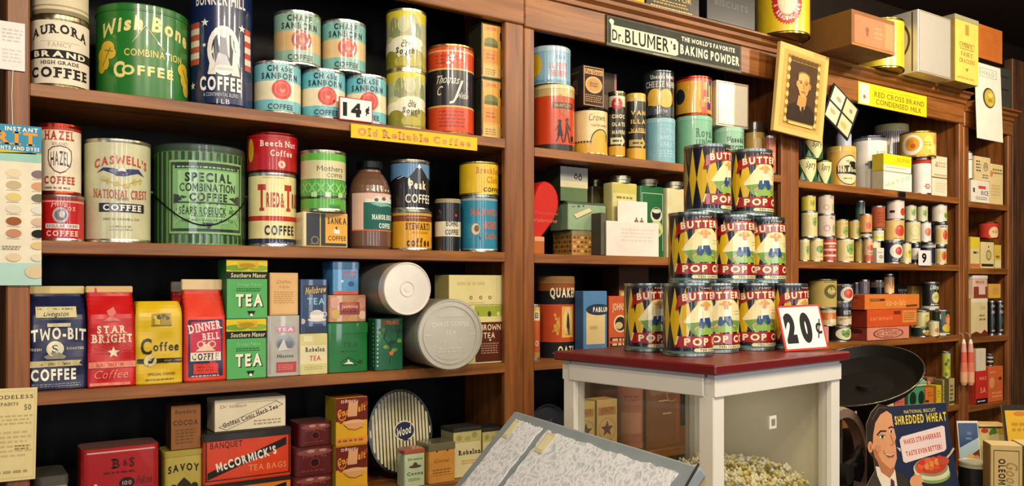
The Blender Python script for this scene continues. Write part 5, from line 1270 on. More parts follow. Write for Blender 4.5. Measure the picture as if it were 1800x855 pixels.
YL = 'd9b21c'
pop = [r(0, .96, 7, .05, '2a2a30'), r(0, .035, 7, .07, '5c7d74'), r(-1.7, .03, .5, .03, '15151c'),
       lz(-2.25, .3, .16, .92, 'a8935a'), lz(2.25, .3, .16, .92, 'a8935a')]
for u_, w_ in ((-1.72, .19), (-1.28, .24), (-.84, .26), (-.3, .2), (.3, .2), (.84, .26), (1.28, .24), (1.72, .19), (-2.6, .12), (2.6, .12)):
    pop += [lz(u_, w_, .1, .94, YL)]
pop += [pg([(-.92, .47), (-.5, .66), (-.22, .77), (.4, .77), (.8, .68), (1.15, .47), (.7, .3), (-.5, .3)], 'e9dca4'), pg([(-.84, .45), (.0, .48), (1.08, .45), (.66, .3), (-.5, .3)], '6f9a3a'), pg([(-.5, .38), (.3, .40), (.6, .3), (-.4, .29)], '8db04a'),
        e(.05, .70, .3, .026, 'd9a44a'), e(.05, .72, .17, .032, 'd9a44a'), ci(.06, .655, .034, 'd99a74'), pg([(-.14, .62), (.22, .63), (.34, .49), (-.1, .47)], 'efe4c0'), pg([(-.24, .52), (.26, .53), (.42, .40), (.18, .38), (.04, .45), (-.1, .38), (-.34, .40)], '2c4a78'), ln([(-.32, .41), (-.46, .37)], .025, 'd99a74'), ln([(.38, .40), (.52, .38)], .025, 'd99a74'),
        ln([(.5, .60), (.95, .60)], .008, 'c8b070'), ln([(.5, .56), (1.0, .56)], .008, 'c8b070'),
        pg([(-1.22, .66), (-1.12, .83), (-.6, .885), (0, .905), (.6, .905), (1.3, .88), (1.95, .83), (2.0, .68), (1.3, .74), (.6, .77), (0, .77), (-.6, .75)], '9c1a1c'), ci(-1.16, .655, .024, '9c1a1c'),
        t('BUTTER', -.10, .815, 1.72, .10, 'efe2b4', 2, rise=.012, rot=2.5), t('BOY', 1.34, .81, .8, .10, 'efe2b4', 2, rot=-3), t('FANCY', .1, .93, .6, .022, 'd8ccb0', 1),
        pg([(-1.28, .125), (-1.12, .275), (2.0, .275), (2.1, .125)], '9c1a1c'), ln([(-1.22, .165), (-1.13, .27)], .022, 'efe2b4'), t('POP', -.36, .20, 1.05, .10, 'efe2b4', 2), t('CORN', 1.15, .20, 1.5, .10, 'efe2b4', 2), pg([(-.45, .112), (1.0, .112), (1.06, .085), (1.0, .062), (-.45, .062), (-.52, .085)], 'e9dca4'), t('TEN OUNCES', .28, .087, 1.1, .034, '2a2420', 1)]
PCR, PCH = .0502, .149


def pcan(lab, px, Z, lay, face):
    X = (px - CX) / F * Z
    p = cw(X, Z, 0)
    i = can('popcorn_can', lab, 'popcorn can', px - 40, px + 40, 0, CT + .0006 + lay * (PCH + .0008), Yc=p.y, h=PCH, bands='15162c', art=pop, face=face, group='popcorn cans stacked in a pyramid', rim='a8b0ac', lidc='8a8e8c', r_fix=PCR)
    return i


for lab, px, Z, lay, fc in (
        ('yellow and navy popcorn can, foremost can in the bottom row of the pyramid', 1209, 1.722, 0, 43), ('yellow and navy popcorn can at the left end of the bottom row', 1137, 1.845, 0, 31),
        ('popcorn can in the bottom row, just right of the foremost can', 1257, 1.812, 0, 24), ('popcorn can in the bottom row, left of the one behind the 20 cent card', 1321, 1.875, 0, 30), ('popcorn can in the bottom row, partly hidden behind the 20 cent card', 1380, 1.925, 0, 55),
        ('popcorn can at the left end of the middle row', 1217, 1.775, 1, 28), ('popcorn can in the centre of the middle row', 1285, 1.845, 1, 32), ('popcorn can at the right end of the middle row', 1340, 1.905, 1, 33),
        ('left one of the two popcorn cans at the top, its picture turned away', 1243, 1.815, 2, 62), ('right one of the two popcorn cans at the top of the pyramid', 1318, 1.88, 2, 38)):
    pcan(lab, px, Z, lay, fc)


def card(name, lab, cat, org, right, up, w, h, th, col, art=(), edge=None, mat='paper', outline=None, group=None, sv=None):
    """flat board: org is its lower left front corner, art as fractions of width and height (or metres with sv)"""
    right = right.normalized(); nrm = right.cross(up).normalized(); up = nrm.cross(right).normalized()
    A = Matrix((right, -nrm, up)).transposed()
    root = thing(name, lab, cat, org, 0, group)
    root.rotation_euler = A.to_euler()
    b = MB()
    if outline:
        n = len(outline)
        b.face([(x, 0, z) for x, z in outline], col, mat)
        b.face([(x, th, z) for x, z in outline][::-1], 'b8a888', mat)
        for i in range(n):
            p, q = outline[i], outline[(i + 1) % n]
            b.face([(p[0], 0, p[1]), (p[0], th, p[1]), (q[0], th, q[1]), (q[0], 0, q[1])], 'c8b898', mat)
    else:
        b.box(0, w, 0, th, 0, h, edge or col, mat, .0006)
    b.build('board', root)
    ops = list(art)
    if edge:
        ops = [r(0, .5, 1 - .09 * h / w, .91, col)] + ops
    if ops:
        su, vv = (1, 1) if sv else (w, h)
        off = 0 if sv else w / 2
        pr = print_mb(ops, su, vv, lambda u, v, l: (u + off, -l, v), (-off, w - off), (0, h), None, mat); pr.build('printed_face', root)
    return root


kz = 1.80 / F
o_ = cpt(1381, 621, 1.80); o_.z = CT + .0008
right = (cpt(1457, 616, 1.835) - cpt(1381, 621, 1.80)); right.z = 0.004
up = UP * .098 + right.normalized() * -.017 + fw * .03
card('price_card', 'white price card with a red edge reading 20 cents, leaning on a popcorn can', 'price card', tuple(o_), right, up, right.length, .103, .003, 'eeeae2', edge='c8402e', art=[t('20', -.08, .49, .66, .66, '1e1b1a', 3), t('\u00a2', .37, .52, .15, .36, '1e1b1a', 1)])

# slanted case of lace in front
TLp, TRp = cw(.006, 1.73, 0), cw(.273, 1.20, 0)
ztop = CAMZ - 221 * 1.73 / F
uu = (TRp - TLp); LW = uu.length; uu.normalize()
dd = -uu.cross(UP); dd = dd if dd.dot(rt) < 0 else -dd
LH, sl_ = .43, math.radians(46)
dn = (dd * math.cos(sl_) - UP * math.sin(sl_))
nn = uu.cross(dn)
nn = nn if nn.z > 0 else -nn
o_ = Vector((TLp.x, TLp.y, ztop))
A = Matrix((uu, -dn, nn)).transposed().to_4x4()     # x along the top edge, y up the slope, z off its face
root = thing('lace_display', 'slanted grey display case pinned with white lace pieces, in front of the glass case', 'display case', tuple(o_))
b = MB(); b.box(0, LW, -LH, 0, -.022, 0, '8f999e', 'paper', .004); b.xf(A).build('slanted_board', root); brd = COL.objects[-1]
b = MB()
B0 = [Vector((0, 0, 0)) + dn * .004 - nn * .0225, Vector((0, 0, 0)) + dn * LH - nn * .0225]
pz = CZ + .0006 - o_.z
prof = [B0[0], B0[1], Vector((B0[1].x, B0[1].y, pz)), Vector((B0[0].x, B0[0].y, pz))]
ra, rb_ = [p + uu * .004 for p in prof], [p + uu * (LW - .004) for p in prof]
b.loft([ra[::-1], rb_[::-1]], 'b39a64', 'paper'); b.build('wedge_case', root)


def lace(u0, u1, v0, v1, seed):
    rg_ = random.Random(seed)
    b = MB()
    n = 40
    pts = [(u0 + (u1 - u0) * i / n, v1 + rg_.uniform(-.003, .002)) for i in range(n)] + [(u1 + rg_.uniform(-.003, .003), v1 + (v0 - v1) * i / n) for i in range(n)] + [(u1 + (u0 - u1) * i / n, v0) for i in range(n)] + [(u0 + rg_.uniform(-.003, .003), v0 + (v1 - v0) * i / n) for i in range(n)]
    pts = pts[::-1]
    k = [(x, y, .0005) for x, y in pts]; k2 = [(x, y, .0028) for x, y in pts]
    b.loft([k, k2], 'ffffff', 'lace', False, True)
    b.xf(A).build('lace_piece', brd)


lace(LW * .055, LW * .245, -LH + .01, -.020, 1)
lace(LW * .285, LW * .95, -LH + .01, -.022, 2)
for u0, u1, v0, v1 in ((LW * .06, LW * .10, -.066, -.022), (LW * .30, LW * .352, -.070, -.026)):
    b = MB(); b.box(u0, u1, v0, v1, .003, .0042, 'd8cc9c', 'paper', .0004); b.box(u0 + .004, u1 - .004, v0 + .006, v1 - .004, .0042, .0046, 'e8dfb8', 'paper', .0001); b.xf(A).build('paper_tag', brd)
b = MB(); b.tube([A @ Vector(p) for p in ((LW - .002, .002, .002), (LW + .002, -.04, .001), (LW + .001, -.10, .001))], .0018, '2a2620', 'paper', 6); b.build('edge_cord', root)

# ================================================================== coffee mill behind the case
root = thing('coffee_mill', 'black iron coffee mill with a wide hopper pan and a flywheel, beside the glass case', 'coffee mill', tuple(cw(.86, 2.22, CZ + .0006)))
o0 = Vector(root.location)
IR = '0c0b09'
c0 = cpt(1509, 658, 2.27) - o0
ax_a = (rt * math.cos(math.radians(19)) + UP * math.sin(math.radians(19)))
img_b = (UP * math.cos(math.radians(19)) - rt * math.sin(math.radians(19)))
Rb = .165
ax_b = img_b * .30 + fw * .954
nrm = ax_a.cross(ax_b)
B4m = Matrix((ax_a, ax_b, nrm)).transposed().to_4x4()
B4m.translation = c0
b = MB(); b.lathe([(.03, -.05, IR, 'iron'), (.09, -.045, IR, 'iron'), (.145, -.028, IR, 'iron'), (Rb, 0, IR, 'iron'), (Rb * .985, .001, IR, 'iron'), (.142, -.025, IR, 'iron'), (.085, -.041, IR, 'iron'), (0, -.045, IR, 'iron')], 48)
pan = b.xf(B4m).build('hopper_pan', root)
b = MB(); b.tube([B4m @ Vector((Rb * math.cos(a), Rb * math.sin(a), 0)) for a in [2 * math.pi * i / 48 for i in range(49)]], .0022, '8a857a', 'metal', 6); b.build('pan_rim', pan)
bot = B4m @ Vector((.02, 0, -.046))
b = MB(); b.tube([bot, bot - UP * .05, Vector((bot.x, bot.y, .16))], .03, IR, 'iron', 16); b.build('neck', root)
b = MB(); b.lathe([(0, -.09, IR, 'iron'), (.07, -.09, IR, 'iron'), (.085, -.07, IR, 'iron'), (.085, .07, IR, 'iron'), (.07, .09, IR, 'iron'), (0, .09, IR, 'iron')], 28)
b.xf(Matrix.Translation((bot.x, bot.y, .16)) @ Matrix.Rotation(TH, 4, 'Z') @ Matrix.Rotation(math.pi / 2, 4, 'Y')).build('grinding_drum', root)
b = MB(); b.box(-.12, .12, -.09, .09, 0, .075, '1c1712', 'iron', .006); b.xf(Matrix.Translation((bot.x, bot.y, 0)) @ Matrix.Rotation(TH - math.pi / 2, 4, 'Z')).build('base', root)
wc = cpt(1474, 832, 2.10) - o0
wax = (rt * .714 - fw * .70)
wp = wax.cross(UP)
W4 = Matrix((wp, UP, wp.cross(UP))).transposed().to_4x4(); W4.translation = wc
b = MB()
RW = .164
b.lathe([(RW - .022, -.015, '80695a', 'iron'), (RW, -.013, 'a8937c', 'iron'), (RW + .004, 0, 'a8937c', 'iron'), (RW, .013, 'a8937c', 'iron'), (RW - .022, .015, '80695a', 'iron'), (RW - .022, -.015, '80695a', 'iron')], 56)
whl = b.xf(W4).build('flywheel', root)
for k in range(5):
    a = .3 + k * 2 * math.pi / 5
    b = MB(); b.tube([W4 @ Vector((.022 * math.cos(a), .022 * math.sin(a), 0)), W4 @ Vector(((RW * .55) * math.cos(a + .12), (RW * .55) * math.sin(a + .12), 0)), W4 @ Vector(((RW - .012) * math.cos(a), (RW - .012) * math.sin(a), 0))], [.010, .007, .009], '2a221c', 'iron', 8); b.build('wheel_spoke', whl)
b = MB(); b.lathe([(0, -.03, IR, 'iron'), (.026, -.03, IR, 'iron'), (.026, .03, IR, 'iron'), (0, .03, IR, 'iron')], 20); b.xf(W4).build('wheel_hub', whl)
b = MB(); b.tube([wc, Vector((bot.x, bot.y, wc.z)), Vector((bot.x, bot.y, .16))], .010, IR, 'iron', 10); b.build('axle', root)

# ================================================================== stand-up signs and boxes on the counter
kS = 2.05 / F


def zz(x, y): return ((1450 + x * .2981 - 1518) * kS, (905 - 600 - y * .2981) * kS)


def zp(*pts): return [zz(*p) for p in pts]


SK, SK2, HR = 'd99a6a', 'b8734a', '2a1c14'
NV = '1b2644'
swo = zp((225, 1020), (232, 900), (262, 855), (311, 772), (306, 700), (284, 668), (268, 630), (266, 500), (298, 428), (345, 378), (398, 392), (745, 368), (760, 520), (780, 680), (805, 855), (822, 1020))
def ze(x, y, rx, ry, c):
    u, v = zz(x, y); return e(u, v, rx * .2981 * kS, ry * .2981 * kS, c)
def zl(w, c, *pts): return ln(zp(*pts), w * .2981 * kS, c)
def zt(s, x, y, w, h, c, **k):
    u, v = zz(x, y); return t(s, u, v, w * .2981 * kS, h * .2981 * kS, c, **k)


art = [pg(zp((398, 392), (745, 368), (760, 520), (780, 680), (805, 855), (822, 1020), (440, 1020), (400, 800)), NV), pg(zp((225, 1020), (232, 900), (262, 855), (310, 770), (345, 860), (430, 860), (428, 770), (470, 790), (530, 850), (560, 930), (560, 1020)), '332c22'),
       pg(zp((312, 745), (330, 850), (390, 940), (440, 880), (428, 765)), 'e6dcc0'), pg(zp((318, 700), (430, 720), (422, 775), (395, 815), (345, 780)), SK2), pg(zp((400, 815), (420, 830), (428, 900), (395, 930)), '5a2c24'), pg(zp((310, 770), (345, 860), (385, 960), (330, 960), (262, 870)), '3c3428'),
       pg(zp((298, 640), (298, 520), (330, 450), (385, 415), (418, 440), (426, 510), (440, 575), (432, 600), (438, 640), (440, 700), (425, 745), (390, 768), (340, 742), (308, 690)), SK), pg(zp((298, 640), (308, 690), (340, 742), (390, 768), (400, 760), (350, 715), (320, 650)), SK2),
       pg(zp((272, 610), (266, 500), (298, 428), (345, 378), (400, 390), (398, 412), (350, 440), (318, 490), (304, 560), (300, 610), (285, 640)), HR), zl(5, '5a4638', (300, 470), (340, 400), (390, 400)), ze(284, 632, 14, 34, SK), ze(286, 632, 7, 20, SK2),
       zl(9, HR, (328, 560), (348, 538), (380, 538)), zl(8, HR, (398, 520), (412, 512), (424, 518)), ze(356, 572, 17, 9, 'f0e4d4'), ze(358, 572, 8, 9, '2a2420'), ze(410, 540, 11, 8, 'f0e4d4'), ze(411, 540, 6, 8, '2a2420'), zl(4, HR, (336, 566), (356, 560), (376, 566)), zl(5, SK2, (408, 560), (424, 610), (404, 622)), pg(zp((368, 668), (400, 678), (430, 660), (420, 690), (390, 694)), 'a8402e'), zl(4, 'f0e4d4', (376, 674), (402, 681), (424, 668)), zl(4, SK2, (362, 650), (368, 672)), ze(330, 640, 18, 22, 'd08a5c'),
       zt('NATIONAL BISCUIT', 585, 418, 190, 20, 'd9c46a', b=1, rot=4), zt('SHREDDED WHEAT', 588, 463, 310, 52, 'e2c846', b=2, rot=5), pg(zp((458, 590), (472, 570), (715, 505), (728, 512), (735, 640), (722, 655), (490, 725), (476, 715)), 'e9d5cc'), pg(zp((440, 632), (462, 640), (462, 660)), 'e9d5cc'),
       zt('MAKES STRAWBERRIES', 594, 580, 225, 30, 'd0503c', b=2, rot=12), zt('TASTE EVEN BETTER!', 602, 650, 220, 30, 'd0503c', b=2, rot=12),
       ze(645, 790, 108, 56, '7f9a4c'), ze(645, 778, 104, 50, 'c8cfa0'), ze(640, 758, 106, 62, 'd9cfa8'), ze(640, 748, 100, 56, '8a8a5a'), ze(640, 742, 88, 46, 'b8401e')] + [ze(570 + 34 * (i % 5) + 9 * (i // 5), 768 - 24 * (i // 5) - 8 * (i % 5), 20, 17, ('d8482a', 'c83420', 'e06038')[i % 3]) for i in range(14)] + \
      [ze(612 + 30 * i, 745 - 14 * i, 14, 20, 'd98a3a') for i in range(3)] + [zl(12, 'c8b48a', (700, 730), (755, 670), (775, 640)), ze(712, 712, 34, 26, 'b8482c'), ze(545, 835, 36, 40, SK), zl(16, SK, (530, 810), (575, 800)), zl(16, SK, (535, 840), (585, 828)), zl(16, SK, (540, 868), (580, 860))]
o_ = cpt(1518, 905, 2.05); o_.z = CZ + .0008
sh = cpt(1518, 905, 2.05).z - o_.z
swo = [(u, v + sh) if v > .01 else (u, 0.0) for u, v in swo]
swo[0] = (swo[0][0], 0.0); swo[-1] = (swo[-1][0], 0.0)


def up_op(o):
    o = list(o)
    if o[0] in 'pl':
        o[1] = [(a, c + sh) for a, c in o[1]]
    elif o[0] == 't':
        o[3] += sh
    else:
        o[2] += sh
    return tuple(o)


card('counter_sign', 'cut-out cardboard sign with a smiling man in a suit and berries', 'sign', tuple(o_), rt, UP + fw * .07, .30, .50, .004, '332c22', art=[up_op(o) for o in art], outline=swo, sv=1)



def cbox(name, lab, cat, pxc, Z, w, d, h, yaw, col, z0=None, art=(), side=None, topc=None, lid=None, tin=0, mat='paper', sart=()):
    X = (pxc - CX) / F * Z
    p = cw(X, Z, CZ + .0006 if z0 is None else z0)
    rz = TH - math.pi / 2 + math.radians(yaw)
    root = thing(name, lab, cat, tuple(p), rz)
    side = side or col
    b = MB(); b.box(-w / 2, w / 2, 0, d, 0, h, {'front': col, 'left': side, 'right': side, 'back': col, 'top': topc or col}, mat, .0015); b.build('body', root)
    if art:
        print_mb(list(art), w, h, lambda u, v, l: (u, -l, v), (-w / 2, w / 2), (0, h), None, mat).build('printed_front', root)
    if sart:
        print_mb(list(sart), d, h, lambda u, v, l: (-w / 2 - l, d / 2 - u, v), (-d / 2, d / 2), (0, h), None, mat).build('printed_side', root)
    return root


def zh(py, Z): return zat(py, Z) - CZ - .0006


cbox('margarine_carton', 'tall tan carton with a framed panel of upright lettering on the counter', 'carton', 1769, 2.0, .070, .06, zh(783, 2.0), -14, 'c9ad72', side='a88c54', topc='d6bf8a', art=[r(0, .5, .80, .9, '3a3020'), r(0, .5, .76, .885, 'c9ad72'), t('OLEOMARGARINE', -.14, .56, 2.3, .060, '2c2418', 2, rot=-90), t('Good Luck', .17, .58, 1.9, .10, '9c8448', 1, sh=.2, rot=-90), gk(-.27, .5, .04, .7, 14, '8a7444', 3)])
cbox('margarine_carton', 'tan carton cut by the right picture edge, beside the one with upright lettering', 'carton', 1836, 2.03, .078, .11, zh(788, 2.03), -14, 'c2a468', side='a88c54', topc='d6bf8a')
cbox('produce_crate', 'long cream box with red, green and yellow vegetables pictured on its side', 'box', 1747, 2.42, .085, .07, zh(748, 2.42), -6, 'd9cf8a', side='cfae70', topc='c9a468', art=[r(0, .97, 1, .02, '3a3a24'), e(-.30, .93, .12, .03, 'c8402c'), e(0, .925, .12, .035, '4f8a3c'), e(.28, .93, .2, .035, 'd9b43c'), e(-.1, .90, .06, .02, '5a8a40'), r(0, .4, .9, .7, 'cfc07a')])
cbox('teal_carton', 'narrow teal and white carton behind the long cream box', 'carton', 1775, 2.5, .025, .05, zh(729, 2.5), -20, '9cc4b8', side='d8dcd0', topc='d8dcd0', art=[r(0, .92, .7, .06, '4a8a88'), r(0, .8, .6, .06, '6aa8a0')])
o_ = cpt(1783, 830, 2.3); o_.z = CZ + .0008
hp = cpt(1783, 714, 2.3).z - o_.z
card('framed_poster', 'yellow poster in a dark frame, cut by the right picture edge', 'poster', tuple(o_), rt + UP * 0, UP * 1 + fw * .2 - rt * .06, .09, hp, .006, 'd9a928', art=[r(0, .975, 1, .05, '2c2418'), r(-.46, .5, .08, 1, '2c2418'), gk(.05, .8, .6, .1, 2, 'b8862a', 3), e(.05, .92, .2, .02, 'c87a2c')])
o_ = cpt(1697, 860, 2.22); o_.z = CZ + .0008
rr_ = cpt(1711, 734, 2.22) - cpt(1675, 743, 2.22)
hh2 = (cpt(1675, 743, 2.22).z - o_.z)
card('magazine_ad', 'tilted glossy advertisement with a blue heading and golden baked food', 'poster', tuple(o_), rt, UP * 1 + fw * .16 - rt * .22, .058, hh2 * 1.0, .002, 'dcd2bc', mat='gloss', art=[r(0, .86, .92, .24, '274068'), t('NEW', .05, .88, .2, .03, '7a90b0', 1), gk(.05, .83, .4, .04, 1, '5c78a0', 2), pg([(-.46, .74), (.46, .84), (.46, .74), (-.46, .60)], 'a8c0c8'), pg([(-.46, .60), (.46, .73), (.46, .50), (-.46, .34)], '5a3a24'), e(.05, .60, .28, .08, 'dca858'), e(-.25, .50, .2, .05, 'd09a44'), e(.3, .62, .18, .05, 'c88a3a'), e(-.05, .47, .24, .05, 'e0b868'), pg([(-.46, .33), (.46, .50), (.46, .40), (-.46, .24)], 'd8d0c4'), pg([(-.46, .22), (.46, .38), (.46, .06), (-.46, .06)], '4a3424'), e(.2, .24, .24, .07, 'e0c468'), e(-.05, .18, .2, .06, 'cfa848')])
X = (1713 - CX) / F * 2.12
p = cw(X, 2.12, 0)
i = can('lard_pail', 'black pail with a pale domed lid, partly behind the tall tan carton', 'pail', 1684, 1742, 806, CZ + .0006, Yc=p.y, bands='14181a', top='slip', lidc='a8a488', lidh=.07, rim='3a3c3a', mat='paint')
# ================================================================== right unit, top shelf
def stub(lab, x0, x1, yt, zb=None, on=None, name='food_can', cat='food can', group=None, face=26, **k):
    return can(name, lab, cat, x0, x1, yt, zb, on, group=group, face=face, seg=28, **k)


def spry(lab, x0, x1, yt, face, **k):
    return stub(lab, x0, x1, yt, name='shortening_can', face=face, bands='ded79a', rim='8a9a6c', group='cream and green shortening cans', art=[pg([(-1.5, .0), (-1.5, .9), (-.1, .02)], '1f5a3c'), pg([(.1, .02), (1.5, .9), (1.5, 0)], '1f5a3c'), pg([(-1.4, .1), (-.9, .45), (-.6, .1)], 'b8d0b4'), t('Spry', .1, .72, 1.15, .25, '20382a', 1, 1, sh=.15), pg([(-.2, .05), (.2, .05), (0, .3)], 'ded79a')], **k)


sy1 = spry('cream and green shortening can, lower left one beside the stile', 1402, 1435, 277, 24, zb=C1)
spry('cream and green shortening can, lower right one next to the gold-lidded can', 1434, 1462, 282, 14, zb=C1, Yf=.012)
spry('cream and green shortening can, on top of the other two', 1413, 1446, 243, 26, on=sy1)
stub('gold-lidded can with a large oval label and black ribbon lettering', 1452, 1505, 256, C1, Yf=.035, name='bean_can', bands='cfa548', top='slip', lidc='d8b45a', lidh=.14, face=32, mat='tin',
     art=[e(.05, .42, .92, .36, '2c241c'), e(.05, .42, .88, .335, 'e2d3a4'), pg([(-.85, .34), (-.85, .52), (.2, .54), (.9, .56), (.9, .30), (.2, .32)], '1c1814'), t('Pork & Beans', .05, .43, 1.6, .11, 'ead9b0', 1, 1), t('NEW', 0, .63, .4, .05, '5a4a34', 1), gk(0, .22, .8, .06, 1, '7a6a4c', 2), e(.35, .58, .35, .05, '1c1814')])
stub('big white can with a grey-blue ribbon lettered KIDNEY, dark rim', 1497, 1560, 238, C1, Yf=.055, name='bean_can', bands=[(.93, 'e6e0d4'), (1, '6a6a78')], rim='5a5a66', face=38, mat='tin', art=[t('RED', .1, .68, .7, .09, '8aa49a', 1), r(.02, .48, 1.5, .14, '52707e'), t('KIDNEY', .1, .48, 1.05, .09, 'efeee6', 2), ci(-.62, .49, .05, '2c3c48'), ln([(-.85, .49), (-.5, .49)], .03, '52707e'), gk(.1, .2, .9, .08, 2, 'c8c8bc', 2)])
cst = []
for i in range(26):
    cst.append(r(-1.6 + i * .125, .45, .05, .9, '8a8298'))
stub('striped canister with a cream lid, standing behind the other cans', 1536, 1598, 216, C1, Yf=.145, name='canister', cat='canister', bands='d8d4d0', top='slip', lidc='d9d49a', lidh=.09, art=cst + [r(-.8, .62, .5, .34, 'd8d0b0')])
yb_ = bx('food_carton', 'white carton with slanting pale green lettering, under the bright yellow one', 'carton', 1553, 1603, 303, C1, Y0=-.002, d=.05, col='e6e4d2', side='b0a890', art=[t('MATZO', .0, .5, .9, .22, 'b8ccaa', 2, rot=14), gk(.1, .16, .7, .1, 2, 'd0ccb8', 2), r(0, .97, 1, .04, 'a8a894')])
bx('food_carton', 'bright yellow topped carton, on the white carton', 'carton', 1553, 1602, 273, on=yb_, Y0=-.002, d=.05, col='e4e0d0', side='b8a42c', topc='d8cc4a', art=[r(0, .68, 1, .66, 'ecd412'), t('SUNS', .2, .72, .45, .22, 'b89a1c', 1), gk(0, .22, .8, .12, 1, 'b0a888', 2)])
wr = stub('white can with a red top band and small red emblem', 1603, 1637, 277, C1, Yf=.002, name='food_can', bands=[(.86, 'e8e4dc'), (1, 'b83c28')], rim='c8a89a', face=34, mat='paper', art=[t('SALT', .1, .6, .8, .18, 'd8d4d0', 1), r(.1, .22, .5, .13, 'c04838'), r(.1, .22, .3, .07, 'e8e0d8'), ln([(-.3, .22), (.5, .22)], .02, 'c04838')])
cb1 = bx('food_carton', 'cream carton with pale printing at the right end, lower of two', 'carton', 1638, 1665, 312, C1, Y0=.05, d=.06, col='e2dcc0', side='c8b890', art=[r(0, .97, 1, .05, '6a6a44'), gk(.1, .5, .7, .5, 5, 'cfc8a8', 3)])
bx('food_carton', 'cream carton with a buff band at the right end, upper of two', 'carton', 1638, 1665, 275, on=cb1, Y0=.05, d=.06, col='e2dabc', side='c8b890', art=[gk(.1, .6, .7, .3, 2, 'c0a888', 3), e(-.2, .55, .1, .08, 'b89a80'), r(.1, .1, .9, .06, 'c89a68')])
stub('squat can with an oval picture of fruit on yellow, standing on the white cans', 1581, 1646, 230, on=[wr], Yc=wr.y + .012, name='fruit_can', bands='e0b64a', mat='paper', rim='d8a850', face=8, art=[e(-.5, .48, .62, .40, 'efe8dc'), e(-.45, .5, .42, .28, 'e0a030'), ci(-.55, .55, .14, 'd88a24'), ci(-.4, .42, .1, 'c85a24'), e(.5, .55, .3, .3, 'e8cc60'), e(.8, .3, .2, .2, 'd8cc80'), gk(.45, .5, .5, .2, 2, 'b88a34', 2), e(1.1, .7, .2, .2, 'd88a6a')])
b = MB(); b.box(0, .05, -.004, .0, -.022, .0, '16120e', 'paint', .001); root = thing('shelf_clip', 'small black clip on the shelf edge below the white can', 'clip', (onp(1578, 0)[0], -.0006, C1 - .002)); b.build('body', root)
# glass jar and framed snapshots above it
x, y, rad, Z, ph = place_round(1469, 1497, .0, .14)
root = thing('glass_jar', 'clear glass jar with bluish glints, behind the gold-lidded can', 'jar', (x, y, C1 + .0006))
hj = zat(214, Z) - C1
b = MB(); b.lathe([(0, 0, 'b8c0d8', 'tin'), (rad, 0, 'b8c0d8', 'tin'), (rad, hj * .8, '8a94b4', 'tin'), (rad * .8, hj * .86, 'b8c0d8', 'tin'), (rad * .8, hj * .9, 'c8ccd8', 'tin'), (0, hj * .9, 'b8c0d8', 'tin')], 24); b.build('body', root)  # bluish glints of the glass are put into its opaque colour
b = MB(); b.lathe([(rad * .86, hj * .88, 'c8c8c8', 'metal'), (rad * .86, hj, 'c8c8c8', 'metal'), (0, hj, 'c8c8c8', 'metal')], 24); b.build('lid', root)

# ================================================================== right unit, second shelf: small food cans
LEAF, TOM = '5f8a34', 'c8402a'


def leafy(u=.25, v=.5, s=1.0, c=LEAF, c2='86a84a'): return [e(u, v, .34 * s, .14 * s, c), e(u - .2 * s, v + .1 * s, .18 * s, .09 * s, c2), e(u + .18 * s, v + .12 * s, .2 * s, .1 * s, c2), e(u + .05, v - .1 * s, .22 * s, .08 * s, c2)]


def tomato(u=.25, v=.5, s=1.0, c=TOM): return [e(u, v, .48 * s, .23 * s, c), e(u - .1 * s, v + .1 * s, .2 * s, .06 * s, 'd8604a'), st(u, v + .2 * s, .05 * s, '5a7a34')]


YG, CRY = 'd6c884', 'e0d2a0'
k1 = stub('yellow-green can with a leaf, against the stile in the lowest row', 1404, 1423, 420, C2, bands=YG, art=leafy() + [r(0, .9, 3, .1, CRY)])
k2 = stub('yellow can with one long green leaf, second in the lowest row', 1421, 1447, 419, C2, bands='d9c984', art=[e(.25, .52, .62, .16, LEAF), e(.2, .55, .4, .07, '86a84a'), r(0, .93, 3, .1, CRY), gk(.2, .2, .9, .1, 1, 'a8984c', 2)])
k3 = stub('red and white striped can in the lowest row', 1445, 1470, 417, C2, bands=[(.2, 'b8402c'), (.28, 'e0cfb0'), (.45, 'c0482e'), (.53, 'e0cfb0'), (.72, 'b8402c'), (.8, 'e0cfb0'), (1, 'c0482e')], art=[gk(.1, .37, 1.1, .1, 1, '5a2418', 2), gk(.1, .62, 1.1, .1, 1, 'e0cfb0', 3)])
k4 = stub('broad yellow can with a green plant, in the middle of the lowest row', 1468, 1501, 420, C2, bands='dcc886', art=leafy(.25, .55, 1.25) + [r(0, .95, 3, .08, 'e6dab0'), gk(.2, .22, .9, .1, 1, 'a8944c', 3)])
k5 = stub('yellow can with a small green sprig, beside the broad yellow can', 1502, 1521, 421, C2, Yf=.045, bands='d4b95e', art=leafy(.3, .5, .9, '8a9a34', 'a8b04a'))
k6 = stub('pale red and cream can in the lowest row', 1518, 1534, 418, C2, Yf=.008, bands=[(.3, 'c86a4c'), (1, 'd9b284')], art=[ci(.2, .6, .12, 'c8503a'), gk(.2, .38, 1, .1, 1, '8a5a3a', 2), ci(.2, .15, .1, 'd8402c')])
k7 = stub('cream can with a small tomato, behind the white carton', 1524, 1548, 424, C2, Yf=.03, bands='e0cf9c', art=tomato(.1, .5, .7))
k8 = bx('food_carton', 'small grey-white carton in the lowest row of cans', 'carton', 1541, 1554, 436, C2, Y0=.004, d=.03, col='dedbd0', side='a8a090', art=[e(.1, .4, .3, .14, 'a8a49c'), gk(0, .7, .7, .1, 1, '8a8680', 3), gk(0, .15, .7, .1, 1, 'b0a890', 3)])
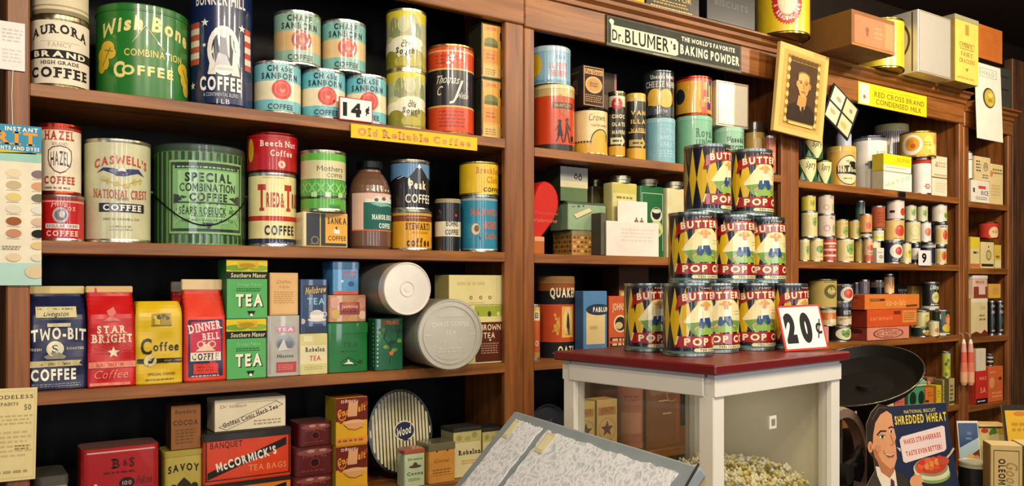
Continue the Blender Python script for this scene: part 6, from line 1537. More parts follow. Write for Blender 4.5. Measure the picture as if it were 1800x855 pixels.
k9 = stub('navy can with a tomato on a white disc in the lowest row', 1553, 1587, 424, C2, Yf=.004, bands='20263c', face=22, art=[e(.1, .55, .82, .32, 'e6dfd0'), e(.28, .56, .42, .18, TOM), e(.2, .6, .2, .07, 'd8604a'), t('RED', .1, .93, .9, .08, 'd8d4c8', 1), gk(-.1, .16, .7, .14, 2, 'c8c8cc', 3), r(.7, .15, .5, .2, '8a6a54')])
k10 = stub('pale yellow can with a bright lemon in the lowest row', 1583, 1602, 427, C2, Yf=.006, bands='e0d49a', art=[e(.1, .45, .6, .15, 'd8c81c', ), e(.3, .55, .3, .08, '8a9a2c')])
k11 = stub('navy and white can left of the 9 cent card', 1600, 1618, 428, C2, bands=[(.2, '1c2034'), (.78, 'ddd8cc'), (1, '1c2034')], art=[gk(.1, .88, 1, .1, 1, 'd8d4c8', 2), e(.2, .5, .3, .12, 'b8a468')])
k12 = stub('dark blue can partly behind the 9 cent card', 1617, 1645, 427, C2, Yf=.02, bands=[(.8, '1f2438'), (.94, 'c8c4b8'), (1, '1f2438')], art=[gk(.1, .87, 1.2, .08, 1, '4a4a50', 2)])
k13 = stub('black-topped yellow can with a tomato, at the right end of the lowest row', 1643, 1664, 432, C2, bands=[(.12, 'd8c89a'), (.76, 'd9bc74'), (.86, 'd8d0b8'), (1, '24222a')], art=tomato(.2, .46, .95))
plate('price_card', 'small white card reading 9 in front of the dark blue can', 'price card', 1615, 1637, 440, 467, Y=-.006, th=.002, col='e8e4e4', art=[t('9', -.05, .5, .42, .62, '1c1a1a', 2), r(.46, .5, .06, 1, 'd8b8b8')])
m1_ = stub('pale yellow can with a leaf, against the stile in the second row', 1408, 1437, 372, on=k2, Yc=k2.y, bands=YG, art=leafy(.3, .6, .9) + [r(0, .93, 3, .12, CRY)])
m2_ = stub('pinkish white can with a small round seal, second row', 1437, 1468, 377, on=k3, bands='d9c7b4', art=[ring(-.35, .38, .13, .03, 'b87a68'), t('ALL', .3, .85, .6, .12, '6a625c', 1), e(.6, .35, .25, .2, '9aa85a')])
m3_ = stub('yellow can picturing green lettuce, left of a matching pair', 1467, 1491, 386, on=k4, Yc=k4.y, bands='d3b866', group='pair of lettuce-picture cans', art=leafy(.25, .38, 1.25) + [r(.1, .8, 1.6, .1, 'c8a04c')])
m4_ = stub('yellow can picturing green lettuce, right of a matching pair', 1491, 1514, 387, on=k5, Yc=k5.y, bands='d3b866', group='pair of lettuce-picture cans', art=leafy(.25, .38, 1.25) + [r(.1, .8, 1.6, .1, 'c8a04c')])
m5_ = stub('orange can with a small red fruit, in the second row', 1511, 1533, 376, on=k6, bands=[(.12, 'c8b088'), (.2, '2a2420'), (.85, 'd49a54'), (1, 'd88a4c')], art=[e(.0, .5, .4, .16, 'c8442c'), t('EC', .1, .9, .6, .09, 'e8d0a0', 1)])
m6_ = stub('white can with a lemon yellow band, second row', 1533, 1554, 404, on=k7, bands=[(.2, 'e0d8b8'), (.45, 'dcd048'), (1, 'e2dcc0')], art=[gk(.1, .7, 1, .14, 1, 'b8b090', 2)])
m7_ = stub('yellow can with one big red tomato, in the middle of the second row', 1553, 1590, 386, on=k9, bands='dcb968', face=20, art=tomato(.3, .48, 1.15) + [gk(.2, .12, 1.1, .1, 1, 'a8843c', 2), r(0, .95, 3, .07, 'e2cf98')])
m8_ = stub('cream can with a pale green ring, second row', 1590, 1618, 388, on=k10, Yc=k10.y + .008, bands='ddd096', art=[ring(.0, .55, .24, .04, 'b8c890'), gk(.1, .15, 1, .1, 1, 'a89c5c', 2)])
m9_ = stub('white can with an orange fruit, second row', 1615, 1637, 390, on=k12, Yc=k11.y, bands='e2dad0', art=[e(.1, .5, .55, .2, 'cf6a38'), e(.0, .56, .25, .07, 'dc8a5c')])
m10 = stub('dark navy can behind the white and orange can', 1632, 1652, 392, on=k12, Yc=k12.y + .05, bands='262a40', art=[gk(.1, .7, 1, .1, 1, '8a8a94', 2)])
m11 = stub('yellow can with a tomato and black lettering band, right end of the second row', 1643, 1666, 391, on=k13, bands=[(.12, 'd8c89a'), (.72, 'd9bc74'), (.9, 'd8d0b8'), (1, '3a383c')], art=tomato(.25, .45, .9) + [gk(.1, .81, 1.3, .1, 1, '3a3830', 2)])
stub('bright yellow can with a dark rim, topmost against the stile', 1408, 1434, 344, on=m1_, bands='cdbb3c', art=leafy(.2, .5, 1, '7a7a24', 'a89c34') + [r(0, .04, 3, .09, '8a8450')])
stub('pinkish white can with a round seal, in the top row', 1437, 1466, 343, on=m2_, bands='d3c2ae', art=[ring(-.35, .36, .13, .03, 'b87a68'), t('ALL', .35, .88, .6, .1, '6a625c', 1), e(.7, .35, .25, .2, '9aa85a')])
stub('dark green can with a white stripe, at the back in the top row', 1503, 1521, 353, on=m4_, Yc=m4_.y + .03, bands='3c5c48', art=[r(.55, .5, .4, 1, 'a89c98')])
stub('tall rust-red can in the top row', 1531, 1556, 362, on=m6_, bands='a4502e', mat='paper', art=[gk(.1, .5, 1.2, .5, 4, '8a3c20', 3), r(0, .06, 3, .12, '7a4a30')])
stub('white can with a red tomato and a black bar, in the top row', 1558, 1590, 352, on=m7_, bands='dcd0c4', face=22, art=[r(-.75, .42, .6, .13, '1c1a1e'), e(.6, .40, .4, .2, TOM), r(0, .96, 3, .08, 'c8b0a4'), r(0, .03, 3, .05, 'b8503c')])
stub('green-printed cream can, left of a pair in the top row', 1590, 1611, 361, on=m8_, Yc=m8_.y, bands='c9c9a4', group='pair of green-printed cans', art=leafy(.1, .5, 1.1))
stub('green-printed cream can, right of a pair in the top row', 1611, 1631, 362, on=m9_, Yc=m9_.y, bands='c9c9a4', group='pair of green-printed cans', art=leafy(.1, .5, 1.1))
stub('white can with green leaves at the right end of the top row', 1637, 1665, 360, on=m11, bands='ddd6c0', art=leafy(.55, .35, .9) + [gk(-.2, .6, .6, .2, 2, 'b8b09a', 2)])

# ================================================================== right unit, third shelf
n1 = bx('food_carton', 'pinkish carton behind the 20 cent card, bottom of its pile', 'carton', 1440, 1457, 575, C3, Y0=.02, d=.05, col='c88a84', side='8a5450')
n2 = stub('cream can with green leaves on a white dish, lowest of its pile', 1456, 1496, 572, C3, bands='26251f', face=22, art=[e(.2, .5, .95, .38, 'e2dbb8')] + leafy(.25, .5, 1.3, '4f7a34', '7a9a54') + [gk(.2, .92, 1.2, .08, 1, 'd8d0b0', 3)])
n3 = stub('orange can with a pale curved stripe, on the pinkish carton', 1441, 1470, 543, on=n2, Yc=n2.y + .01, bands=[(.35, 'd9c088'), (.8, 'd5752e'), (1, 'c8bc98')], art=[e(-.2, .55, .4, .2, 'e08a3c'), e(.3, .3, .6, .12, 'e0cfa0')])
n4 = stub('black and cream can with a slanted stripe, middle of its pile', 1469, 1497, 531, on=n2, Yc=n2.y - .004, bands=[(.38, 'd8c8a0'), (1, '22242c')], art=[t('BEETS', .1, .56, 1.1, .16, 'd8d8d4', 1), pg([(-1, .2), (1, .35), (1, .45), (-1, .3)], 'b88a54'), r(0, .86, 2.6, .14, '4a4c58')])
stub('navy can with a round red slice on white, top of its pile', 1468, 1500, 500, on=n4, bands=[(.1, '1c1e2c'), (1, '242a40')], face=20, art=[e(.1, .45, .85, .4, 'e0d8c4'), e(.2, .47, .58, .27, TOM), e(.15, .52, .3, .1, 'd8604a'), t('WAXED', .0, .90, 1.1, .1, 'd8d0c0', 1)])
stub('large dull yellow can with a dark wreath emblem, behind the 20 cent card', 1421, 1471, 491, on=n3, Yc=n3.y + .03, bands='b9a35a', mat='paper', rim='8a8464', face=24, art=[e(.25, .58, .55, .24, '5c5a2c'), e(.3, .60, .36, .13, 'b09a54'), t('Kitchen', .32, .6, .7, .11, 'e0d4a4', 1), gk(.2, .9, 1, .06, 1, '6a5c2c', 2), r(0, .02, 4, .04, '3a3424')])


def flat_box(lab, side0, x0, x1, yt, dep, front, side, art, sart, **k):
    return bx('candy_box', lab, 'candy box', x0, x1, yt, d=dep, col=front, side=side, art=art, sart=sart, **k)


f1 = flat_box('pink candy box with a brown oval title, bottom of a stack of three', 0, 1524, 1598, 575, .13, 'd58a72', '8a3428', [e(0, .5, .36, .42, '7a3420'), e(0, .5, .33, .36, 'd58a72'), r(0, .5, .62, .34, '7a3420'), r(0, .5, .60, .28, 'dc9a80'), t('BIT O HONEY', 0, .5, .54, .2, '7a3420', 2), gk(0, .76, .24, .12, 1, '7a3420', 2), gk(0, .24, .24, .12, 1, '7a3420', 3)], [e(0, .68, .36, .24, '4a1a18'), gk(0, .4, .5, .3, 2, 'a85a4c', 1)], zb=C3, Y0=-.004)
f2 = flat_box('red-orange candy box with a cream corner panel, middle of a stack of three', 0, 1524, 1612, 544, .14, 'cf5222', '7a2410', [t('caramels', -.22, .52, .44, .26, 'e8844c', 1, sh=.3), r(.34, .56, .29, .72, 'd88a44'), gk(.34, .56, .24, .5, 4, 'a85a24', 4), r(.09, .8, .14, .2, '7a2c14')], [e(-.3, .2, .14, .1, 'b05a34')], on=f1, Y0=-.006)
f3 = flat_box('orange candy box with light script, top of a stack of three', 0, 1520, 1616, 518, .14, 'd97a30', 'b84a1c', [t('sip-o-lait', .06, .45, .36, .42, 'e8ac6c', 1, sh=.2), pg([(-.42, .72), (-.14, .72), (-.15, .56), (-.41, .56)], '5a3018'), pg([(.24, .26), (.46, .30), (.45, .16), (.25, .12)], '6a3818'), gk(-.32, .64, .2, .1, 1, 'c8a070', 2)], [r(0, .8, .6, .12, '8a3014'), gk(0, .4, .6, .2, 2, 'a0421a', 1)], on=f2, Y0=-.006)
stub('navy can glimpsed behind the orange boxes', 1497, 1512, 494, on=n4, Yc=n4.y + .07, bands='20263c', h=.075)
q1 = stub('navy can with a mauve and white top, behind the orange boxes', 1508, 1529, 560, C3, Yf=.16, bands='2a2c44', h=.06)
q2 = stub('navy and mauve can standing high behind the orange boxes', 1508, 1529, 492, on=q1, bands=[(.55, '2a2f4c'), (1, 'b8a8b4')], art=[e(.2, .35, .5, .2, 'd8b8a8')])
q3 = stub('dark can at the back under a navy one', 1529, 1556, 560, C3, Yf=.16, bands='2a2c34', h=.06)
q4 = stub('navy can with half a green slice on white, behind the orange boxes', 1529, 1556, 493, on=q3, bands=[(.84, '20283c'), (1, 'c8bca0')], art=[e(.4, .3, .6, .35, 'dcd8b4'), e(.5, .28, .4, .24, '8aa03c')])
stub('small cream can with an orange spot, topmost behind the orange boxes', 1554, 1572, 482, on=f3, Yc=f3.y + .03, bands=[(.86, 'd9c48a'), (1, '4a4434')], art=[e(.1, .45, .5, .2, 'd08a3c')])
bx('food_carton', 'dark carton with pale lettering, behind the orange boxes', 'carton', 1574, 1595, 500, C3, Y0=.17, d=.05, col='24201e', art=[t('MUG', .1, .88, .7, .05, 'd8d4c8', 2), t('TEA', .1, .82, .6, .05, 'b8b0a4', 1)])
bx('food_carton', 'plain yellow carton, behind the right end of the orange boxes', 'carton', 1603, 1624, 503, C3, Y0=.15, d=.05, col='d6b968', side='a8884c')
o1 = stub('yellow can with bright yellow lower edge, under the black and white can', 1607, 1634, 546, C3, Yf=.04, bands=[(.3, 'd8c024'), (1, 'd9cf8c')], art=[e(.1, .65, .4, .15, 'c8bc60'), gk(.3, .8, .5, .1, 1, '8a8444', 2)])
stub('black can with white script and a pale fruit picture, beside the orange boxes', 1619, 1651, 496, on=o1, Yc=o1.y + .015, bands=[(.12, 'c8c4b4'), (1, '1c1b1a')], face=24, art=[t('Libbys', .2, .80, 1.15, .16, 'e4e0d0', 2, sh=.2, rise=.02), e(.3, .45, .5, .2, 'd8cf8a'), ci(.1, .45, .06, 'c8b44c'), ci(.4, .48, .06, 'c8b44c'), gk(.2, .2, 1.1, .08, 1, 'd8d4c4', 2)])
stub('dark green can with an orange half, at the right end of the lower row', 1637, 1670, 545, C3, Yf=.0, bands=[(.08, 'd8d4b8'), (.16, '3a5a34'), (1, '22382c')], face=28, art=[e(.45, .62, .42, .24, 'd8733c'), e(.5, .6, .26, .14, 'e8a878'), e(.3, .3, .6, .16, 'd8b434'), r(-.5, .75, .12, .2, 'c8c4a8')])
stub('dark green can with mixed fruit, low in front of the orange boxes', 1601, 1634, 575, C3, Yf=.0, bands='1f3026', face=26, art=[e(.2, .5, .4, .2, '6a8a34'), e(.5, .6, .3, .16, 'd8a83c'), e(.4, .3, .3, .14, 'c87a4c'), e(-.0, .6, .2, .16, 'd8c84c')])
stub('small cream can with a red spot, in front of the dark green can', 1631, 1651, 564, C3, Yf=-.008, bands='ddd29c', art=[e(.2, .4, .4, .16, 'cf6a4a'), r(0, .93, 3, .1, 'e6e0bc')])

# ================================================================== right unit, bottom shelf
p1_ = bx('food_carton', 'white carton with rows of small print, on the lowest shelf beside the mill', 'carton', 1525, 1543, 680, C4, d=.04, col='d8d2be', side='8a8474', art=[gk(0, .5, .8, .8, 8, 'b0a890', 3)])
bx('food_carton', 'dim cream carton behind the hopper pan of the mill', 'carton', 1503, 1520, 689, C4, Y0=.03, d=.05, col='b0a684', side='6a6450', art=[gk(0, .5, .7, .4, 3, '7a7458', 2)])
p2_ = bx('food_carton', 'navy and cream carton with white figures, on the lowest shelf', 'carton', 1545, 1571, 681, C4, Y0=.02, d=.05, col='d8cda0', side='4a4a54', art=[r(0, .7, 1, .6, '1f2340'), r(-.35, .42, .12, .4, 'd8d0b8'), e(.35, .66, .12, .2, 'd8d0b8'), e(.1, .2, .4, .12, 'c8ac6c')])
bx('food_carton', 'pale carton with a dark top, behind the navy and cream one', 'carton', 1546, 1558, 672, C4, Y0=.08, d=.04, col='c8bc94', side='5a5444')
p3_ = bx('gelatin_box', 'pink box with a black spot, lower in the pink stack', 'box', 1573, 1592, 688, C4, d=.05, col='d4685c', side='8a3c38', art=[r(-.2, .85, .4, .3, '1c1414'), gk(0, .4, .7, .3, 2, 'b8483c', 2)], group='pink boxes in a stack')
p4_ = bx('gelatin_box', 'pink box with pale lettering, upper in the pink stack', 'box', 1573, 1592, 674, on=p3_, d=.05, col='d4685c', side='8a3c38', art=[gk(0, .5, .8, .5, 2, 'e0a08c', 2)], group='pink boxes in a stack')
p5_ = bx('toy_house_tin', 'green house-shaped tin with a roof and two dark windows', 'tin', 1596, 1625, 680, C4, Y0=-.0, d=.05, col='4f9468', side='2c5a40', art=[e(-.2, .5, .2, .3, '14301f'), e(.3, .5, .18, .3, '14301f'), r(0, .08, 1, .16, 'c8c4a4')])
q = MB(); w_, h_ = p5_.w, p5_.h
q.box(-w_ * .56, w_ * .56, -.03, .03, h_, h_ + .012, 'c9cf9c', 'paper', .001)
q.loft([[(-w_ * .6, -.033, h_ + .0125), (w_ * .6, -.033, h_ + .0125), (w_ * .6, .033, h_ + .0125), (-w_ * .6, .033, h_ + .0125)], [(-w_ * .42, -.012, h_ + .036), (w_ * .42, -.012, h_ + .036), (w_ * .42, .012, h_ + .036), (-w_ * .42, .012, h_ + .036)]], '7aac82', 'paper'); q.build('roof', p5_.o)
bx('food_carton', 'pink-topped cream carton under the hopper pan', 'carton', 1588, 1600, 650, C4, Y0=.07, d=.05, col='c8b478', side='d0607c', art=[ci(.0, .92, .03, '8a6a34')])
bx('gelatin_box', 'bright pink box under the hopper pan', 'box', 1569, 1588, 652, C4, Y0=.07, d=.05, col='d8607c', side='a84058', art=[r(0, .88, .8, .2, 'e88098')])
bx('spice_box', 'small orange box on the lowest shelf', 'box', 1626, 1641, 683, C4, d=.04, col='d8782a', side='7a3c14', art=[r(-.25, .35, .4, .12, '3a2418'), gk(.1, .7, .6, .3, 2, 'b85a1c', 2)])
bx('spice_box', 'bright yellow narrow box on the lowest shelf', 'box', 1646, 1655, 678, C4, d=.05, col='dcbc1c', side='b8882c', art=[gk(0, .6, .6, .4, 3, 'b8981c', 2)])
r1 = bx('spice_box', 'olive-tan box beneath the green can, on the lowest shelf', 'box', 1657, 1667, 668, C4, Y0=.02, d=.04, col='a89a5c', side='6a6038', art=[gk(0, .5, .6, .6, 4, '6a6034', 2)])
r2 = bx('spice_box', 'olive box at the right end of the lowest shelf', 'box', 1668, 1678, 666, C4, Y0=.0, d=.04, col='b4a468', side='6a6038', art=[gk(0, .5, .6, .6, 4, '6a6034', 5), r(0, .12, .9, .1, '4a4428')])
stub('tall can with green and yellow pineapples, on the olive boxes', 1655, 1671, 618, on=[r1, r2], Yc=.022, bands='b8b83c', art=[e(-.4 + .4 * (i % 3), .15 + .13 * i, .35, .07, ('5f8a3c', 'c8c84c', '8aa84c', '3f7034')[i % 4]) for i in range(6)] + [e(.2, .85, .5, .1, 'a8c890')])
bx('spice_box', 'small box with red and pink spots, behind the bright yellow one', 'box', 1630, 1645, 664, C4, Y0=.075, d=.04, col='a86a4c', side='6a3c2c', art=[ci(-.3, .82, .06, 'e0a08c'), ci(.2, .80, .06, 'd87a6a')])

# ================================================================== narrow end unit
u1 = bx('food_carton', 'white carton with a red mark, lowest on the end unit top shelf', 'carton', 1707, 1739, 318, D1, Y0=.008, d=.06, col='e6e0d0', side='c8bca0', art=[r(.1, .7, .4, .14, 'c8503c'), t('RICE', .25, .45, .4, .2, '5a5048', 1), gk(.1, .2, .7, .16, 2, '8a8070', 2), r(-.35, .55, .1, .2, '4a4440')])
bx('food_carton', 'carton covered in small dark drawings, on the white one', 'carton', 1713, 1741, 276, on=u1, Y0=.01, d=.05, col='dcc694', side='c8ac78', art=[ring(.2, .6, .16, .03, '4a4034'), gk(-.25, .6, .3, .5, 4, '4a4034', 3), r(.2, .62, .2, .16, 'a89a7c'), gk(.2, .2, .4, .2, 2, '6a5c48', 2)])
stub('slim white bottle-shaped tin with a dark cap, left on the end unit top shelf', 1696, 1709, 266, on=u1, Yc=u1.y - .012, name='tin', cat='tin', bands=[(.7, 'e6e4e0'), (.74, '6a7078'), (1, 'c8c8cc')], rim='5a6068')
bx('food_carton', 'buff carton with an orange label corner, right on the end unit top shelf', 'carton', 1739, 1763, 289, D1, Y0=.012, d=.06, col='dfc88c', side='c8a868', art=[gk(.1, .82, .7, .16, 2, '7a6440', 3), e(-.35, .75, .12, .08, 'd8863c'), gk(0, .35, .7, .3, 4, 'c8b078', 2)])
v1 = bx('food_carton', 'yellow-topped carton on the end unit second shelf', 'carton', 1706, 1722, 417, D2, Y0=.008, d=.06, col='dcc88c', side='b89c4c', art=[r(0, .82, 1, .36, 'dcc42c'), gk(.1, .5, .6, .14, 1, '4a4034', 2), r(0, .08, 1, .12, 'c86a3c')])
v2 = bx('food_carton', 'cream carton with a round wreath picture, on the end unit second shelf', 'carton', 1724, 1747, 426, D2, Y0=.008, d=.06, col='dfcc94', side='c8ac68', art=[ring(.1, .5, .17, .06, '8a7c44'), ci(.1, .5, .12, 'c8b868'), r(0, .12, .9, .1, '2c261c'), ci(.1, .82, .04, '5a4c2c')])
bx('food_carton', 'narrow yellow carton at the right of the end unit second shelf', 'carton', 1748, 1760, 431, D2, Y0=.01, d=.05, col='d9b848', side='b8943c', art=[r(0, .2, .9, .3, 'e0d4a8'), gk(0, .5, .6, .2, 1, '8a6c24', 2)])
stub('red can with a round cream label, on top of the cartons', 1719, 1755, 391, on=[v1, v2], Yc=v2.y + .01, bands='b8341f', rim='a83c2c', face=22, mat='paper', art=[e(.3, .36, .62, .36, 'dcb88c'), t('400', .35, .4, .7, .2, '9a7a5c', 1)])
w1 = bx('food_carton', 'tall cream carton with a brown foot, left of the dark cans on the end unit', 'carton', 1707, 1736, 525, D3, Y0=.008, d=.06, col='dcc894', side='b89c60', topc='e6dcb8', art=[r(0, .95, 1, .1, 'e6dcb8'), t('CH', .2, .75, .3, .1, 'a8986c', 1), gk(.2, .5, .4, .2, 2, '8a7a4c', 2), pg([(-.5, 0), (-.5, .08), (-.2, .14), (.1, .08), (.3, .18), (.5, .1), (.5, 0)], '6a2c18')])
for lab, xa_, xb_, s_ in (('black can with pale script, left of two on the end unit', 1736, 1749, 1), ('black can with pale script, right of two on the end unit', 1749, 1764, 2)):
    stub(lab, xa_, xb_, 529, D3, bands='211f22', group='black cans on the end unit', art=[t('Pure', .2, .86, 1, .1, 'd0ccb8', 1, sh=.2), t('Malt', .2, .68, 1, .1, 'd0ccb8', 1, sh=.2), e(.2, .42, .5, .13, '2f4a44'), gk(.2, .14, 1, .1, 1, 'b0ac9c', s_)])
bx('food_carton', 'white-lidded pinkish tin with a dark red foot, stacked on the tall cream carton', 'tin', 1711, 1736, 484, on=w1, Y0=.01, d=.055, col='d8b49c', side='a8745c', topc='e6dcd0', tin=.004, lid=(.13, 'e0d4c4'), art=[r(0, .25, 1, .5, '8a3a2c'), r(.1, .36, .45, .4, 'e0c0b0'), gk(0, .7, .7, .2, 1, 'b07a68', 2)])
bx('food_carton', 'small square yellow carton, on the dark cans of the end unit', 'carton', 1738, 1759, 502, zb=D3 + .1705, Y0=.012, d=.05, col='dba84a', side='b8843a', art=[r(.1, .5, .5, .5, 'd09a3c')], h=.066)
y1_ = bx('food_carton', 'red carton with white lettering on a black foot, lowest shelf of the end unit', 'carton', 1716, 1736, 653, D4, Y0=.006, d=.055, col='cc2f20', side='a83020', art=[t('MAC', .1, .78, .6, .1, 'e8a890', 1), t('SA', .1, .42, .5, .16, 'e8a890', 1), r(0, .09, 1, .16, '16141a'), gk(0, .09, .8, .08, 1, 'd8d4d0', 2)])
y2_ = bx('food_carton', 'broad orange carton with a pale figure, lowest shelf of the end unit', 'carton', 1737, 1763, 645, D4, Y0=.012, d=.06, col='d96834', side='b84a20', art=[e(-.25, .55, .18, .16, 'e8985c'), r(.3, .65, .2, .08, '5a2c1c'), gk(.1, .2, .7, .2, 2, 'e8a070', 2), gk(-.2, .85, .4, .1, 1, 'e8a070', 3)])
bx('food_carton', 'plain white carton, on the red carton', 'carton', 1716, 1733, 612, on=y1_, Y0=.008, d=.05, col='e2d2b4', side='c8b08c', h=.10)
stub('small dark can with white bands, on the broad orange carton', 1734, 1746, 622, on=y2_, Yc=y2_.y, bands=[(.3, '2a2420'), (.45, 'c8c4b8'), (.65, '2a2420'), (.8, 'c8c4b8'), (1, '4a4440')], h=.055)
for lab, pxc in (('pink and white plush candy stick hanging from the stile, left one', 1694), ('pink and white plush candy stick hanging from the stile, right one', 1706)):
    xx, Z = onp(pxc, -.022)
    zt_, zb_ = zat(596, Z), zat(679, Z)
    root = thing('hanging_toy', lab, 'toy', (xx, -.022, zb_), 0, 'pair of hanging pink sticks')
    hh = zt_ - zb_
    b = MB(); b.lathe([(0, 0, 'e8a880', 'paper'), (.010, .004, 'e8a880', 'paper'), (.0155, .018, 'e8a880', 'paper'), (.016, hh * .30, 'dd7a5c', 'paper'), (.013, hh * .5, 'd8604a', 'paper'), (.012, hh * .72, 'e0a088', 'paper'), (.009, hh * .9, 'e8dcd0', 'paper'), (.005, hh * .98, 'e8dcd0', 'paper'), (0, hh, 'e8dcd0', 'paper')], 18); b.build('body', root)
    b = MB(); b.tube([(0, 0, hh - .004), (0, .006, hh + .02), (0, .0205, hh + .026)], .0012, 'c8b8a0', 'paper', 6); b.build('loop', root)

# ================================================================== headers, signs and boxes along the top
plate('shop_sign', 'bright yellow enamel sign for condensed milk on the header of the right unit', 'sign', 1509, 1629, 142.5, 182, Y=-.009, th=.004, col='eccb16', mat='paper', art=[r(-.42, .5, .14, .9, 'efe6c0'), ci(-.42, .36, .09, 'c8502c'), t('RED CROSS BRAND', .09, .58, .74, .24, '85701c', 1), t('CONDENSED MILK', .08, .25, .68, .24, '85701c', 1), gk(.1, .82, .6, .06, 1, 'c8a824', 2)])
# framed portrait over the stile
pt = [r(0, .5, .83, .87, 'c9a050'), r(0, .5, .70, .80, 'b58c44'), r(0, .5, .66, .77, '8a6428'), r(0, .495, .56, .66, '4a3016')] + [e(-.30, .16 + .095 * i, .03, .03, 'd9b868') for i in range(8)] + [e(.30, .16 + .095 * i, .03, .03, 'd9b868') for i in range(8)] + [e(-.24 + .08 * i, .86, .04, .022, '5c4420') for i in range(7)] + \
     [pg([(-.28, .165), (-.28, .30), (-.18, .36), (-.06, .40), (.07, .39), (.2, .34), (.28, .28), (.28, .165)], '2c1c0e'), pg([(-.06, .40), (-.03, .30), (.02, .26), (.06, .32), (.08, .40), (.02, .42)], 'c8a468'), pg([(-.0, .37), (.045, .37), (.05, .26), (.02, .22), (-.01, .26)], '3a2612'), pg([(-.10, .35), (-.02, .33), (.08, .36), (.09, .46), (-.08, .46)], 'c08c4c'), e(.005, .60, .128, .12, 'c79c58'), e(.01, .545, .098, .10, 'c79c58'), e(-.005, .69, .12, .045, '8a6a34'), e(0, .665, .112, .055, 'cfa662'), pg([(-.128, .60), (-.12, .70), (-.10, .72), (-.105, .62)], '7a5c2c'), pg([(.133, .60), (.125, .70), (.105, .72), (.11, .62)], '7a5c2c'), e(.055, .57, .05, .10, 'b88c4a'),
      e(-.128, .585, .02, .035, 'b88c4a'), e(.136, .585, .02, .035, 'a87c3c'), ln([(-.085, .625), (-.025, .622)], .009, '6a4a22'), ln([(.03, .622), (.09, .625)], .009, '6a4a22'), e(-.055, .604, .02, .007, '4a3016'), e(.06, .604, .02, .007, '4a3016'), ln([(.0, .60), (.012, .553), (-.008, .548)], .006, '9a7238'), ln([(-.035, .508), (.045, .508)], .008, '7a5428'), ln([(-.03, .495), (.04, .495)], .005, 'b08648'), r(0, .13, .5, .03, 'd9b868')]
plate('framed_portrait', 'sepia portrait of a man in a suit in a wide yellow frame', 'framed picture', 1366, 1452, 76, 233, Y=-.075, th=.014, col='dbb468', roll=3.5, lean=3, art=pt)
b = MB()
# bundle of snapshot cards hung at an angle
sn = [r(0, .5, .94, .94, '2a2a26')] + [r(-.24 + .48 * i, .26 + .48 * j, .42, .42, ('d9cfae', 'cfc59c', 'e0d8bc', 'd0c49a')[i + 2 * j]) for i in range(2) for j in range(2)] + [e(-.2, .72, .1, .06, 'a89c70'), e(.28, .74, .06, .06, '8a8470'), e(.2, .24, .12, .08, 'b8ac60'), e(-.26, .3, .1, .06, 'b0a478')]
sc_ = plate('snapshot_card', 'tilted black-edged card with four pale panels, hanging beside the yellow portrait', 'card', 1454, 1503, 158, 226, Y=-.024, th=.006, col='1c1c1a', roll=28, art=sn)
for k in range(2):
    b = MB(); w_ = sc_.w
    b.box(-w_ / 2 + .006 * (k + 1), w_ / 2 + .006 * (k + 1), .007 + .003 * k, .0095 + .003 * k, 0.004 * (k + 1), sc_.h + .004 * (k + 1), ('d8d4c4', '2a2a28')[k], 'paper', .0004)
    A_ = Matrix.Translation((0, 0, sc_.h / 2)) @ Matrix.Rotation(math.radians(28 + 2 * k), 4, 'Y') @ Matrix.Translation((0, 0, -sc_.h / 2)); b.xf(A_).build('back_card', sc_.o)
T2, T3, T4 = TOPZ[1], TOPZ[2], TOPZ[3]
bx('biscuit_tin', 'yellow tin at the top left of the cornice, only its lower edge in view', 'tin', 1040, 1133, 0, T2, Y0=-.03, d=.18, col='dcb41c', side='a8861c', h=.16)
bx('biscuit_tin', 'black tin with gold lettering on top of the middle unit', 'tin', 1136, 1229, 0, T2, Y0=-.03, d=.2, col='1c1a16', side='121010', h=.15, mat='tin', art=[r(-.02, .30, .84, .44, '2c2818'), t('EDUCATOR', -.02, .30, .74, .1, 'c8a444', 1), gk(-.02, .16, .7, .12, 2, 'b8963c', 2), gk(-.02, .05, .8, .05, 1, 'd8c484', 3), t('CRACKERS', -.02, .42, .7, .08, 'b8963c', 1)])
bx('biscuit_tin', 'plain black box lettered BISCUITS, beside the yellow drum', 'tin', 1243, 1327, 0, T2, Y0=-.045, d=.2, col='18171a', side='0e0e10', h=.15, mat='paint', art=[t('BISCUITS', .0, .42, .7, .13, '4a4a50', 1), r(0, .03, .96, .03, '2a2a2e')])
rd = []
for i in range(36):
    a = 2 * math.pi * i / 36
    rd.append(('tooth', a))
ops = [pg([(.08 + (.60 if i % 2 else .55) * math.cos(2 * math.pi * i / 72), .47 + (.36 if i % 2 else .33) * math.sin(2 * math.pi * i / 72)) for i in range(72)], 'c0281c'), e(.08, .47, .50, .30, 'c0281c'), e(.08, .47, .37, .222, 'd8a89a'), e(.08, .47, .335, .20, 'e6dcbc')]
for i, ch_ in enumerate('A READING TIN'):
    a = math.radians(180 + 14 + i * 12.6)
    if ch_ != ' ':
        ops.append(t(ch_, .08 + .44 * math.cos(a), .47 + .262 * math.sin(a), .10, .062, 'f0d8c8', 2, rot=math.degrees(a) + 90))
can('yellow_drum', 'big yellow drum with a red cogged seal, overhanging the cornice', 'tin', 1328, 1424, 0, T2, Yf=-.118, h=.235, bands='e2bf1f', rim='8a7a3c', face=6, mat='tin', art=ops)
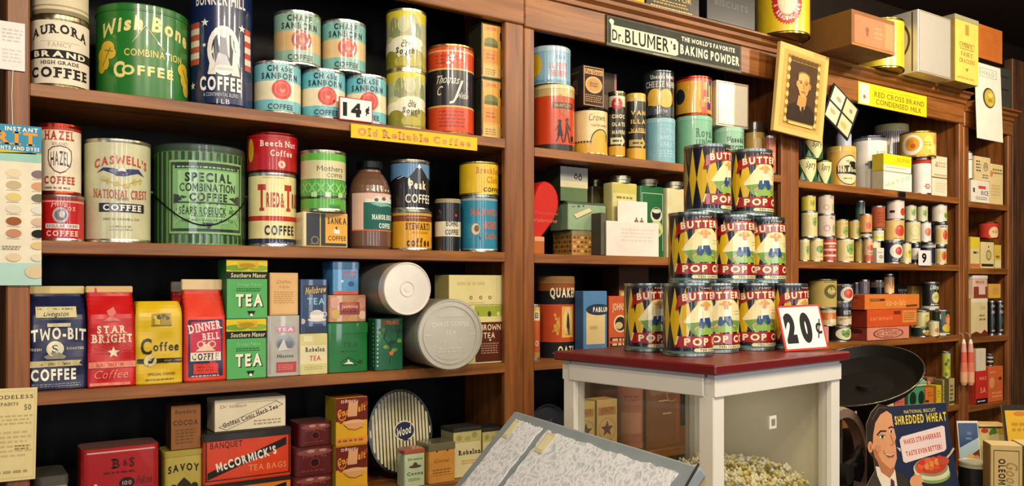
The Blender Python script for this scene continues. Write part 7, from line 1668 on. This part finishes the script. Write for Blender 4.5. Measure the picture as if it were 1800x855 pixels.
bx('candy_crate', 'long brown wooden box with a salmon pink label on its end, overhanging the cornice', 'box', 1497, 1573, 27, T3, Y0=-.185, d=.42, col='8a5a34', side='7a5428', topc='6a4524', mat='paper', art=[r(.03, .48, .93, .80, 'd07a54'), ci(-.15, .52, .09, '8a5a44'), e(-.15, .40, .03, .07, '8a5a44'), r(.36, .5, .2, .72, 'd88a5c'), gk(.12, .5, .2, .4, 3, 'e0906a', 2), r(0, .03, 1, .05, 'b87a3c')])
can('yellow_drum', 'yellow drum behind the brown box, its dark underside showing', 'tin', 1499, 1590, 30, T3, Yf=-.10, bands='dfc634', rim='8a7a3c', face=0, mat='tin')
cr = bx('cracker_tin', 'large shiny cream metal box with a patterned left side', 'tin', 1614, 1672, 25, T3, Y0=-.11, d=.2, col='d9d2c4', side='9a8450', topc='b0a488', tin=.004, mat='dull', art=[r(0, .5, .97, .97, 'b8ae94'), r(0, .5, .93, .94, 'dcd6ca')], sart=[ring(-.1, .55, .34, .04, '5c4c24'), ring(-.1, .55, .24, .03, '5c4c24'), ring(-.1, .55, .14, .03, '5c4c24'), r(.38, .5, .03, .95, '6a5a2c')])
bx('cracker_tin', 'yellow box with brown lettering and a dull lid, beside the cream metal box', 'tin', 1679, 1720, 30, T3, Y0=-.115, d=.18, col='dfc05a', side='a8904c', topc='8a8468', lid=(.07, '9a9474'), art=[r(0, .80, .16, .16, 'a8883c'), pg([(-.32, .60), (.32, .60), (.28, .50), (-.28, .50)], '8a6c2c'), pg([(-.30, .59), (.30, .59), (.265, .51), (-.265, .51)], 'dfc05a'), t("ITEN'S", 0, .555, .44, .06, '7a5c20', 2), t('FAIRY', 0, .43, .5, .07, 'a0803a', 1), t('CRACKERS', 0, .33, .66, .065, 'a0803a', 1), pg([(-.06, .22), (.06, .22), (0, .17)], '8a6c2c'), gk(0, .07, .8, .06, 1, 'b89848', 2)])
dk = bx('dark_crate', 'dark greenish crate on top of the end unit', 'crate', 1716, 1776, 115, T4, Y0=.0, d=.25, col='3a3c34', side='2a2c26', topc='2a2c26', art=[r(0, .5, .9, .04, '26281f'), r(0, .8, .9, .04, '26281f')])
bx('orange_carton', 'plain orange-brown carton, on the dark greenish crate', 'carton', 1720, 1762, 48, on=dk, Y0=-.03, d=.15, col='bf6a2a', side='8a4a1c', art=[gk(0, .5, .8, .8, 9, 'b5622a', 3)])
plate('hanging_sign', 'tall white sign with a gold oval picture, hanging at the top of the end unit', 'sign', 1716, 1761, 107, 243, Y=-.055, th=.004, col='e6e2d2', lean=-2, art=[r(0, .885, .66, .115, 'a8a894'), r(0, .885, .61, .1, 'e6e2d2'), t('HALO', 0, .885, .5, .06, 'b0ae9c', 1), e(.0, .56, .24, .135, '4a4430'), e(.02, .56, .20, .115, 'c8a83c'), e(.05, .6, .09, .03, 'e0cc70'), r(.04, .53, .14, .04, 'a8842c'), r(.06, .48, .1, .03, 'd8bc58')])
